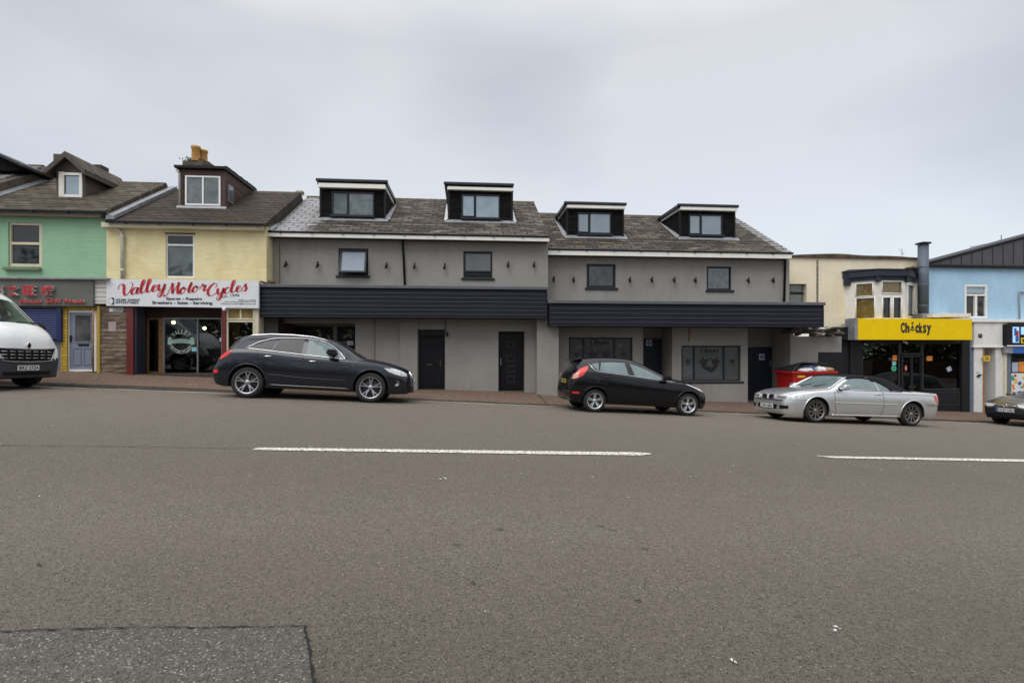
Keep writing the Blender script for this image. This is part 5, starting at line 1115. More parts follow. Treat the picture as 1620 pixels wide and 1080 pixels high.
# things stuck in the windows
Yp = YB+.06+.07*.55-.001
def stick(px, mat, label, name='sticker', cat='sticker', tilt=0): return notice(px, Yp, M[mat], label, name=name, cat=cat, tilt=tilt, th=.003)
stick((1412, 562, 1419, 570), 'orange', 'small orange square sticker above the round green one in the shop window')
stick((1411.5, 571.5, 1417.5, 577.5), 'cyan_st', 'small pale blue sticker just above the green round sticker')
p = at(1414, 582.5, Yp); mb = MB(); disc(mb, p.x, p.z, Yp, .11, 20, depth=.003); o_ = mb.top('sticker', M['green_st'], p, 'round green sticker in the left window of the yellow-signed shop', 'sticker')
mb = MB(); mb.tube([(p.x+.075*math.cos(t), Yp-.004, p.z+.075*math.sin(t)) for t in lin(0, 6.28, 20)], .008, 5); mb.build('ring', M['mint'], o_)
stick((1466, 563, 1475, 570.5), 'orange', 'bright orange square sticker in the right window of the yellow-signed shop')
stick((1498, 580, 1505, 587), 'lilac', 'pale lilac square of paper stuck crooked in the right window of the yellow-signed shop', tilt=.4)
p = at(1433.5, 582, Yd-.002); mb = MB(); disc(mb, p.x, p.z, Yd+.009, .06, 16, .12, depth=.003); o_ = mb.top('sticker', M['bin_red'], p, 'tall oval red sticker on the glass of the charcoal shop door', 'sticker'); mb = MB(); mb.box(p.x-.015, p.x+.015, Yd+.002, Yd+.005, p.z-.07, p.z+.07); mb.build('mark', M['white'], o_)
p = at(1403, 556, YB+1.6); mb = MB(); mb.tube([(p.x-.05, p.y, p.z-.12), (p.x+.05, p.y, p.z+.14)], .014, 6); mb.tube([(p.x-.1, p.y, p.z+.1), (p.x+.0, p.y, p.z-.12)], .012, 6); mb.top('neon_light', M['neon_blue'], p, 'thin blue neon light inside the left window of the yellow-signed shop', 'light')
p = at(1414, 546.5, YB+1.6); mb = MB(); mb.tube([(p.x-.25, p.y, p.z), (p.x, p.y, p.z+.06), (p.x+.25, p.y, p.z)], .014, 6); mb.top('neon_light', M['neon_red'], p, 'dim red neon curve high inside the left window of the yellow-signed shop', 'light')
p = at(1371, 551, YB+.8); mb = MB(); mb.lathe([(.04, .12), (.22, .03), (.22, -.1), (.02, -.12)], p, 'Z', 16); mb.tube([(p.x, p.y, p.z+.1), (p.x, p.y, zr_1)], .01, 6); mb.top('pendant_lamp', M['lead_pale'], p, 'unlit pale pendant lampshade at the left end of the yellow-signed shop window', 'lamp')
mb = MB(); p = at(1492, 613, YB+.3); mb.box(X(1463, YB+.3), X(1518, YB+.3), YB+.22, YB+.75, p.z-.1, p.z); mb.build('window_shelf', M['mint'], CB)
p = at(1516, 600, YB+.5); mb = MB()
for k in range(9): mb.lathe([(.001, 0), (.12, .01), (.12, .05), (.001, .06)], (p.x, p.y, p.z-.1+k*.13), 'Z', 12)
mb.top('plate_stack', M['lead'], p, 'tall stack of dull plates at the right end of the yellow-signed shop window', 'plates')
p = at(1430, 541.5, YB-.06); mb = MB(); mb.tube([(p.x, YB+.02, p.z+.05), (p.x, p.y, p.z+.03)], .015, 6); mb.tube([(p.x-.05, p.y-.02, p.z+.04), (p.x+.07, p.y-.06, p.z-.02)], .035, 10); mb.top('security_camera', M['white'], p, 'little white security camera under the yellow sign above the door', 'camera')
# yellow sign
SYc = YB-.5; SC = empty('shop_sign', at(1447, 521, SYc), 'bright yellow sign reading Chicksy in black letters', 'sign')
mb = MB(); mb.box(X(1357.5, SYc), X(1538, SYc), SYc, YB-.002, Z(1447, 537.5, SYc), Z(1447, 504, SYc)); mb.build('sign_board', M['shop_yellow'], SC, bevel=.008)
mb = MB(); mb.box(X(1353, SYc), X(1357.5, SYc)-.002, SYc+.01, YB-.002, Z(1447, 537.5, SYc), Z(1447, 503.5, SYc)); mb.build('end_panel', M['lead'], SC)
mb = MB(); k = Z(1447, 400, SYc)-Z(1447, 401, SYc)
for s, a, b, t_, bt in (('C', 1425, 1431, 510, 526.5), ('h', 1432, 1438.6, 510.5, 526), ('c', 1448, 1453, 514, 526.5), ('k', 1453.8, 1459.3, 510.5, 526.5), ('s', 1460, 1465.2, 513.5, 526.5), ('y', 1466, 1473, 514, 530)):
    put_text(mb, s, X((a+b)/2, SYc), Z(1447, (t_+bt)/2, SYc), SYc, (bt-t_)*k, X(b, SYc)-X(a, SYc), .012, .045 if s != 's' else .02)
mb.build('lettering', M['ink'], SC)
mb = MB(); cx_ = X(1443.3, SYc); zf = lambda y: Z(1447, y, SYc); s_ = X(1444.3, SYc)-cx_
disc(mb, cx_, zf(510.8), SYc, 1.5*s_, 12, depth=.012); mb.prism([(cx_+a*s_, zf(b)) for a, b in ((0, 513.5), (2.2, 518.8), (.8, 519.6), (-.8, 519.6), (-2.2, 518.8))], SYc-.012, SYc)
mb.prism([(cx_+a*s_, zf(b)) for a, b in ((-4, 520.2), (-1, 521), (1, 521), (4, 520.2), (1.8, 523), (-1.8, 523))], SYc-.012, SYc); mb.build('logo_mark', M['ink'], SC)
mb = MB(); mb.box(X(1462, YB), X(1520, YB), YB-.35, F3-.003, Z(1490, 503, YB), Z(1490, 497.5, YB)); mb.box(X(1474, YB), X(1521, YB), YB-.37, YB-.352, Z(1490, 502, YB), Z(1490, 496.5, YB)); mb.build('ledge', M['old_white'], CB, bevel=.01)
# broken, mossy bits on the low roof beside the grey cladding
def rubble(x0, x1, Y0, Y1_, z, n, mats, label, size=.22, zj=.12):
    mb = MB()
    for i in range(n):
        c = Vector((random.uniform(x0, x1), random.uniform(Y0, Y1_), z+random.uniform(-zj, zj))); s = size*random.uniform(.3, 1); a = random.uniform(0, 3.14)
        mb.mat(i % len(mats)); ca, sa = math.cos(a), math.sin(a); h = s*random.uniform(.08, .3); tl = random.uniform(-.4, .4)
        q = [(ca*u-sa*v*.6, sa*u+ca*v*.6, u*tl) for u, v in ((-s, -s), (s, -s*.7), (s*.8, s), (-s*.9, s*.8))]
        mb.add([c+Vector(p) for p in q]+[c+Vector(p)+Vector((0, 0, h)) for p in q], [(0, 1, 2, 3), (7, 6, 5, 4), (0, 4, 5, 1), (1, 5, 6, 2), (2, 6, 7, 3), (3, 7, 4, 0)])
    o = mb.build('rubble', mats); o['kind'] = 'stuff'; o['label'] = label; o['category'] = 'debris'; return o
random.seed(11)
zz_ = Z(1300, 525, FG-.2); rubble(X(1268, FG-.2), X(1326, FG-.2), FG-.35, FG+.2, zz_, 70, [M['mould'], M['stone_party'], M['old_white']], 'broken felt and mossy rubble on the low roof edge beside the grey cladding')
bx(G2, 'low_roof', 'stone_party', (1252, 520.5, 1330, 527), FG-.28, FG+.3)
rubble(X(410, F1-.5), X(436, F1-.5), F1-.7, F1-.2, Z(420, 449, F1-.5), 10, [M['mould'], M['wood_warm']], 'small heap of broken boards on the left end of the grey cladding', .2, .05)
rubble(X(1340, YB), X(1352, YB), YB-.1, F3-.1, Z(1345, 513, YB), 10, [M['mould'], M['stone_party']], 'mossy bits on the black lean-to below the bay window', .12, .04)

# ---- blue building and white shopfront
BB = empty('terraced_building', (X(1580, F3), F3, zsm(ZF, X(1580, F3))), 'pale blue rendered building under a grey clad gable at the right', 'building')
FB = F3+.01; xB0, xB1 = X(1455, FB), X(1800, FB); W = (1526.5, 450.5, 1562, 503)
mb = MB(); wall_holes(mb, xB0, xB1, Z(1600, 507, FB), Z(1600, 420, FB), FB, [hole(W, FB)], .12, back=FB+8); mb.build('wall', M['blue_render'], BB)
window(BB, W, FB-.01, M['upvc'], [(1530, 454, 1558.5, 463, M['pane_light']), (1530, 470, 1541, 499.5, M['pane_dark']), (1546.5, 470, 1558, 499.5, M['pane_dark'])], fw=.07, dep=.1, mh=(466.5,))
mb = MB(); xx = X(1544, FB); bars(mb, xx-.045, xx+.045, Z(1544, 500, FB), Z(1544, 468, FB), FB-.008, .04, .09); mb.build('window_mullion', M['upvc'], BB)
za = Z(1600, 420.5, FB-.1); yS = FB-.12
mb = MB(); mb.prism([(X(1466, yS), za), (X(1466, yS), Z(1466, 418.5, yS)), (X(1622, yS), Z(1622, 377, yS)), (X(1790, yS), Z(1790, 330, yS)), (X(1790, yS), za)], yS, FB+1.2); GC = mb.build('gable', M['gable_clad'], BB)
mb = MB()
for i in range(20):
    px = 1471+i*16.5; zt_ = lerp(Z(1466, 418.5, yS), Z(1622, 377, yS), (px-1466)/156)-.03; mb.box(X(px, yS), X(px, yS)+.018, yS-.012, yS-.001, za+.02, max(za+.05, zt_))
mb.build('cladding_seams', M['charcoal'], GC); mb = MB(); mb.box(xB0+.1, xB1, yS-.03, FB+.02, za-.09, za-.001); mb.build('gable_flashing', M['black'], BB)
mb = MB(); a, b = (X(1466, yS)-.05, Z(1466, 418.5, yS)), (X(1790, yS), Z(1790, 330, yS)); mb.prism([(a[0], a[1]), (b[0], b[1]), (b[0], b[1]+.07), (a[0], a[1]+.07)], yS-.05, FB+1.2); mb.build('gable_capping', M['charcoal'], BB)
mb = MB(); mb.tube([at(1613, 461, FB-.05), at(1613, 507, FB-.05)], .025, 6); mb.tube([at(1613, 462, FB-.05), at(1622, 462, FB-.05)], .03, 6); mb.build('cable_pipe', M['lead'], BB)
p = at(1584, 384, FB+3); mb = MB(); mb.tube([(p.x, p.y, p.z-.8), (p.x, p.y, p.z+.35)], .015, 6); mb.tube([(p.x-.1, p.y, p.z+.12), (p.x+1.0, p.y, p.z+.02)], .01, 6)
for k in range(6): mb.tube([(p.x+.1+k*.15, p.y-.2+k*.015, p.z+.10-k*.012), (p.x+.1+k*.15, p.y+.2-k*.015, p.z+.10-k*.012)], .006, 5)
mb.top('tv_aerial', M['charcoal_l'], p, 'thin television aerial on the roof behind the grey clad gable', 'aerial')
mb = MB(); p = at(1567, 389, FB+2.2); mb.box(p.x-.35, p.x+.5, p.y, p.y+.6, p.z-.6, p.z+.1); mb.top('rooflight', M['lead_pale'], p, 'pale rooflight box just behind the slope of the grey gable', 'rooflight', bevel=.03)
p = at(1427, 404, F3+2.5); mb = MB(); mb.tube([(p.x, p.y, p.z-.5), (p.x, p.y, p.z+.3)], .012, 6); mb.tube([(p.x-.15, p.y, p.z+.28), (p.x+.1, p.y, p.z+.02)], .008, 5); mb.tube([(p.x-.12, p.y, p.z+.02), (p.x+.12, p.y, p.z+.16)], .006, 5); mb.top('tv_aerial', M['lead'], p, 'small bent television aerial on the flat cream roof left of the flue', 'aerial')
FW = F3-.35
bx(BB, 'shop_cornice', 'white_trim', (1538, 505.5, 1800, 510), FW-.1, F3, bevel=.01)
bx(BB, 'white_panel', 'white_render', (1541, 510, 1588, 548), FW-.04, F3); bx(BB, 'white_trim_band', 'white_trim', (1540, 547, 1589, 549.5), FW-.07, F3)
p = at(1551, 531, FW-.05); mb = MB(); mb.lathe([(.001, -.02), (.07, -.02), (.09, .0), (.001, .01)], p, 'Y', 14); mb.build('vent', M['stone_party'], BB)
bx(BB, 'white_pier', 'white_render', (1541, 549.5, 1555, 700), FW, F3, -4); bx(BB, 'white_pier', 'white_render', (1575, 549.5, 1588.5, 700), FW+.02, F3+.6, -4)
bx(BB, 'teal_pier', plain('dirty_teal', (.22, .28, .28), .8, var=.4, vs=6).name and 'dusty_blue', (1534.5, 537, 1541, 700), FW+.03, F3, -4)
Ydr = FW+.55; bx(BB, 'lobby_wall', 'white_render', (1553, 549, 1580, 572), Ydr, Ydr+.05); 
h = (X(1558, Ydr), X(1575, Ydr), -1.1, Z(1566, 571, Ydr)); mb = MB(); mb.box(h[0]-.1, h[1]+.2, Ydr+.02, Ydr+.06, -3, h[3]); DW = mb.build('door', M['upvc'], BB); mb = MB(); bars(mb, h[0], h[1], h[2], h[3], Ydr, .05, .02); bars(mb, h[0]+.1, h[1]-.1, h[2]+.2, h[2]+.8, Ydr+.0, .02, .019); bars(mb, h[0]+.1, h[1]-.1, h[2]+1.0, h[3]-.15, Ydr+.0, .02, .019); mb.build('door_frame', M['upvc'], DW)
mb = MB(); c = ((h[0]+h[1])/2, h[3]-.42); mb.box(c[0]-.06, c[0]+.06, Ydr-.01, Ydr+.019, c[1]-.09, c[1]+.09); mb.build('door_window', M['black'], DW)
mb = MB(); mb.box(X(1554.6, FW), X(1556.6, FW), FW-.02, FW+.3, -3, Z(1555, 549.5, FW)); mb.build('corner_post', M['orange_pole'], BB)
s = notice((1555.5, 562.5, 1566, 571), FW-.1, M['sticker_y'], 'orange-yellow sign standing out from the white doorway', name='small_sign', cat='sign')
mb = MB(); [mb.box(s.location.x-.08, s.location.x+.08, FW-.117, FW-.113, s.location.z+k, s.location.z+k+.012) for k in (-.05, -.02, .01, .05)]; mb.build('lettering', M['ink'], s); mb = MB(); mb.tube([(s.location.x-.1, FW-.1, s.location.z), (s.location.x-.1, FW+.02, s.location.z)], .01, 5); mb.build('bracket', M['black'], s)
p = at(1548, 594, FW-.02); mb = MB(); mb.box(p.x-.05, p.x+.03, FW-.04, FW, p.z-.05, p.z+.02); mb.box(p.x+.02, p.x+.08, FW-.06, FW, p.z-.01, p.z+.05); mb.top('entry_phone', M['charcoal'], p, 'small dark entry buzzer on the white pier by the white door', 'buzzer')
mb = MB(); put_text(mb, '216', X(1547, FW), Z(1547, 589.5, FW), FW, .07, .14, .004); o_ = mb.top('door_number', M['ink'], (X(1547, FW), FW, Z(1547, 589.5, FW)), 'small black house number above the entry buzzer', 'number')
# shop at the very right edge
bx(BB, 'pink_post', 'cream_paint', (1588.5, 510, 1593, 700), FW-.02, F3+.3, -4)
S6 = empty('shop_sign', at(1640, 530, FW-.2), 'black light box sign with pictures of drinks cans at the right edge', 'sign')
mb = MB(); mb.box(X(1593, FW-.2), X(1800, FW-.2), FW-.2, FW, Z(1640, 546, FW-.2), Z(1640, 513, FW-.2)); mb.build('sign_box', M['black'], S6)
Yq_ = FW-.202
for (a, t_, b, bt, mt) in ((1602, 517, 1612, 542, 'box_lit'), (1615, 517, 1630, 529, 'box_lit'), (1615, 534, 1632, 543, 'shop_yellow')):
    mb = MB(); mb.box(X(a, Yq_), X(b, Yq_), Yq_-.008, Yq_, Z(1610, bt, Yq_), Z(1610, t_, Yq_)); mb.build('picture_panel', M[mt], S6)
for (a, t_, b, bt, mt) in ((1604, 519, 1607.5, 531, 'sign_blue'), (1607, 523, 1611, 532, 'sign_red'), (1606, 532, 1611, 540.5, 'sign_blue'), (1617, 536, 1624, 541, 'ink')):
    mb = MB(); mb.box(X(a, Yq_), X(b, Yq_), Yq_-.016, Yq_-.009, Z(1610, bt, Yq_), Z(1610, t_, Yq_)); mb.build('picture', M[mt], S6)
bx(BB, 'shutter_box', 'lead', (1590, 547.5, 1603.5, 559), FW-.12, FW+.3, bevel=.02); bx(BB, 'shutter_box', 'sign_blue', (1603.5, 547.5, 1800, 559), FW-.13, FW+.3, bevel=.02)
bx(BB, 'shop_frame', 'dusty_blue', (1593, 559, 1599.5, 700), FW+.02, FW+.2, -4)
bx(BB, 'shop_glass', 'pane_dark', (1599.5, 559, 1800, 700), FW+.08, FW+.12, -4)
Yz = FW+.079
for (px, mt, lb) in (((1601, 573, 1611, 588), 'lilac', 'pale opening-hours poster at the top of the right-edge shop window'), ((1612, 572, 1640, 588), 'orange', 'bright orange poster at the top of the right-edge shop window'), ((1600, 590, 1660, 650), 'white', 'big white poster with colourful snack pictures in the right-edge shop window')):
    s = notice(px, Yz, M[mt], lb, name='poster', cat='poster', th=.004)
random.seed(4); mb = MB(); cols = [M['green_st'], M['sticker_y'], M['orange'], M['neon_red'] if False else M['sign_red'], M['sign_blue']]
for i, (a, b, w_, h_, tl) in enumerate(((1602, 598, 6, 9, .5), (1607, 603, 6, 8, -.4), (1603, 612, 5, 10, .2), (1606, 594, 5, 4, -.6), (1613, 606, 7, 6, .6), (1616, 612, 6, 3, .2), (1620, 598, 7, 5, -.5), (1619, 610, 3, 9, .1), (1604, 622, 6, 5, .4), (1612, 620, 9, 3, .3))):
    mb.mat(i % 5); c = (X(a, Yz), Z(1610, b, Yz)); k2 = .021; ca, sa = math.cos(tl), math.sin(tl)
    mb.prism([(c[0]+(u*ca-v*sa)*k2, c[1]+(u*sa+v*ca)*k2) for u, v in ((-w_/2, -h_/2), (w_/2, -h_/2), (w_/2, h_/2), (-w_/2, h_/2))], Yz-.0065-.0004*i, Yz-.0045)
mb.build('printed_pictures', cols, s)

# ---- red waste bin by the side wall
YBn = FG-.95; a, b = X(1254, YBn), X(1322, YBn); zr_ = Z(1285, 588, YBn); gz = pave_z((a+b)/2, YBn)
BN = empty('waste_bin', ((a+b)/2, YBn+.5, gz), 'big red wheeled waste bin overflowing with bags behind the silver convertible', 'bin')
mb = MB(); hz = zr_-gz; d_ = .95
mb.add([(a+.08, YBn+.06, gz+.16), (b-.08, YBn+.06, gz+.16), (b-.08, YBn+d_-.06, gz+.16), (a+.08, YBn+d_-.06, gz+.16), (a, YBn, zr_), (b, YBn, zr_), (b, YBn+d_, zr_), (a, YBn+d_, zr_)], [(0, 1, 2, 3), (0, 4, 5, 1), (1, 5, 6, 2), (2, 6, 7, 3), (3, 7, 4, 0)])
mb.build('bin_body', M['bin_red'], BN, bevel=.02)
mb = MB(); e = .05
mb.box(a-e, b+e, YBn-e, YBn+.02, zr_-.06, zr_+.02); mb.box(a-e, a+.02, YBn+.02, YBn+d_+e, zr_-.06, zr_+.02); mb.box(b-.02, b+e, YBn+.02, YBn+d_+e, zr_-.06, zr_+.02); mb.build('rim', M['bin_red'], BN, bevel=.01)
mb = MB(); pr = [(a-.06, YBn+.0, zr_+.03), (a+.02, YBn+d_, zr_+.30), (b+.06, YBn+d_, zr_+.30), (b+.06, YBn+.45, zr_+.22)]
mb.add([(a-.05, YBn-.04, zr_+.025), (a+.62, YBn-.04+.5, zr_+.32), (b+.06, YBn+.5, zr_+.27), (b+.06, YBn+d_+.02, zr_+.29), (a-.05, YBn+d_+.02, zr_+.06)], [(0, 1, 4), (1, 2, 3, 4)])
lid = mb.build('lid', M['plastic_blk'], BN, fix=False); so = lid.modifiers.new('s', 'SOLIDIFY'); so.thickness = .03
mb = MB(); mb.box(a+.18, a+.44, YBn-.004, YBn+.02, zr_-.19, zr_-.12); mb.build('label_strip', M['sticker_y'], BN)
for xx in (a+.15, b-.15):
    for yy in (YBn+.15, YBn+d_-.15):
        mb = MB(); mb.lathe([(.001, -.03), (.085, -.03), (.085, .03), (.001, .03)], (xx, yy, gz+.085), 'Y', 14); mb.build('castor', M['tyre'], BN)
def bag(c, r, mat, label, seed):
    bm = bmesh.new(); bmesh.ops.create_icosphere(bm, subdivisions=3, radius=1); rnd = random.Random(seed)
    ph = [rnd.uniform(0, 6) for _ in range(6)]
    for v in bm.verts:
        n_ = 1+.14*math.sin(v.co.x*5+ph[0])*math.sin(v.co.y*6+ph[1])+.10*math.sin(v.co.z*9+ph[2]+v.co.x*4); v.co = Vector((v.co.x*r[0], v.co.y*r[1], v.co.z*r[2]))*n_
    me = bpy.data.meshes.new('bin_bag'); bm.to_mesh(me); bm.free(); me.materials.append(M[mat])
    for p in me.polygons: p.use_smooth = True
    o = bpy.data.objects.new('bin_bag', me); COL.objects.link(o); o.location = c; o['label'] = label; o['category'] = 'rubbish bag'; o['group'] = 'bags in the red waste bin'; return o
bag((a+.62, YBn+.22, zr_+.03), (.26, .2, .09), 'rubbish_w', 'flat white rubbish bag at the left under the bin lid', 1)
bag((a+1.12, YBn+.22, zr_+.05), (.20, .2, .12), 'rubbish_w', 'rounder white rubbish bag near the middle of the red bin', 2)
bag((a+.92, YBn+.42, zr_+.08), (.3, .22, .13), 'rubbish_b', 'dark blue rubbish bag behind the white ones in the red bin', 3)
bag((b-.14, YBn+.22, zr_+.06), (.20, .2, .09), 'card', 'crumpled brown bag at the right end of the red bin', 4)

# ---- small litter
random.seed(21); mb = MB()
def leafq(mb, x, y, z, s, m):
    mb.mat(m); a = random.uniform(0, 6.28); ca, sa = math.cos(a), math.sin(a); t1, t2 = random.uniform(0, .5)*s, random.uniform(0, .5)*s
    mb.add([(x+(u*ca-v*sa)*s, y+(u*sa+v*ca)*s, z+dz) for u, v, dz in ((-1, 0, 0), (0, -.5, t1), (1, 0, .3*s), (0, .5, t2))], [(0, 1, 2, 3)])
for px0, px1, n in ((265, 345, 60), (420, 480, 40), (600, 880, 330), (1100, 1200, 90), (1440, 1560, 60), (880, 1100, 60), (1230, 1300, 30)):
    for i in range(n):
        p = hit_line(random.uniform(px0, px1), 640); x = p.x; off = abs(random.gauss(0, .16)); y = Yk(x)-.03-off; leafq(mb, x, y, road_z(x, y)+.008, random.uniform(.010, .035), random.choice((0, 0, 1, 1, 1)))
for i in range(120):
    x = random.uniform(-13, 14); y = random.uniform(Yk(x)+.3, tab(YF, x)-.1); leafq(mb, x, y, pave_z(x, y)+.006, random.uniform(.012, .03), random.choice((0, 1, 1)))
for i in range(40): x = X(random.uniform(640, 850), F1-.15); y = F1-random.uniform(.03, .25); leafq(mb, x, y, pave_z(x, y)+.008, random.uniform(.015, .035), 1)
o = mb.build('leaves', [M['leaf_y'], M['leaf_b']], fix=False); o['kind'] = 'stuff'; o['label'] = 'fallen yellow and brown leaves along the gutter'; o['category'] = 'leaves'
mb = MB()
for px, py, s in ((68, 786, .020), (490, 708, .03), (85, 674, .03), (700, 759, .045), (812, 727, .02), (825, 750, .022), (755, 782, .018), (936, 756, .035), (946, 735, .02), (995, 788, .02), (1116, 767, .02), (1093, 755, .015), (1160, 738, .025), (1156, 748, .02), (1322, 998, .032), (1164, 1050, .022), (1260, 703, .03), (1395, 745, .02), (1534, 737, .025), (770, 970, .010), (650, 1000, .008), (1040, 905, .009), (2, 703, .03), (395, 754, .02), (1437, 741, .03)):
    p = on_road(px, py)
    for _ in range(4): leafq(mb, p.x+random.gauss(0, s*.5), p.y+random.gauss(0, s*.4), road_z(p.x, p.y)+.013, s*random.uniform(.18, .5), 0)
o = mb.build('litter', [M['scrap']], fix=False); o['kind'] = 'stuff'; o['label'] = 'tiny white scraps scattered on the road'; o['category'] = 'litter'
# tar joint across the pavement beside the projecting pier
p0, p1 = at(850, 627, F1-.45), hit_line(868, 643); mb = MB(); q0 = Vector((X(851, F1-.42), F1-.45, 0)); q1 = Vector((X(867, Yk(X(867, 14.6))), Yk(X(867, 14.6))+.15, 0)); n = 8; V = []
for i in range(n+1):
    q = q0.lerp(q1, i/n)
    for sg in (-1, 1): x = q.x+sg*.03*random.uniform(.6, 1.3); V.append((x, q.y, pave_z(x, q.y)+.006))
mb.add(V, [(2*i, 2*i+1, 2*i+3, 2*i+2) for i in range(n)]); struct(mb.build('pavement_joint', M['kerb']))
# ------------------------------------------------------------------ vehicles
def mono(pts, x):
    """smooth monotone interpolation through (x, y) points"""
    n = len(pts)
    if x <= pts[0][0]: return pts[0][1]
    if x >= pts[-1][0]: return pts[-1][1]
    d = [(pts[i+1][1]-pts[i][1])/(pts[i+1][0]-pts[i][0]) for i in range(n-1)]
    def m(i):
        if i == 0: return d[0]
        if i == n-1: return d[-1]
        if d[i-1]*d[i] <= 0: return 0
        return 2*d[i-1]*d[i]/(d[i-1]+d[i])
    for i in range(n-1):
        if x <= pts[i+1][0]:
            h = pts[i+1][0]-pts[i][0]; t = (x-pts[i][0])/h; a, b = pts[i][1], pts[i+1][1]; ma, mb_ = m(i)*h, m(i+1)*h
            return (2*t**3-3*t*t+1)*a+(t**3-2*t*t+t)*ma+(-2*t**3+3*t*t)*b+(t**3-t*t)*mb_
class Shell:
    """car body surface: x forward from the rear axle, y to the left, z up"""
    def __init__(s, T): s.T = T; s.x0 = T['w'][0][0]; s.x1 = T['w'][-1][0]; s.cache = {}
    def sec(s, x):
        k = round(x, 4)
        if k in s.cache: return s.cache[k]
        g = {n: mono(s.T[n], x) for n in ('zt', 'zs', 'zr', 'zb', 'w', 'wr')}
        w, zb, zs, zr, zt, wr = g['w'], g['zb'], g['zs'], g['zr'], g['zt'], g['wr']
        zs = max(zs, zb+.05); zr = max(zr, zs+.004); zt = max(zt, zr+.004); h = zs-zb; wb = s.T.get('tuck', .93)
        ctrl = [(0, zb), (w*.7, zb), (w*(wb-.02), zb+.004), (w*wb, zb+.03), (w*.975, zb+.22*h), (w*.985, zb+.36*h), (w, zb+.52*h), (w*1.0, zb+.66*h), (w*.99, zb+.84*h), (w*.968, zs-.035), (w*.945, zs)]
        a = w*.945-.012
        ctrl += [(lerp(a, wr, t)+.012*math.sin(t*math.pi)*min(1, (zr-zs)*3), lerp(zs+.006, zr, t)) for t in (.05, .35, .68, 1)]
        ctrl += [(lerp(wr, wr*.90, .5), zr+(zt-zr)*.30), (wr*.90, zr+(zt-zr)*.52), (wr*.72, zr+(zt-zr)*.80), (wr*.4, zr+(zt-zr)*.95), (0, zt)]
        s.cache[k] = ctrl; return ctrl
    def side(s, x, z):
        best = 0
        c = s.sec(x)
        for (a, b), (c_, d) in zip(c[2:], c[3:]):
            if min(b, d)-1e-9 <= z <= max(b, d)+1e-9 and abs(d-b) > 1e-9: best = max(best, lerp(a, c_, (z-b)/(d-b)))
        if z < c[3][1]: best = max(best, c[3][0])
        return best
    def top(s, x, y):
        c = s.sec(x)[14:]; y = abs(y)
        if y >= c[0][0]: c = s.sec(x)[10:]
        for (a, b), (c_, d) in zip(c, c[1:]):
            if c_-1e-9 <= y <= a+1e-9: return lerp(b, d, (a-y)/(a-c_) if a != c_ else 0)
        return c[0][1]
    def end(s, y, z, front=True):
        lo, hi = (s.x0+s.x1)/2, (s.x1 if front else s.x0)
        if s.side(hi, z) >= abs(y) and z <= s.sec(hi)[-1][1]: return hi
        for _ in range(26):
            m = (lo+hi)/2
            if z <= s.sec(m)[-1][1] and s.side(m, z) >= abs(y): lo = m
            else: hi = m
        return lo
    def mesh(s, n=90):
        xs = []; 
        for i in range(n+1):
            t = i/n; e = .5-.5*math.cos(math.pi*t); xs.append(lerp(s.x0, s.x1, lerp(t, e, .6)))
        V = []; F = []; K = len(s.sec(xs[0]))
        for x in xs:
            c = s.sec(x); ring = [(x, a, b) for a, b in c]+[(x, -a, b) for a, b in c[-2:0:-1]]; V += ring
        M_ = len(ring)
        for i in range(n):
            for k in range(M_): F.append((i*M_+k, i*M_+(k+1) % M_, (i+1)*M_+(k+1) % M_, (i+1)*M_+k))
        F.append(tuple(range(M_-1, -1, -1))); F.append(tuple(n*M_+k for k in range(M_)))
        return V, F
def Lc(x, y, z): return Vector((x, y, z))
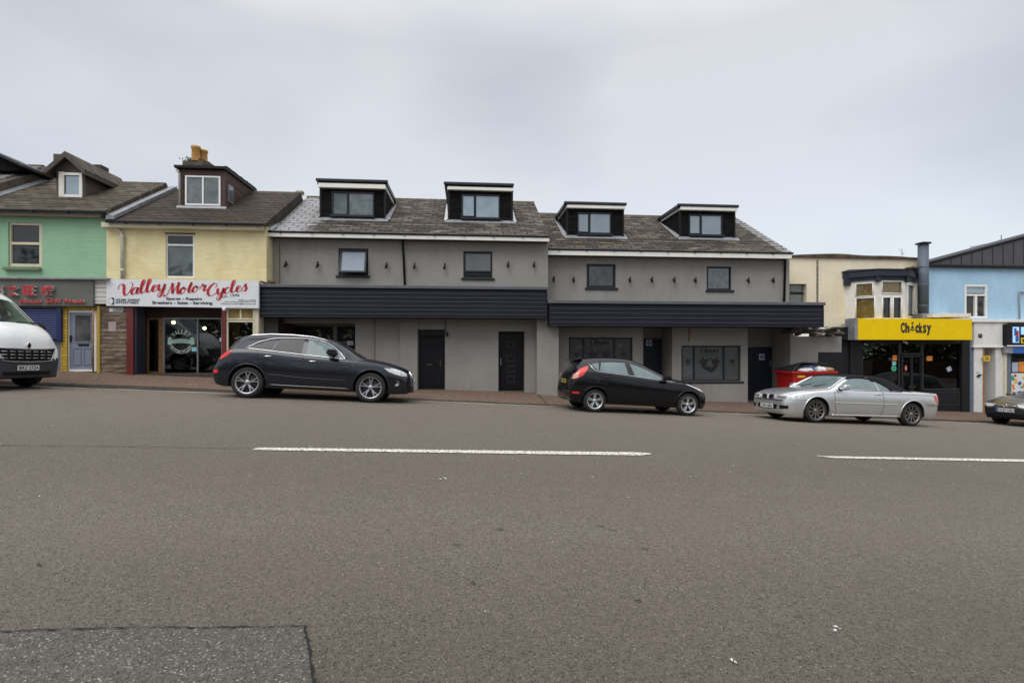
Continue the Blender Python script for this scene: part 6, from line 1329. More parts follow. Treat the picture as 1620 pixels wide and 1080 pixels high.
def car(T, name, loc, rot, label, cat):
    S = Shell(T); e = empty(name, loc, label, cat, rot=rot); wb, r, tw = T['wb'], T['r'], T.get('tw', .22)
    cx = wb/2
    zk = T.get('zk', 1)
    def bld(mb, nm, mt, parent=e, raw=False, **k):
        for i, v in enumerate(mb.v): mb.v[i] = (v[0]-cx, v[1], v[2]*(1 if raw else zk))
        return mb.build(nm, [M[q] for q in mt] if isinstance(mt, (list, tuple)) else M[mt], parent, local=True, **k)
    V, F = S.mesh(); mb = MB(); mb.add(V, F, True)
    body = bld(mb, 'body', [T['paint'], 'arch'])
    R_ = r+T.get('arch', .055)
    cutters = []
    for ax in (0, wb):
        for sg in (-1, 1):
            c = MB(); c.lathe([(R_, sg*(T['hw']-.42)), (R_, sg*(T['hw']+.3))], (ax, 0, r+.01), 'Y', 40)
            n = 40; c.f.append(tuple(range(n))); c.m.append(0); c.smooth.append(False); c.f.append(tuple(range(n, 2*n))); c.m.append(0); c.smooth.append(False)
            co = bld(c, 'cutter', 'arch', None, raw=True); cutters.append(co)
            bo = body.modifiers.new('cut', 'BOOLEAN'); bo.operation = 'DIFFERENCE'; bo.object = co; bo.solver = 'EXACT'
    # cutter sits in car-local space: give it the body's frame for the cut
    bpy.context.view_layer.update()
    for c in cutters: c.matrix_world = body.matrix_world
    bpy.context.view_layer.update()
    me = bpy.data.meshes.new_from_object(body.evaluated_get(bpy.context.evaluated_depsgraph_get()))
    body.modifiers.clear(); body.data = me
    for c in cutters: bpy.data.objects.remove(c)
    me.materials.clear(); me.materials.append(M[T['paint']]); me.materials.append(M['arch'])
    if T.get('lower'): me.materials.append(M[T['lower'][0]])
    for p in me.polygons:
        c = p.center; p.material_index = 0; p.use_smooth = True
        for ax in (-cx, wb-cx):
            if math.hypot(c.x-ax, c.z-r-.01) <= R_+.004 and abs(c.y) > .3: p.material_index = 1; p.use_smooth = False
        if p.normal.z < -.75 and c.z < .5: p.material_index = 1; p.use_smooth = False
        if p.material_index == 0 and T.get('lower') and T['lower'][1](c.x+cx, c.y, c.z): p.material_index = 2
    bm = bmesh.new(); bm.from_mesh(me)
    for ed in bm.edges:
        if len(ed.link_faces) == 2 and ed.calc_face_angle(0) > R(38): ed.smooth = False
    bm.to_mesh(me); bm.free()
    def grid(mb, P, n, m): 
        b = len(mb.v); mb.v += [tuple(p) for row in P for p in row]
        for i in range(n):
            for j in range(m): mb.f.append((b+i*(m+1)+j, b+i*(m+1)+j+1, b+(i+1)*(m+1)+j+1, b+(i+1)*(m+1)+j)); mb.m.append(mb.cur); mb.smooth.append(True)
    def res(line, k):
        L_ = [0]
        for a, b in zip(line, line[1:]): L_.append(L_[-1]+math.hypot(b[0]-a[0], b[1]-a[1]))
        o = []
        for i in range(k+1):
            t = L_[-1]*i/k
            for j in range(len(line)-1):
                if t <= L_[j+1]+1e-9: f = (t-L_[j])/max(1e-9, L_[j+1]-L_[j]); o.append((lerp(line[j][0], line[j+1][0], f), lerp(line[j][1], line[j+1][1], f))); break
        return o
    def side_patch(topl, botl, sg, off=.004, k=16, m=6, mb=None):
        mb = mb or MB(); a, b = (res(topl, k), res(botl, k)) if len(topl) != len(botl) or len(topl) < 3 else (topl, botl)
        if a is topl: k = len(topl)-1
        if k < 10 and a is topl:
            aa, bb = [], []
            for i in range(k):
                for q in range(3): aa.append(tuple(lerp(a[i][z], a[i+1][z], q/3) for z in (0, 1))); bb.append(tuple(lerp(b[i][z], b[i+1][z], q/3) for z in (0, 1)))
            aa.append(a[-1]); bb.append(b[-1]); a, b = aa, bb; k = len(a)-1
        P = []
        for i in range(k+1):
            P.append([])
            for j in range(m+1):
                x, z = lerp(a[i][0], b[i][0], j/m), lerp(a[i][1], b[i][1], j/m); P[-1].append((x, sg*(S.side(x, z)+off), z))
        grid(mb, P, k, m); return mb
    def line_side(pts, sg, rr, off=.004, mb=None, k=24):
        mb = mb or MB(); mb.tube([(x, sg*(S.side(x, z)+off), z) for x, z in res(pts, k)], rr, 6); return mb
    def end_patch(poly_top, poly_bot, front=True, off=.006, k=14, m=6, mb=None):
        """(y, z) polylines"""
        mb = mb or MB(); a, b = res(poly_top, k), res(poly_bot, k); P = []; sx = 1 if front else -1
        for i in range(k+1):
            P.append([])
            for j in range(m+1): y, z = lerp(a[i][0], b[i][0], j/m), lerp(a[i][1], b[i][1], j/m); P[-1].append((S.end(y, z, front)+sx*off, y, z))
        grid(mb, P, k, m); return mb
    def top_patch(xa, xb, inset, off=.004, k=16, m=14, mb=None, fr=None):
        mb = mb or MB(); P = []
        for i in range(k+1):
            x = lerp(xa, xb, i/k); hw = mono(S.T['wr'], x)*(1-inset); P.append([])
            for j in range(m+1): y = lerp(-hw, hw, j/m); P[-1].append((x, y, S.top(x, y)+off))
        grid(mb, P, k, m); return mb
    H = dict(S=S, e=e, bld=bld, side_patch=side_patch, line_side=line_side, end_patch=end_patch, top_patch=top_patch, body=body, cx=cx, res=res)
    # wheels
    for ax in (0, wb):
        for sg in (-1, 1):
            yo = sg*(T['hw']-.035); yi = yo-sg*tw; rr = T['rim']
            mb = MB(); sh = .02
            mb.lathe([(rr-.004, yi), (r-.04, yi), (r-.008, yi+sg*.03), (r, yi+sg*.06), (r, yo-sg*.06), (r-.008, yo-sg*.028), (r-.04, yo), (rr+.012, yo+sg*.002), (rr-.004, yo-sg*.008)], (ax, 0, r), 'Y', 40)
            ty = bld(mb, 'wheel', 'tyre', raw=True)
            mb = MB(); mb.lathe([(rr, yo-sg*.004), (rr-.018, yo-sg*.006), (rr-.028, yo-sg*.03), (rr-.03, yi+sg*.02)], (ax, 0, r), 'Y', 40); 
            n = T['spokes'][0]; sp = T['spokes'][1]; ph = T['spokes'][2] if len(T['spokes']) > 2 else .3
            for i in range(n):
                for da in ([-sp[0], sp[0]] if sp[0] else [0]):
                    a = 2*math.pi*i/n+ph+(.25 if sg > 0 else 0); a0, a1 = a+da*sp[3], a+da; wi, wo = sp[1], sp[2]
                    def pt(rad, ang, tang, y): return (ax+rad*math.cos(ang)-tang*math.sin(ang), y, r+rad*math.sin(ang)+tang*math.cos(ang))
                    q = []
                    for (rad, ang, wd, yy) in ((rr*.18, a0, wi, yo-sg*.035), (rr*.6, (a0+a1)/2, (wi+wo)/2, yo-sg*.022), (rr*.965, a1, wo, yo-sg*.012)):
                        q += [pt(rad, ang, -wd, yy), pt(rad, ang, wd, yy), pt(rad, ang, wd*.8, yy-sg*.03), pt(rad, ang, -wd*.8, yy-sg*.03)]
                    mb.add(q, [(0, 4, 5, 1), (1, 5, 6, 2), (3, 2, 6, 7), (0, 3, 7, 4), (4, 8, 9, 5), (5, 9, 10, 6), (7, 6, 10, 11), (4, 7, 11, 8)])
            mb.lathe([(rr*.24, yo-sg*.05), (rr*.22, yo-sg*.024), (rr*.10, yo-sg*.018), (.001, yo-sg*.018)], (ax, 0, r), 'Y', 20)
            bld(mb, 'rim', T.get('rimmat', 'alloy'), ty, raw=True)
            mb = MB(); mb.lathe([(.001, yo-sg*.075), (rr*.98, yo-sg*.075), (rr*.98, yo-sg*.085), (.001, yo-sg*.085)], (ax, 0, r), 'Y', 30); bld(mb, 'brake_disc', 'disc', ty, raw=True)
    # side glass, waist trims, shut lines, handles, mirrors
    for sg in (-1, 1):
        for (tl, bl, mt) in T['glass']: bld(side_patch(tl, bl, sg, .005), 'side_window', mt)
        if T.get('waist'): bld(line_side(T['waist'][0], sg, T['waist'][1], .011), 'waist_trim', T['waist'][2])
        if T.get('roofline'): bld(line_side(T['roofline'][0], sg, T['roofline'][1], .010), 'window_trim', T['roofline'][2])
        mb = MB()
        for l_ in T['shuts']: line_side(l_, sg, .0045, -.0005, mb, 20)
        bld(mb, 'shut_lines', 'black')
        for (x, z) in T['handles']:
            y = S.side(x, z); mb = MB(); mb.tube([(x-.09, sg*(y+.012), z-.002), (x-.03, sg*(y+.03), z), (x+.05, sg*(y+.03), z+.002), (x+.10, sg*(y+.012), z+.002)], [.010, .014, .014, .010], 8); bld(mb, 'door_handle', T.get('hmat', T['paint']))
        x, z = T['mirror']; y = S.side(x, z); k = T.get('mk', 1)
        mb = MB(); mb.prism([(x-.05*k, z+.0), (x+.08*k, z-.015), (x+.12*k, z+.05), (x+.06*k, z+.13*k), (x-.07*k, z+.13*k), (x-.09*k, z+.05)], sg*(y+.05), sg*(y+.24*k)); mr_ = bld(mb, 'wing_mirror', T.get('mmat', T['paint']), bevel=.03)
        mb = MB(); mb.box(x-.03, x+.05, sg*(y-.02), sg*(y+.06), z+.01, z+.05); bld(mb, 'mirror_stalk', 'black', mr_)
        mb = MB(); mb.tube([(ax_+(R_+.006)*math.cos(t), sg*(max(S.side(ax_+(R_)*math.cos(t), r+.01+(R_)*math.sin(t)), T['hw']*.8)+.0), r+.01+(R_+.006)*math.sin(t)) for ax_ in (0,) for t in lin(.02, math.pi-.02, 26)], .014, 6)
        bld(mb, 'arch_lip', T.get('lip', T['paint']), raw=True); mb = MB(); mb.tube([(ax_+(R_+.006)*math.cos(t), sg*(max(S.side(ax_+(R_)*math.cos(t), r+.01+(R_)*math.sin(t)), T['hw']*.8)+.0), r+.01+(R_+.006)*math.sin(t)) for ax_ in (wb,) for t in lin(.02, math.pi-.02, 26)], .014, 6); bld(mb, 'arch_lip', T.get('lip', T['paint']), raw=True)
    bld(top_patch(*T['screen'][:3]), 'windscreen', T['screen'][3])
    if T.get('rear'): bld(top_patch(*T['rear'][:3]), 'rear_window', T['rear'][3])
    return H
def plate(H, y, z, txt, front=True, yellow=False, tilt=0, w_=.52, eu=False):
    S, bld = H['S'], H['bld']; x = S.end(y, z, front); sx = 1 if front else -1; x += sx*.02
    mb = MB(); mb.box(x-.006, x+.006, y-w_/2, y+w_/2, z-.056, z+.056); p = bld(mb, 'registration_plate', 'plate_y' if yellow else 'plate_w')
    v, f = text_mesh(txt, .08, w_*.88, .02); mb = MB(); xx = x+sx*.009
    off = -.03 if eu else 0
    mb.add([(xx, y+sx*a+(sx*.03 if eu else 0), z+b) for a, b in v], f); bld(mb, 'lettering', 'ink', p, fix=False)
    if eu: mb = MB(); mb.box(x+sx*.006, x+sx*.009, y-sx*w_/2, y-sx*(w_/2-.055), z-.055, z+.055); bld(mb, 'blue_band', 'sign_blue', p)
def place(px_rear, px_front, wb, hw, heading, roll=True):
    """rest the car on the road so that its near-side wheels stand at the two photographed pixels"""
    (a, ya), (b, yb) = px_rear, px_front
    # distance at which the photographed wheelbase is the real one
    lo, hi = 8.0, 20.0
    for _ in range(50):
        Y = (lo+hi)/2; A = at(a, ya, Y); ang = math.atan(KS)
        # far end of the wheelbase along the kerb direction
        db = ray(b, yb); B = None; t = (A.y-KS*A.x)/(db.y-KS*db.x); B = Vector((db.x*t, db.y*t, 0))
        if math.hypot(B.x-A.x, B.y-A.y) < wb: lo = Y
        else: hi = Y
    mid = (Vector((A.x, A.y, 0))+B)/2; d = Vector((math.cos(ang), math.sin(ang), 0)); nrm = Vector((-d.y, d.x, 0))
    c = mid+nrm*(hw-.12)
    zA, zB = road_z(A.x, A.y), road_z(B.x, B.y)
    fa = Vector((A.x, A.y, 0))+nrm*(2*hw-.24); zF_ = road_z(fa.x, fa.y); roll_ = -math.atan2(((zA-zF_)), 2*hw-.24) if roll else 0
    c.z = road_z(c.x, c.y); c.z = (zA+zB)/2+(zF_-zA)/2
    pitch = math.atan2((zB-zA) if b > a else (zA-zB), wb); slope = math.atan2(zB-zA, wb) if b > a else math.atan2(zA-zB, wb)
    ex = Vector((math.cos(ang), math.sin(ang), math.tan(slope))).normalized(); ey = Vector((-math.sin(ang), math.cos(ang), math.tan(roll_))).normalized(); ez = ex.cross(ey).normalized(); ey = ez.cross(ex)
    if heading < 0: ex, ey = -ex, -ey
    Mx = Matrix((ex, ey, ez)).transposed().to_euler()
    print('car', round(A.x, 2), round(A.y, 2), 'Yk', round(Yk(A.x), 2), 'z', round(zA, 2), round(zF_, 2), 'px z', round(EYE-(ya-HOR)/FOC*A.y, 2))
    return c, Mx

# dark blue estate SUV
T = dict(wb=2.807, r=.365, rim=.262, tw=.25, hw=.95, arch=.05, paint='q_paint', spokes=(5, (.19, .015, .013, .35), .3),
 zt=[(-.82, .66), (-.79, .80), (-.70, 1.0), (-.56, 1.24), (-.41, 1.43), (-.2, 1.51), (.3, 1.55), (.9, 1.565), (1.4, 1.56), (1.78, 1.51), (2.12, 1.355), (2.45, 1.15), (2.58, 1.085), (2.9, 1.045), (3.2, .99), (3.45, .92), (3.62, .85), (3.70, .76), (3.76, .63)],
 zs=[(-.82, .60), (-.76, .74), (-.66, .91), (-.52, 1.05), (-.35, 1.135), (0, 1.15), (1.2, 1.07), (2.28, 1.005), (2.7, .97), (3.2, .89), (3.5, .80), (3.68, .70), (3.76, .58)],
 zr=[(-.82, .62), (-.76, .76), (-.66, .94), (-.52, 1.12), (-.40, 1.27), (-.27, 1.385), (-.1, 1.43), (.3, 1.475), (.7, 1.485), (1.2, 1.485), (1.6, 1.445), (1.86, 1.33), (2.18, 1.085), (2.36, 1.02), (2.8, .985), (3.2, .925), (3.5, .84), (3.68, .73), (3.76, .60)],
 zb=[(-.82, .46), (-.72, .30), (-.45, .25), (0, .25), (2.8, .23), (3.3, .22), (3.65, .24), (3.76, .34)],
 w=[(-.82, .76), (-.77, .85), (-.62, .915), (-.35, .94), (.4, .95), (2.4, .95), (2.9, .945), (3.25, .93), (3.45, .89), (3.6, .81), (3.71, .69), (3.76, .56)],
 wr=[(-.82, .62), (-.7, .67), (-.6, .66), (0, .655), (.8, .67), (1.5, .665), (1.94, .69), (2.3, .74), (2.6, .79), (3.1, .79), (3.5, .72), (3.70, .56), (3.76, .44)],
 glass=[([(-.03, 1.20), (.20, 1.33), (.42, 1.405), (.58, 1.425)], [(-.04, 1.19), (.14, 1.175), (.30, 1.165), (.46, 1.155)], 'car_glass_dk'), ([(.62, 1.43), (.85, 1.45), (1.05, 1.455), (1.16, 1.455)], [(.50, 1.152), (.75, 1.13), (1.0, 1.11), (1.16, 1.095)], 'car_glass_dk'),
        ([(1.26, 1.455), (1.48, 1.435), (1.66, 1.385), (1.83, 1.30), (1.98, 1.185), (2.12, 1.07)], [(1.27, 1.085), (1.48, 1.068), (1.66, 1.057), (1.83, 1.046), (1.98, 1.038), (2.12, 1.03)], 'car_glass')],
 waist=([(-.10, 1.17), (1.2, 1.075), (2.18, 1.012)], .010, 'chrome'), roofline=([(-.10, 1.17), (.18, 1.345), (.42, 1.43), (.7, 1.465), (1.2, 1.475), (1.5, 1.452), (1.68, 1.40), (1.86, 1.31), (2.02, 1.18), (2.18, 1.012)], .009, 'chrome'),
 shuts=[[(1.21, 1.06), (1.215, .30)], [(.18, 1.12), (.24, .85), (.46, .58), (.5, .33)], [(2.28, .99), (2.32, .75), (2.27, .35)], [(.5, .34), (2.3, .34)], [(.25, .93), (.8, .925), (2.2, .86)]], handles=[(.42, .995), (1.43, .925)], hmat='chrome', rimmat='alloy_q', mirror=(1.88, 1.075), mmat='black', mk=1.2,
 screen=(1.68, 2.52, .05, 'screen_dk'), rear=(-.69, -.43, .12, 'car_glass_dk'))
c, rot = place((390, 630), (585, 637.5), T['wb'], T['hw'], 1)
H = car(T, 'estate_car', c, rot, 'dark blue estate car with silver roof rails and five-spoke wheels parked nearest the motorcycle shop', 'car')
S, bld = H['S'], H['bld']
for sg in (-1, 1):
    mb = MB(); mb.tube([(x, sg*(.70+.02*math.sin(t*3.14)), z) for x, z, t in ((-.15, 1.44, 0), (-.02, 1.49, .1), (.4, 1.535, .4), (.9, 1.545, .6), (1.35, 1.525, .8), (1.62, 1.475, .95), (1.72, 1.43, 1))], [.012, .016, .017, .017, .017, .015, .012], 8); bld(mb, 'roof_rail', 'chrome')
    bld(H['side_patch']([(3.10, .845), (3.30, .85), (3.50, .81), (3.64, .735)], [(3.20, .77), (3.34, .715), (3.50, .675), (3.65, .665)], sg, .006), 'headlight', 'lamp')
    bld(H['side_patch']([(-.56, 1.04), (-.48, 1.085), (-.36, 1.095)], [(-.67, .88), (-.59, .89), (-.46, .97)], sg, .006), 'tail_light', 'tail_red')
    bld(H['side_patch']([(-.79, .62), (-.64, .63)], [(-.79, .54), (-.66, .56)], sg, .006), 'reflector', 'tail_red')
    x, z = 3.40, .49; y = S.side(x, z); mb = MB(); mb.lathe([(.075, -.01), (.09, .012), (.07, .02), (.06, .0)], (x, sg*y, z), 'Y' if True else 'X', 20); o_ = bld(mb, 'fog_light', 'chrome'); mb = MB(); mb.lathe([(.001, .004), (.068, .004), (.068, -.01)], (x, sg*y, z), 'Y', 18); bld(mb, 'fog_lens', 'lamp_dk', o_)
    bld(H['line_side']([(.5, .335), (2.3, .315)], sg, .012, .002), 'sill_trim', 'alloy_dk'); bld(H['line_side']([(.42, .58), (1.2, .53), (2.25, .50)], sg, .008, .001), 'door_crease', 'q_paint')
    mb = MB(); mb.box(2.33, 2.40, sg*(S.side(2.36, .88)), sg*(S.side(2.36, .88)+.006), .872, .884); bld(mb, 'badge', 'chrome')
gr = H['end_patch']([(-.36, .80), (0, .815), (.36, .80)], [(-.27, .42), (0, .40), (.27, .42)], True, .012); g_ = bld(gr, 'grille', 'black')
mb = MB()
def ringpts(pts, off): return [(S.end(y, z, True)+off, y, z) for y, z in pts]
mb.tube(ringpts([(-.37, .80), (-.2, .815), (0, .82), (.2, .815), (.37, .80), (.36, .62), (.27, .42), (0, .39), (-.27, .42), (-.36, .62), (-.37, .80)], .018), .016, 6); bld(mb, 'grille_surround', 'chrome', g_)
mb = MB(); [mb.tube(ringpts([(-.33, z), (0, z), (.33, z)], .02), .006, 5) for z in (.74, .69, .64, .59, .48)]; bld(mb, 'grille_bars', 'chrome', g_)
mb = MB()
for k in range(4):
    yc = -.105+.07*k; mb.tube([(S.end(0, .72)+.034, yc+.045*math.cos(t), .73+.045*math.sin(t)) for t in lin(0, 6.28, 16)], .006, 5)
bld(mb, 'badge', 'chrome', g_)
plate(H, 0, .535, 'HX12 KVB'); plate(H, 0, .80, 'HX12 KVB', False, True)
bld(H['end_patch']([(-.74, .44), (0, .40), (.74, .44)], [(-.68, .28), (0, .26), (.68, .28)], True, .008), 'lower_grille', 'black')
mb = MB(); mb.prism([(-.34, 1.43), (-.50, 1.385), (-.505, 1.405), (-.34, 1.465)], -.52, .52); bld(mb, 'spoiler', 'q_paint', bevel=.01)
mb = MB()
for ya in (.1, -.42): mb.tube([(2.50, ya, S.top(2.5, ya)+.012), (2.36, ya+.28, S.top(2.36, ya+.28)+.012)], .007, 5)
bld(mb, 'wipers', 'black')

# black hatchback
T = dict(zk=.965, wb=2.489, r=.296, rim=.205, tw=.19, hw=.86, arch=.045, paint='f_paint', spokes=(5, (.20, .020, .016, .25), .35), tuck=.90,
 zt=[(-.63, .55), (-.62, .80), (-.57, 1.0), (-.46, 1.21), (-.34, 1.37), (-.18, 1.42), (.3, 1.465), (.7, 1.47), (1.0, 1.445), (1.3, 1.355), (1.6, 1.215), (1.95, 1.06), (2.2, .985), (2.5, .93), (2.75, .855), (2.95, .74), (3.08, .60), (3.12, .50)],
 zs=[(-.63, .53), (-.60, .80), (-.5, 1.03), (-.2, 1.075), (.2, 1.05), (1.0, .97), (1.9, .895), (2.3, .87), (2.7, .77), (2.95, .655), (3.12, .48)],
 zr=[(-.63, .54), (-.60, .85), (-.48, 1.10), (-.34, 1.26), (-.1, 1.355), (.4, 1.385), (.8, 1.38), (1.1, 1.33), (1.45, 1.20), (1.8, 1.03), (2.1, .925), (2.4, .88), (2.75, .785), (2.98, .665), (3.12, .49)],
 zb=[(-.63, .36), (-.55, .26), (-.3, .22), (0, .22), (2.5, .20), (2.95, .19), (3.12, .25)],
 w=[(-.63, .70), (-.60, .77), (-.48, .825), (-.3, .85), (-.1, .86), (.4, .86), (2.1, .86), (2.5, .855), (2.8, .81), (3.0, .70), (3.08, .60), (3.12, .50)],
 wr=[(-.63, .52), (-.55, .58), (-.3, .58), (.3, .59), (1.0, .60), (1.45, .63), (1.8, .68), (2.2, .70), (2.6, .66), (2.9, .52), (3.12, .36)],
 glass=[([(-.10, 1.26), (.0, 1.285), (.10, 1.30)], [(-.02, 1.16), (.03, 1.12), (.07, 1.10)], 'car_glass'), ([(.17, 1.31), (.45, 1.335), (.80, 1.335)], [(.10, 1.09), (.45, 1.06), (.86, 1.02)], 'car_glass'),
        ([(.93, 1.32), (1.12, 1.275), (1.3, 1.21), (1.5, 1.125), (1.66, 1.045), (1.76, .985)], [(1.03, 1.0), (1.2, .985), (1.35, .97), (1.5, .96), (1.66, .945), (1.76, .94)], 'car_glass'), ([(1.86, .965), (1.95, .935)], [(1.86, .925), (2.02, .91)], 'black')],
 waist=([(-.16, 1.27), (-.06, 1.12), (.0, 1.075), (.9, 1.0), (2.12, .885)], .009, 'chrome'),
 shuts=[[(.98, .99), (1.0, .6), (.98, .28)], [(.06, 1.06), (.12, .85), (.33, .55), (.36, .3)], [(1.98, .90), (2.02, .6), (1.98, .28)], [(.36, .27), (2.0, .26)], [(.2, .90), (1.0, .82), (1.95, .76)]], handles=[(.28, .925), (1.22, .85)], mirror=(1.83, .93), mmat='black',
 screen=(1.06, 2.02, .06, 'screen_dk'), rear=(-.56, -.38, .14, 'car_glass_dk'))
c, rot = place((939, 651.8), (1086, 657.8), T['wb'], T['hw'], 1)
H = car(T, 'hatchback', c, rot, 'small black hatchback with a red tail light parked outside the jester windows', 'car'); S, bld = H['S'], H['bld']
for sg in (-1, 1):
    bld(H['side_patch']([(-.52, 1.02), (-.38, 1.13), (-.22, 1.20), (-.18, 1.20)], [(-.59, .84), (-.49, .86), (-.35, .95), (-.23, 1.10)], sg, .007), 'tail_light', 'tail_red')
    bld(H['side_patch']([(-.55, .98), (-.43, 1.06)], [(-.595, .85), (-.47, .89)], sg, .010), 'reverse_light', 'tail_pink')
    bld(H['side_patch']([(-.59, .52), (-.42, .52)], [(-.59, .47), (-.43, .47)], sg, .006), 'reflector', 'tail_red')
    bld(H['side_patch']([(2.38, .86), (2.6, .815), (2.8, .74), (2.93, .665)], [(2.40, .845), (2.62, .765), (2.82, .675), (2.95, .635)], sg, .007), 'headlight', 'lamp')
    bld(H['line_side']([(-.25, .78), (.0, .80), (.3, .72), (.42, .55)], sg, .008, .0), 'wheel_crease', 'f_paint')
mb = MB(); mb.prism([(-.30, 1.37), (-.50, 1.34), (-.505, 1.36), (-.30, 1.42)], -.52, .52); bld(mb, 'spoiler', 'f_paint', bevel=.012)
mb = MB(); mb.tube([(-.10, 0, 1.43), (-.26, 0, 1.60)], [.006, .003], 6); bld(mb, 'antenna', 'black')
bld(H['end_patch']([(-.44, .47), (0, .50), (.44, .47)], [(-.40, .28), (0, .26), (.40, .28)], True, .010), 'grille', 'black'); bld(H['end_patch']([(-.30, .62), (0, .63), (.30, .62)], [(-.28, .57), (0, .57), (.28, .57)], True, .010), 'upper_grille', 'chrome')
plate(H, 0, .50, 'EK14 RZY'); plate(H, 0, .78, 'EK14 RZY', False, True)

# silver convertible, facing left
T = dict(zk=.93, wb=2.725, r=.305, rim=.225, tw=.22, hw=.878, arch=.04, paint='b_paint', spokes=(10, (0, .016, .014, 1), .2), rimmat='alloy_dk', tuck=.94,
 zt=[(-.82, .72), (-.80, .93), (-.73, .955), (-.4, .975), (-.02, 1.0), (.12, 1.10), (.30, 1.22), (.65, 1.33), (1.2, 1.365), (1.55, 1.35), (1.75, 1.31), (1.95, 1.17), (2.12, 1.045), (2.24, .975), (2.45, .945), (2.8, .91), (3.2, .835), (3.38, .77), (3.46, .69), (3.50, .58)],
 zs=[(-.82, .70), (-.80, .90), (-.75, .93), (0, .935), (1.2, .925), (2.2, .90), (2.5, .88), (3.0, .81), (3.3, .735), (3.46, .64), (3.50, .56)],
 zr=[(-.82, .71), (-.80, .915), (-.4, .95), (-.02, .97), (.14, 1.06), (.33, 1.17), (.66, 1.265), (1.25, 1.305), (1.55, 1.29), (1.75, 1.25), (2.0, 1.115), (2.25, .965), (2.45, .905), (3.0, .845), (3.3, .765), (3.46, .665), (3.50, .57)],
 zb=[(-.82, .42), (-.74, .30), (-.5, .24), (0, .23), (2.7, .20), (3.2, .17), (3.42, .18), (3.50, .28)],
 w=[(-.82, .76), (-.78, .815), (-.63, .855), (-.3, .872), (.4, .878), (2.3, .878), (2.8, .872), (3.1, .85), (3.3, .79), (3.44, .68), (3.50, .55)],
 wr=[(-.82, .66), (-.72, .70), (-.2, .73), (.2, .62), (.6, .575), (1.2, .57), (1.7, .585), (2.0, .65), (2.3, .715), (2.6, .735), (3.1, .70), (3.4, .58), (3.50, .42)],
 glass=[([(.62, .975), (.70, 1.045), (.80, 1.115), (.93, 1.19)], [(.60, .955), (.70, .955), (.80, .955), (.93, .955)], 'car_glass'), ([(.96, 1.215), (1.25, 1.25), (1.5, 1.25), (1.68, 1.215), (1.86, 1.125), (2.04, 1.01), (2.10, .965)], [(.96, .955), (1.25, .955), (1.5, .953), (1.68, .95), (1.86, .945), (2.04, .94), (2.10, .935)], 'car_glass')],
 waist=([(.3, .940), (1.2, .935), (2.2, .915)], .007, 'black'),
 shuts=[[(.88, .92), (.86, .5), (.92, .26)], [(2.26, .89), (2.24, .5), (2.2, .26)], [(.92, .25), (2.2, .24)], [(-.72, .87), (.2, .87), (.9, .855)], [(-.82, .62), (-.35, .63)], [(3.02, .60), (3.42, .585)]], handles=[(1.02, .845)], mirror=(2.02, .94), hmat='b_paint',
 screen=(1.79, 2.20, .06, 'car_glass'))
c, rot = place((1439, 671), (1288, 665), T['wb'], T['hw'], -1) if False else place((1288, 665), (1439, 671), T['wb'], T['hw'], -1)
H = car(T, 'convertible', c, rot, 'silver convertible with a closed black soft top parked outside the yellow-signed shop', 'car'); S, bld = H['S'], H['bld']
# soft top: a skin over the roof part of the shell
mb = MB(); P = []; xs_ = lin(-.04, 1.76, 34)
for x in xs_:
    c_ = S.sec(x)[11:]; row = [(x, a+.006, b+.008) for a, b in c_ if b > .0]; P.append([(p[0], p[1], p[2]) for p in row]+[(p[0], -p[1], p[2]) for p in row[-2::-1]])
m_ = len(P[0])-1
for i in range(len(xs_)-1):
    for j in range(m_):
        quad = [P[i][j], P[i][j+1], P[i+1][j+1], P[i+1][j]]; cxq = sum(q[0] for q in quad)/4; czq = sum(q[2] for q in quad)/4; cyq = abs(sum(q[1] for q in quad)/4)
        edge = tab([(.58, .955), (.62, .99), (.70, 1.06), (.80, 1.13), (.96, 1.225), (1.25, 1.268), (1.5, 1.265), (1.8, 1.2)], cxq) if cxq > .58 else 0
        if czq < edge+.008 and cxq > .58: continue
        mb.add(quad, [(0, 1, 2, 3)], True)
bld(mb, 'soft_top', 'soft_top')
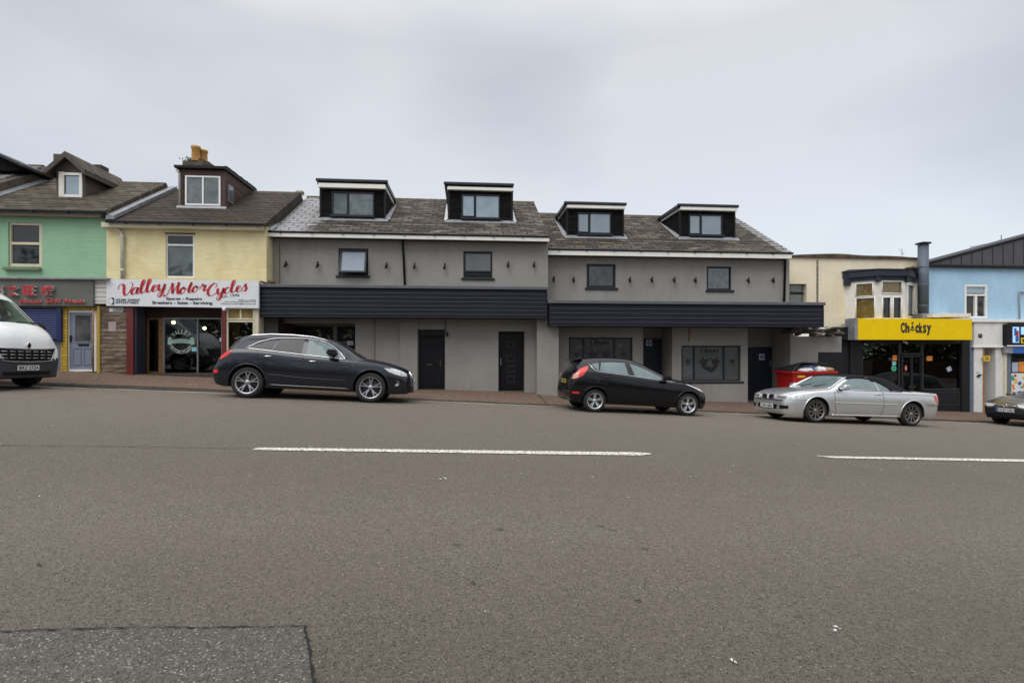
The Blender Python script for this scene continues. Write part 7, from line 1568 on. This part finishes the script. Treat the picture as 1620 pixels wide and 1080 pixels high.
for sg in (-1, 1):
    bld(H['line_side']([(.58, .96), (.63, 1.01), (.71, 1.08), (.80, 1.145), (.96, 1.235), (1.25, 1.283), (1.5, 1.28), (1.72, 1.24)], sg, .028, .004), 'hood_seal', 'soft_top')
    bld(H['side_patch']([(2.93, .735), (3.1, .735), (3.28, .72)], [(2.95, .72), (3.1, .66), (3.28, .625)], sg, .006), 'headlight', 'lamp')
    hl_ = bld(H['end_patch']([(sg*.27, .70), (sg*.5, .715), (sg*.79, .72)], [(sg*.32, .60), (sg*.5, .59), (sg*.79, .625)], True, .007, m=4), 'headlight', 'lamp')
    bld(H['end_patch']([(sg*.37, .685), (sg*.66, .69)], [(sg*.37, .615), (sg*.66, .62)], True, .011, m=4), 'headlight_inner', 'lamp_dk', hl_)
    bld(H['side_patch']([(-.79, .87), (-.69, .875), (-.62, .86)], [(-.81, .66), (-.74, .67), (-.68, .70)], sg, .007), 'tail_light', 'tail_red')
    bld(H['line_side']([(.45, .585), (2.25, .575)], sg, .011, .004), 'side_moulding', 'b_paint'); bld(H['line_side']([(.38, .26), (2.3, .235)], sg, .018, .0), 'sill_trim', 'b_paint')
    g_ = bld(H['end_patch']([(sg*.035, .70), (sg*.25, .70)], [(sg*.035, .59), (sg*.225, .59)], True, .012, m=3), 'kidney_grille', 'black')
    mb = MB(); pts = [(.03, .705), (.24, .705), (.255, .66), (.23, .585), (.035, .585), (.025, .63), (.03, .705)]; mb.tube([(S.end(sg*y, z)+.014, sg*y, z) for y, z in pts], .005, 6); bld(mb, 'grille_surround', 'chrome', g_)
    bld(H['end_patch']([(sg*.50, .43), (sg*.72, .43)], [(sg*.50, .33), (sg*.70, .34)], True, .008, m=3), 'fog_intake', 'black')
    bld(H['line_side']([(-.84, .585), (-.4, .60)], sg, .008, .003), 'bumper_line', 'black')
    # screen pillar
    mb = MB(); mb.tube([(x, sg*(mono(T['wr'], x)+.005), mono(T['zr'], x)+.008) for x in lin(1.72, 2.34, 10)], .024, 8); bld(mb, 'screen_pillar', 'b_paint')
bld(H['end_patch']([(-.40, .44), (0, .44), (.40, .44)], [(-.36, .31), (0, .30), (.36, .31)], True, .008), 'lower_grille', 'black')
plate(H, 0, .385, 'LT04 HBN'); plate(H, 0, .62, 'LT04 HBN', False, True)
mb = MB(); mb.tube([(S.end(y, .565)+.004, y, .565) for y in lin(-.60, .60, 12)], .008, 6); bld(mb, 'bumper_line', 'black')
x = 3.33; mb = MB(); mb.lathe([(.001, .008), (.035, .006), (.036, 0)], (x, 0, S.top(x, 0)), 'Z', 16); bld(mb, 'badge', 'sign_blue')
mb = MB(); [mb.tube([(2.22, ya, S.top(2.22, ya)+.012), (2.12, ya+.28, S.top(2.12, ya+.28)+.014)], .008, 5) for ya in (.1, -.42)]; bld(mb, 'wipers', 'black')

# grey car at the right edge, facing left
T = dict(wb=2.55, r=.305, rim=.2, tw=.2, hw=.865, arch=.05, paint='g_paint', spokes=(7, (0, .022, .02, 1), .2), tuck=.93,
 zt=[(-.8, .6), (-.75, .9), (-.6, 1.1), (-.4, 1.33), (0, 1.42), (.6, 1.45), (1.1, 1.42), (1.5, 1.29), (2.0, 1.06), (2.2, .98), (2.6, .93), (2.95, .85), (3.15, .76), (3.28, .66), (3.32, .55)],
 zs=[(-.8, .58), (-.7, .86), (-.3, .95), (1, .92), (2.1, .88), (2.6, .84), (3.0, .74), (3.22, .64), (3.32, .53)],
 zr=[(-.8, .59), (-.7, .9), (-.5, 1.12), (-.2, 1.30), (.5, 1.36), (1.1, 1.32), (1.6, 1.16), (2.0, .99), (2.3, .90), (2.7, .86), (3.0, .78), (3.22, .67), (3.32, .54)],
 zb=[(-.8, .4), (-.6, .26), (0, .22), (2.5, .2), (3.1, .2), (3.32, .3)],
 w=[(-.8, .66), (-.7, .78), (-.3, .85), (.4, .865), (2.4, .865), (2.8, .85), (3.05, .79), (3.22, .68), (3.32, .52)],
 wr=[(-.8, .52), (-.6, .6), (0, .6), (1, .6), (1.6, .65), (2.1, .70), (2.6, .71), (3.0, .63), (3.32, .42)],
 glass=[([(0, 1.2), (.4, 1.3), (.95, 1.29)], [(-.05, .97), (.4, .96), (.95, .95)], 'car_glass'), ([(1.02, 1.285), (1.3, 1.22), (1.6, 1.12), (1.9, .99)], [(1.02, .95), (1.3, .94), (1.6, .93), (1.9, .92)], 'car_glass')],
 shuts=[[(.98, .93), (.98, .3)], [(2.1, .88), (2.1, .3)]], handles=[(.2, .85), (1.2, .84)], mirror=(1.9, .92), screen=(1.2, 2.06, .06, 'screen_dk'),
 lower=('plastic_blk', lambda x, y, z: z < .52 and (x > 2.95 or x < -.5)))
p = hit_line(1553, 640, -.45); ang = math.atan(KS); dv = Vector((math.cos(ang), math.sin(ang), 0)); nv = Vector((-dv.y, dv.x, 0))
nose = Vector((p.x, p.y, 0))-nv*.65+dv*.05; c = nose+dv*(3.32-T['wb']/2); slope = -math.atan(.040)
A_, B_ = c-dv*1.27-nv*.75, c+dv*1.27-nv*.75; zA, zB = road_z(A_.x, A_.y), road_z(B_.x, B_.y); C_ = c+nv*.75; zc_f = road_z(C_.x, C_.y)
c.z = ((zA+zB)/2+zc_f)/2; ex = Vector((dv.x, dv.y, (zB-zA)/2.54)).normalized(); ey = Vector((nv.x, nv.y, (zc_f-(zA+zB)/2)/1.5)).normalized(); ez = ex.cross(ey).normalized(); ey = ez.cross(ex)
H = car(T, 'parked_car', c, Matrix((-ex, -ey, ez)).transposed().to_euler(), 'warm grey car cut off by the right edge, parked outside the white doorway', 'car'); S, bld = H['S'], H['bld']
for sg in (-1, 1):
    bld(H['end_patch']([(sg*.30, .655), (sg*.5, .665), (sg*.70, .665)], [(sg*.36, .575), (sg*.5, .565), (sg*.72, .59)], True, .009, m=4), 'headlight', 'lamp')
    bld(H['side_patch']([(2.98, .70), (3.15, .68), (3.24, .655)], [(3.0, .66), (3.15, .61), (3.26, .59)], sg, .007), 'indicator', 'amber')
    bld(H['side_patch']([(-.72, .9), (-.5, .92)], [(-.74, .7), (-.55, .75)], sg, .007), 'tail_light', 'tail_red')
mb = H['end_patch']([(-.27, .645), (0, .65), (.27, .645)], [(-.25, .575), (0, .57), (.25, .575)], True, .009, m=3); g_ = bld(mb, 'grille', 'lamp_dk'); mb = MB(); mb.tube([(S.end(y, .61)+.02, y, .61) for y in lin(-.28, .28, 10)], .012, 6); mb.tube([(S.end(0, .61)+.025, .05*math.cos(t), .61+.05*math.sin(t)) for t in lin(0, 6.28, 16)], .008, 5); bld(mb, 'badge', 'chrome', g_)
plate(H, 0, .475, 'DG57 USU', eu=True); plate(H, 0, .62, 'DG57 USU', False, True)
bld(H['end_patch']([(-.55, .37), (0, .36), (.55, .37)], [(-.5, .28), (0, .27), (.5, .28)], True, .009, m=3), 'lower_grille', 'black')

# white van at the left edge, facing right
T = dict(wb=3.2, r=.35, rim=.21, tw=.22, hw=1.035, arch=.06, paint='v_paint', spokes=(8, (0, .03, .03, 1), .2), tuck=.97,
 zt=[(-1.0, 2.1), (-.9, 2.3), (-.5, 2.38), (1.5, 2.38), (2.3, 2.36), (2.75, 2.19), (3.1, 1.89), (3.5, 1.55), (3.62, 1.48), (3.8, 1.35), (3.93, 1.20), (4.0, 1.02), (4.03, .80)],
 zs=[(-1.0, 1.3), (-.9, 1.35), (2.5, 1.35), (3.0, 1.32), (3.4, 1.25), (3.7, 1.13), (3.9, .96), (4.0, .80), (4.03, .70)],
 zr=[(-1.0, 2.0), (-.9, 2.2), (-.5, 2.25), (1.5, 2.25), (2.3, 2.23), (2.7, 2.06), (3.1, 1.72), (3.45, 1.42), (3.6, 1.35), (3.8, 1.22), (3.93, 1.07), (4.0, .88), (4.03, .73)],
 zb=[(-1.0, .4), (-.8, .32), (0, .3), (3.2, .28), (3.7, .24), (4.0, .28), (4.03, .36)],
 w=[(-1.0, .96), (-.9, 1.0), (-.5, 1.03), (2.5, 1.035), (3.4, 1.03), (3.7, 1.0), (3.88, .93), (3.98, .84), (4.03, .72)],
 wr=[(-1.0, .8), (-.5, .86), (2.0, .86), (2.6, .86), (3.0, .88), (3.4, .88), (3.7, .84), (3.9, .74), (4.03, .56)],
 glass=[([(1.9, 1.9), (2.3, 1.9), (2.75, 1.78), (3.1, 1.55)], [(1.9, 1.36), (2.3, 1.36), (2.75, 1.40), (3.15, 1.38)], 'car_glass')],
 shuts=[[(1.8, 2.1), (1.8, .4)], [(3.1, 1.2), (3.0, .6)]], handles=[(1.95, 1.15)], mirror=(3.1, 1.36), mk=1.4, mmat='black', screen=(2.92, 3.58, .04, 'screen_dk'),
 lower=('bumper', lambda x, y, z: (z < .64+(.06 if abs(y) > .72 else 0) and x > 3.3) or z < .42))
# front registration plate photographed at (38, 583)
pl0 = at(43, 583, 12.0); Y_ = Yk(pl0.x)-.65-1.035; pl0 = at(43, 583, Y_); ang = math.atan(KS)-R(7); dv = Vector((math.cos(ang), math.sin(ang), 0)); nv = Vector((-dv.y, dv.x, 0))
c = Vector((pl0.x, pl0.y, 0))-dv*(4.05-1.6); g1, g2 = c+dv*1.6, c-dv*1.6; n1, f1 = g1-nv*.9, g1+nv*.9
zg1, zg2 = (road_z(n1.x, n1.y)+road_z(f1.x, f1.y))/2, (road_z((g2-nv*.9).x, (g2-nv*.9).y)+road_z((g2+nv*.9).x, (g2+nv*.9).y))/2
c.z = (zg1+zg2)/2; ex = Vector((dv.x, dv.y, (zg1-zg2)/3.2)).normalized(); ey = Vector((nv.x, nv.y, (road_z(f1.x, f1.y)-road_z(n1.x, n1.y))/1.8)).normalized(); ez = ex.cross(ey).normalized(); ey = ez.cross(ex)
print('van plate height', pl0.z-zg1, pl0)
H = car(T, 'van', c, Matrix((ex, ey, ez)).transposed().to_euler(), 'white van with a dark slatted grille cut off by the left edge', 'van'); S, bld = H['S'], H['bld']
g_ = bld(H['end_patch']([(-.70, .93), (-.4, .91), (0, .90), (.4, .91), (.70, .93)], [(-.56, .68), (-.4, .66), (0, .65), (.4, .66), (.56, .68)], True, .010, k=20), 'grille', 'black')
for z in (.86, .79, .72):
    mb = MB()
    for k in range(7):
        y0_ = -.62+k*.18; mb.tube([(S.end(y, z)+.02, y, z) for y in lin(y0_, y0_+.12, 4)], .011, 6)
    bld(mb, 'grille_bars', 'alloy', g_)
mb = MB(); mb.tube([(S.end(y, z)+.012, y, z) for y, z in [(-.72, .94), (-.4, .93), (0, .92), (.4, .93), (.72, .94)]], .012, 6); mb.tube([(S.end(y, z)+.012, y, z) for y, z in [(-.72, .93), (-.58, .66), (-.4, .64), (0, .63), (.4, .64), (.58, .66), (.72, .93)]], .014, 6); bld(mb, 'grille_surround', 'alloy', g_)
mb = MB(); xb_ = S.end(0, 1.0)+.012; mb.prism([(0, 1.08), (.055, 1.0), (0, .92), (-.055, 1.0)], xb_-.02, xb_+.02, 'X'); mb2 = MB(); mb2.prism([(0, 1.05), (.03, 1.0), (0, .95), (-.03, 1.0)], xb_+.02, xb_+.024, 'X'); bd_ = bld(mb, 'badge', 'chrome'); bld(mb2, 'badge_centre', 'black', bd_)
for sg in (-1, 1):
    bld(H['side_patch']([(3.74, 1.06), (3.86, .98), (3.95, .90)], [(3.84, .80), (3.91, .74), (3.985, .71)], sg, .007), 'headlight', 'lamp')
plate(H, 0, .50, 'BRZ 2724'); plate(H, 0, .9, 'BRZ 2724', False, True)
bld(H['end_patch']([(-.6, .42), (0, .41), (.6, .42)], [(-.55, .34), (0, .33), (.55, .34)], True, .009, m=3), 'lower_grille', 'black')
mb = MB(); [mb.tube([(3.58, ya, S.top(3.58, ya)+.02), (3.46, ya+.6, S.top(3.46, ya+.6)+.02)], .012, 5) for ya in (.15, -.75)]; bld(mb, 'wipers', 'black')
# ------------------------------------------------------------------ across the road, behind the camera: unseen trees, added shrubs and wall to darken what glass and paint mirror
random.seed(77); mb = MB(); HB = mb
for k in range(26):
    x = -60+k*4.8+random.uniform(-1.2, 1.2); y = -19+random.uniform(-2.5, 2.5); g = road_z(x, -7.5); h = random.uniform(6.0, 10.5)
    mb.mat(1); mb.tube([(x, y, g-.5), (x+random.uniform(-.3, .3), y, g+h*.45), (x+random.uniform(-.6, .6), y, g+h*.85)], [.26, .17, .05], 7)
    mb.mat(0)
    for j in range(230):
        a = random.uniform(0, 6.28); rr = random.random()**.5; zz_ = random.uniform(.12, 1.0); wd = 2.9*math.sin(min(1, zz_*1.15)*math.pi*.62+.35)
        c = Vector((x+math.cos(a)*rr*wd, y+math.sin(a)*rr*wd*.8, g+h*zz_)); s = random.uniform(.22, .55)
        u = Vector((random.gauss(0, 1), random.gauss(0, 1), random.gauss(0, 1))).normalized()*s; v = u.cross(Vector((random.gauss(0, 1), random.gauss(0, 1), random.gauss(0, 1))).normalized()).normalized()*s*.7
        mb.add([c-u, c-v*.8, c+u, c+v], [(0, 1, 2, 3)])
HB.mat(0)  # dense unseen shrubs added to fill gaps in the mirrored trees
for j in range(9000):
    x = random.uniform(-60, 62); g = road_z(x, -7.5); c = Vector((x, random.uniform(-17, -12), g+random.uniform(0, 1)**.8*4.2)); s = random.uniform(.2, .45)
    u = Vector((random.gauss(0, 1), random.gauss(0, 1), random.gauss(0, 1))).normalized()*s; v = u.cross(Vector((random.gauss(0, 1), random.gauss(0, 1), random.gauss(0, 1))).normalized()).normalized()*s*.7
    HB.add([c-u, c-v*.8, c+u, c+v], [(0, 1, 2, 3)])
HB.mat(0)
o = mb.build('trees', [plain('unseen_leaves', (.06, .075, .035), .8, var=.4, vs=2), plain('unseen_bark', (.07, .055, .045), .9)], fix=False); o['kind'] = 'stuff'; o['label'] = 'band of unseen trees and added shrubs behind the camera that darkens reflections'; o['category'] = 'trees'
mb = MB(); n = 40  # unseen wall added to darken the reflections
for i in range(n): x = -60+i*3; g = road_z(x, -7.5); mb.box(x, x+3, -9.8, -9.55, g-1, g+1.5)
o = mb.build('reflection_wall', M['dark_brick']); o['label'] = 'low brick wall added unseen behind the camera to darken reflections'; o['category'] = 'wall'
